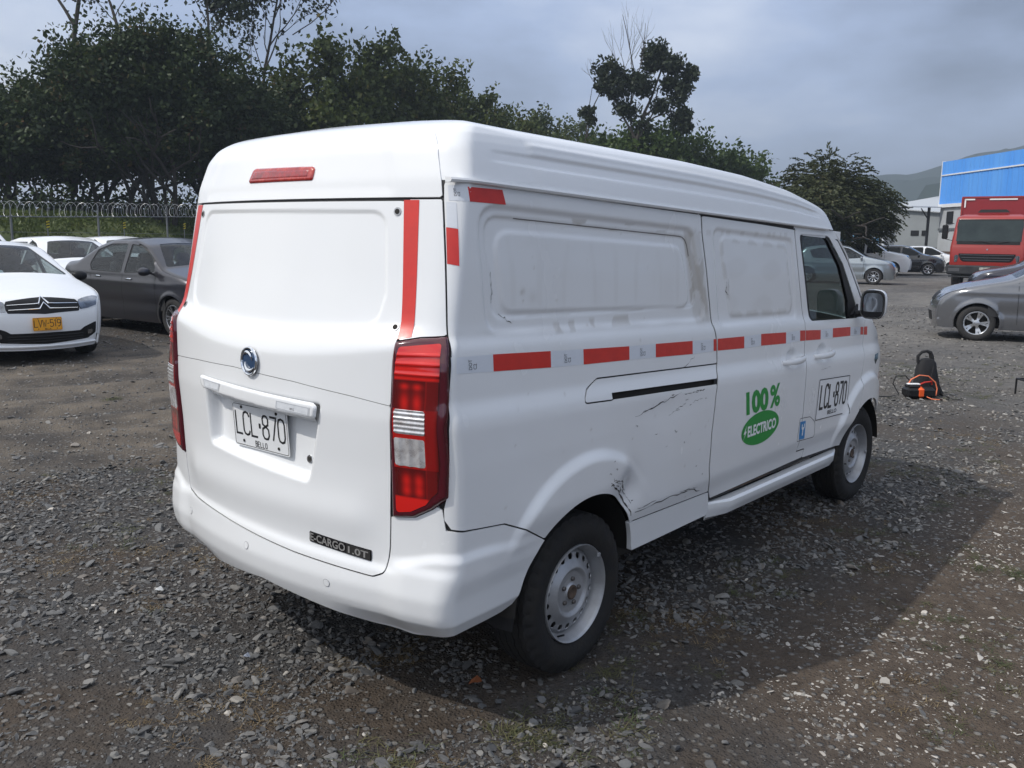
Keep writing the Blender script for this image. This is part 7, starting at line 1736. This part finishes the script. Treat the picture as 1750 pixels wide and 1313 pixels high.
# canopy with steel post
cn = thing('canopy', 'lean-to canopy on a black steel post left of the blue warehouse', 'canopy', (A[0], A[1], 0), wr)
mb = MB(); mb.box((-.75, sgn * -.5, zb - .13), (2.5, 3.2, .06), R=np.array([[.995, 0, .06], [0, 1, 0], [-.06, 0, .995]])); mb.build('roof_sheet', mat('canopy sheet', (.40, .42, .44), .5), cn)
mb = MB(); mb.box((-.12, sgn * -.6, zb / 2 - .1), (.14, .14, zb - .15)); mb.build('post', STL, cn); mb = MB(); mb.tube([(-.15, sgn * -.6, zb - 1.0), (-1.2, sgn * -.6, zb - .25)], .05, 4); mb.build('brace', STL, cn); mb = MB(); mb.box((-.8, sgn * -2.0, zb - .22), (2.4, .1, .12)); mb.build('beam', STL, cn)
# grey shed
q0, q1 = at_px(1500, 74)[:2], at_px(1625, 68)[:2]; d2 = (q1 - q0) / np.linalg.norm(q1 - q0); L2 = np.linalg.norm(q1 - q0); sh = thing('shed', 'grey shed with a ribbed metal roof between the round tree and the warehouse', 'shed', (q0[0], q0[1], 0), math.atan2(d2[1], d2[0]))
s2 = 1. if (np.array([-d2[1], d2[0]]) @ (q0 - CAM[:2])) > 0 else -1.
zl, zr_ = z_at(1520, 73, 356), z_at(1600, 69, 366)
mb = MB(); V = [(0, 0, 0), (L2, 0, 0), (L2, 0, zr_), (0, 0, zl), (0, s2 * 12, 0), (L2, s2 * 12, 0), (L2, s2 * 12, zr_ + 2.2), (0, s2 * 12, zl + 1.4)]; mb.raw(V, [(0, 1, 2, 3), (4, 5, 6, 7), (0, 4, 7, 3), (1, 5, 6, 2)]); mb.build('wall', GREYW, sh)
nr = 26
for k in range(nr): xa = L2 * k / nr; xb = L2 * (k + 1) / nr - .03; za, zb2 = zl + (zr_ - zl) * k / nr, zl + (zr_ - zl) * (k + 1) / nr; mb = MB(); mb.raw([(xa, s2 * -.3, za), (xb, s2 * -.3, zb2), (xb, s2 * 12, zb2 + 1.9), (xa, s2 * 12, za + 1.5), (xa, s2 * -.3, za + .10), (xb, s2 * -.3, zb2 + .05), (xb, s2 * 12, zb2 + 2.0), (xa, s2 * 12, za + 1.65)], [(4, 5, 6, 7), (0, 1, 5, 4), (0, 4, 7, 3), (1, 2, 6, 5)]); mb.build('roof_sheet', mat('shed roof', (.50, .52, .53), .45, metal=.3), sh)
for xa, xb in ((.47, .58), (.62, .70)):
    for k in range(6): x_ = L2 * (xa + (xb - xa) * (k + .5) / 6); mb = MB(); mb.box((x_, s2 * -.02, 2.45), (L2 * (xb - xa) / 7, .05, .42)); mb.build('louvre', STL, sh)
mb = MB(); mb.tube([(0, s2 * -.6, 1.3), (L2, s2 * -.6, 1.3)], .03, 4); 
for x_ in np.linspace(0, L2, 7): mb.tube([(x_, s2 * -.6, 0), (x_, s2 * -.6, 1.35)], .035, 4)
mb.build('railing', STL, sh, kind='stuff')
# gate booth and lamp
q = at_px(1519, 52); gb = thing('gate_booth', 'narrow grey gate booth with a pale post and small tiled roof', 'booth', (q[0], q[1], 0), math.atan2(_r[1], _r[0]))
zt2 = z_at(1519, 52, 391); mb = MB(); mb.box((.05, .4, zt2 / 2), (.62, .7, zt2)); mb.build('wall', mat('booth grey', (.17, .18, .185), .6), gb)
for k in range(6): mb = MB(); mb.box((-.20 + .1 * k, .04, zt2 / 2), (.05, .03, zt2)); mb.build('rib', mat('booth rib', (.24, .25, .26), .5), gb)
mb = MB(); mb.box((-.32, .03, zt2 / 2), (.09, .09, zt2 + .02)); mb.build('post', WT_, gb); mb = MB(); mb.box((.02, .35, zt2 + .06), (.86, .9, .10)); mb.build('roof_slab', mat('booth roof', (.24, .24, .235), .8), gb)
for k in range(8): mb = MB(); mb.tube([(-.36 + .105 * k, -.08, zt2 + .13), (-.36 + .105 * k, .35, zt2 + .28)], .05, 6); mb.build('tile', mat('booth roof', (.24, .24, .235), .8), gb)
q = at_px(1524, 54); ll = thing('lamp_post', 'slim lamp post with a flat head behind the gate booth', 'lamp post', (q[0], q[1], 0), math.atan2(_r[1], _r[0])); zz = z_at(1524, 54, 362); mb = MB(); mb.tube([(0, 0, 0), (0, 0, zz)], [.05, .03], 8); mb.build('pole', GAL, ll); mb = MB(); mb.rbox((-.15, 0, zz), (.40, .14, .07), .02); mb.build('lamp_head', WT_, ll)
# light blue bus
q = at_px(1476, 66); bs = thing('parked_bus', 'pale blue minibus showing over the parked cars below the round tree', 'bus', (q[0], q[1], 0), math.atan2(_r[1], _r[0])); zz = z_at(1476, 66, 402)
BB = mat('pale blue bus paint', (.12, .33, .52), .35, coat=.4); mb = MB(); mb.rbox((0, 1.5, zz / 2 + .15), (1.75, 4.6, zz - .3), .12); mb.build('body', BB, bs, smooth=True); mb = MB(); mb.rbox((0, -.80, zz * .70), (1.45, .05, .55), .02); mb.build('windscreen', CARGLASS, bs); mb = MB(); mb.rbox((0, -.82, zz - .12), (1.2, .05, .12), .02); mb.build('roof_sign', WT_, bs)
for s in (-1, 1): mb = MB(); mb.lathe([(0, 0), (.33, 0), (.34, .05), (.34, .22), (0, .22)], 16, 'x', (s * .8 - .11, -.1, .34)); mb.build('wheel', TYREM, bs); mb = MB(); mb.rbox((s * .66, -.82, .75), (.26, .05, .16), .02); mb.build('headlight', HLAMP, bs)

# ================================================================ HILLS
def hill(name, D, prof_px, m_, depth, seed, amp):
    r = np.random.default_rng(seed); n = 90; m2 = 14; pxs = np.linspace(prof_px[0][0], prof_px[-1][0], n); V = []
    for i_, px in enumerate(pxs):
        py = np.interp(px, [p_[0] for p_ in prof_px], [p_[1] for p_ in prof_px]); top_ = at_px(px, D, py); zt_ = top_[2]
        for k in range(m2):
            f_ = k / (m2 - 1); dd_ = D - depth * (1 - f_) ; q = at_px(px, dd_, 405); hgt_ = zt_ * (f_ ** .8) * (1 + amp * math.sin(i_ * .5 + k) * (1 - f_) * f_ * 2) + (amp * 60 * float(vnoise(np.array([i_ * 1.]), np.array([k * 1.]), 3.1, seed)[0]) * f_ * (zt_ > 30)) * .5
            V.append((q[0], q[1], hgt_ - 2))
    F = [(i_ * m2 + k, (i_ + 1) * m2 + k, (i_ + 1) * m2 + k + 1, i_ * m2 + k + 1) for i_ in range(n - 1) for k in range(m2 - 1)]
    add(name, mesh_np(name, V, [np.array(F)]), m_, kind='structure')
HM = mat('wooded hillside', (.018, .030, .020), 1., var=.8, vscale=.012, vcol=(.03, .042, .03), detail=10, spec=.0)
hill('hills', 900, [(1150, 420), (1300, 395), (1380, 345), (1450, 312), (1500, 312), (1560, 296), (1610, 282), (1700, 262), (1800, 250), (2000, 235), (2300, 230), (2600, 250)], HM, 380, 3, .3)
hill('hills', 520, [(1350, 412), (1450, 378), (1500, 352), (1540, 342), (1580, 330), (1640, 320), (1720, 315), (1900, 305), (2300, 300), (2600, 320)], HM, 230, 5, .25)

# ================================================================ HAZE
hm = bpy.data.materials.new('haze'); hm.use_nodes = True; t = hm.node_tree; t.nodes.clear()
pv = t.nodes.new('ShaderNodeVolumePrincipled'); pv.inputs['Color'].default_value = (.50, .58, .68, 1); pv.inputs['Density'].default_value = .00095; pv.inputs['Anisotropy'].default_value = 0.
o_ = t.nodes.new('ShaderNodeOutputMaterial'); t.links.new(pv.outputs[0], o_.inputs['Volume'])
mb = MB(); mb.box((520, 250, 66), (1500, 2100, 136)); hz = mb.build('haze', hm); hz['kind'] = 'stuff'
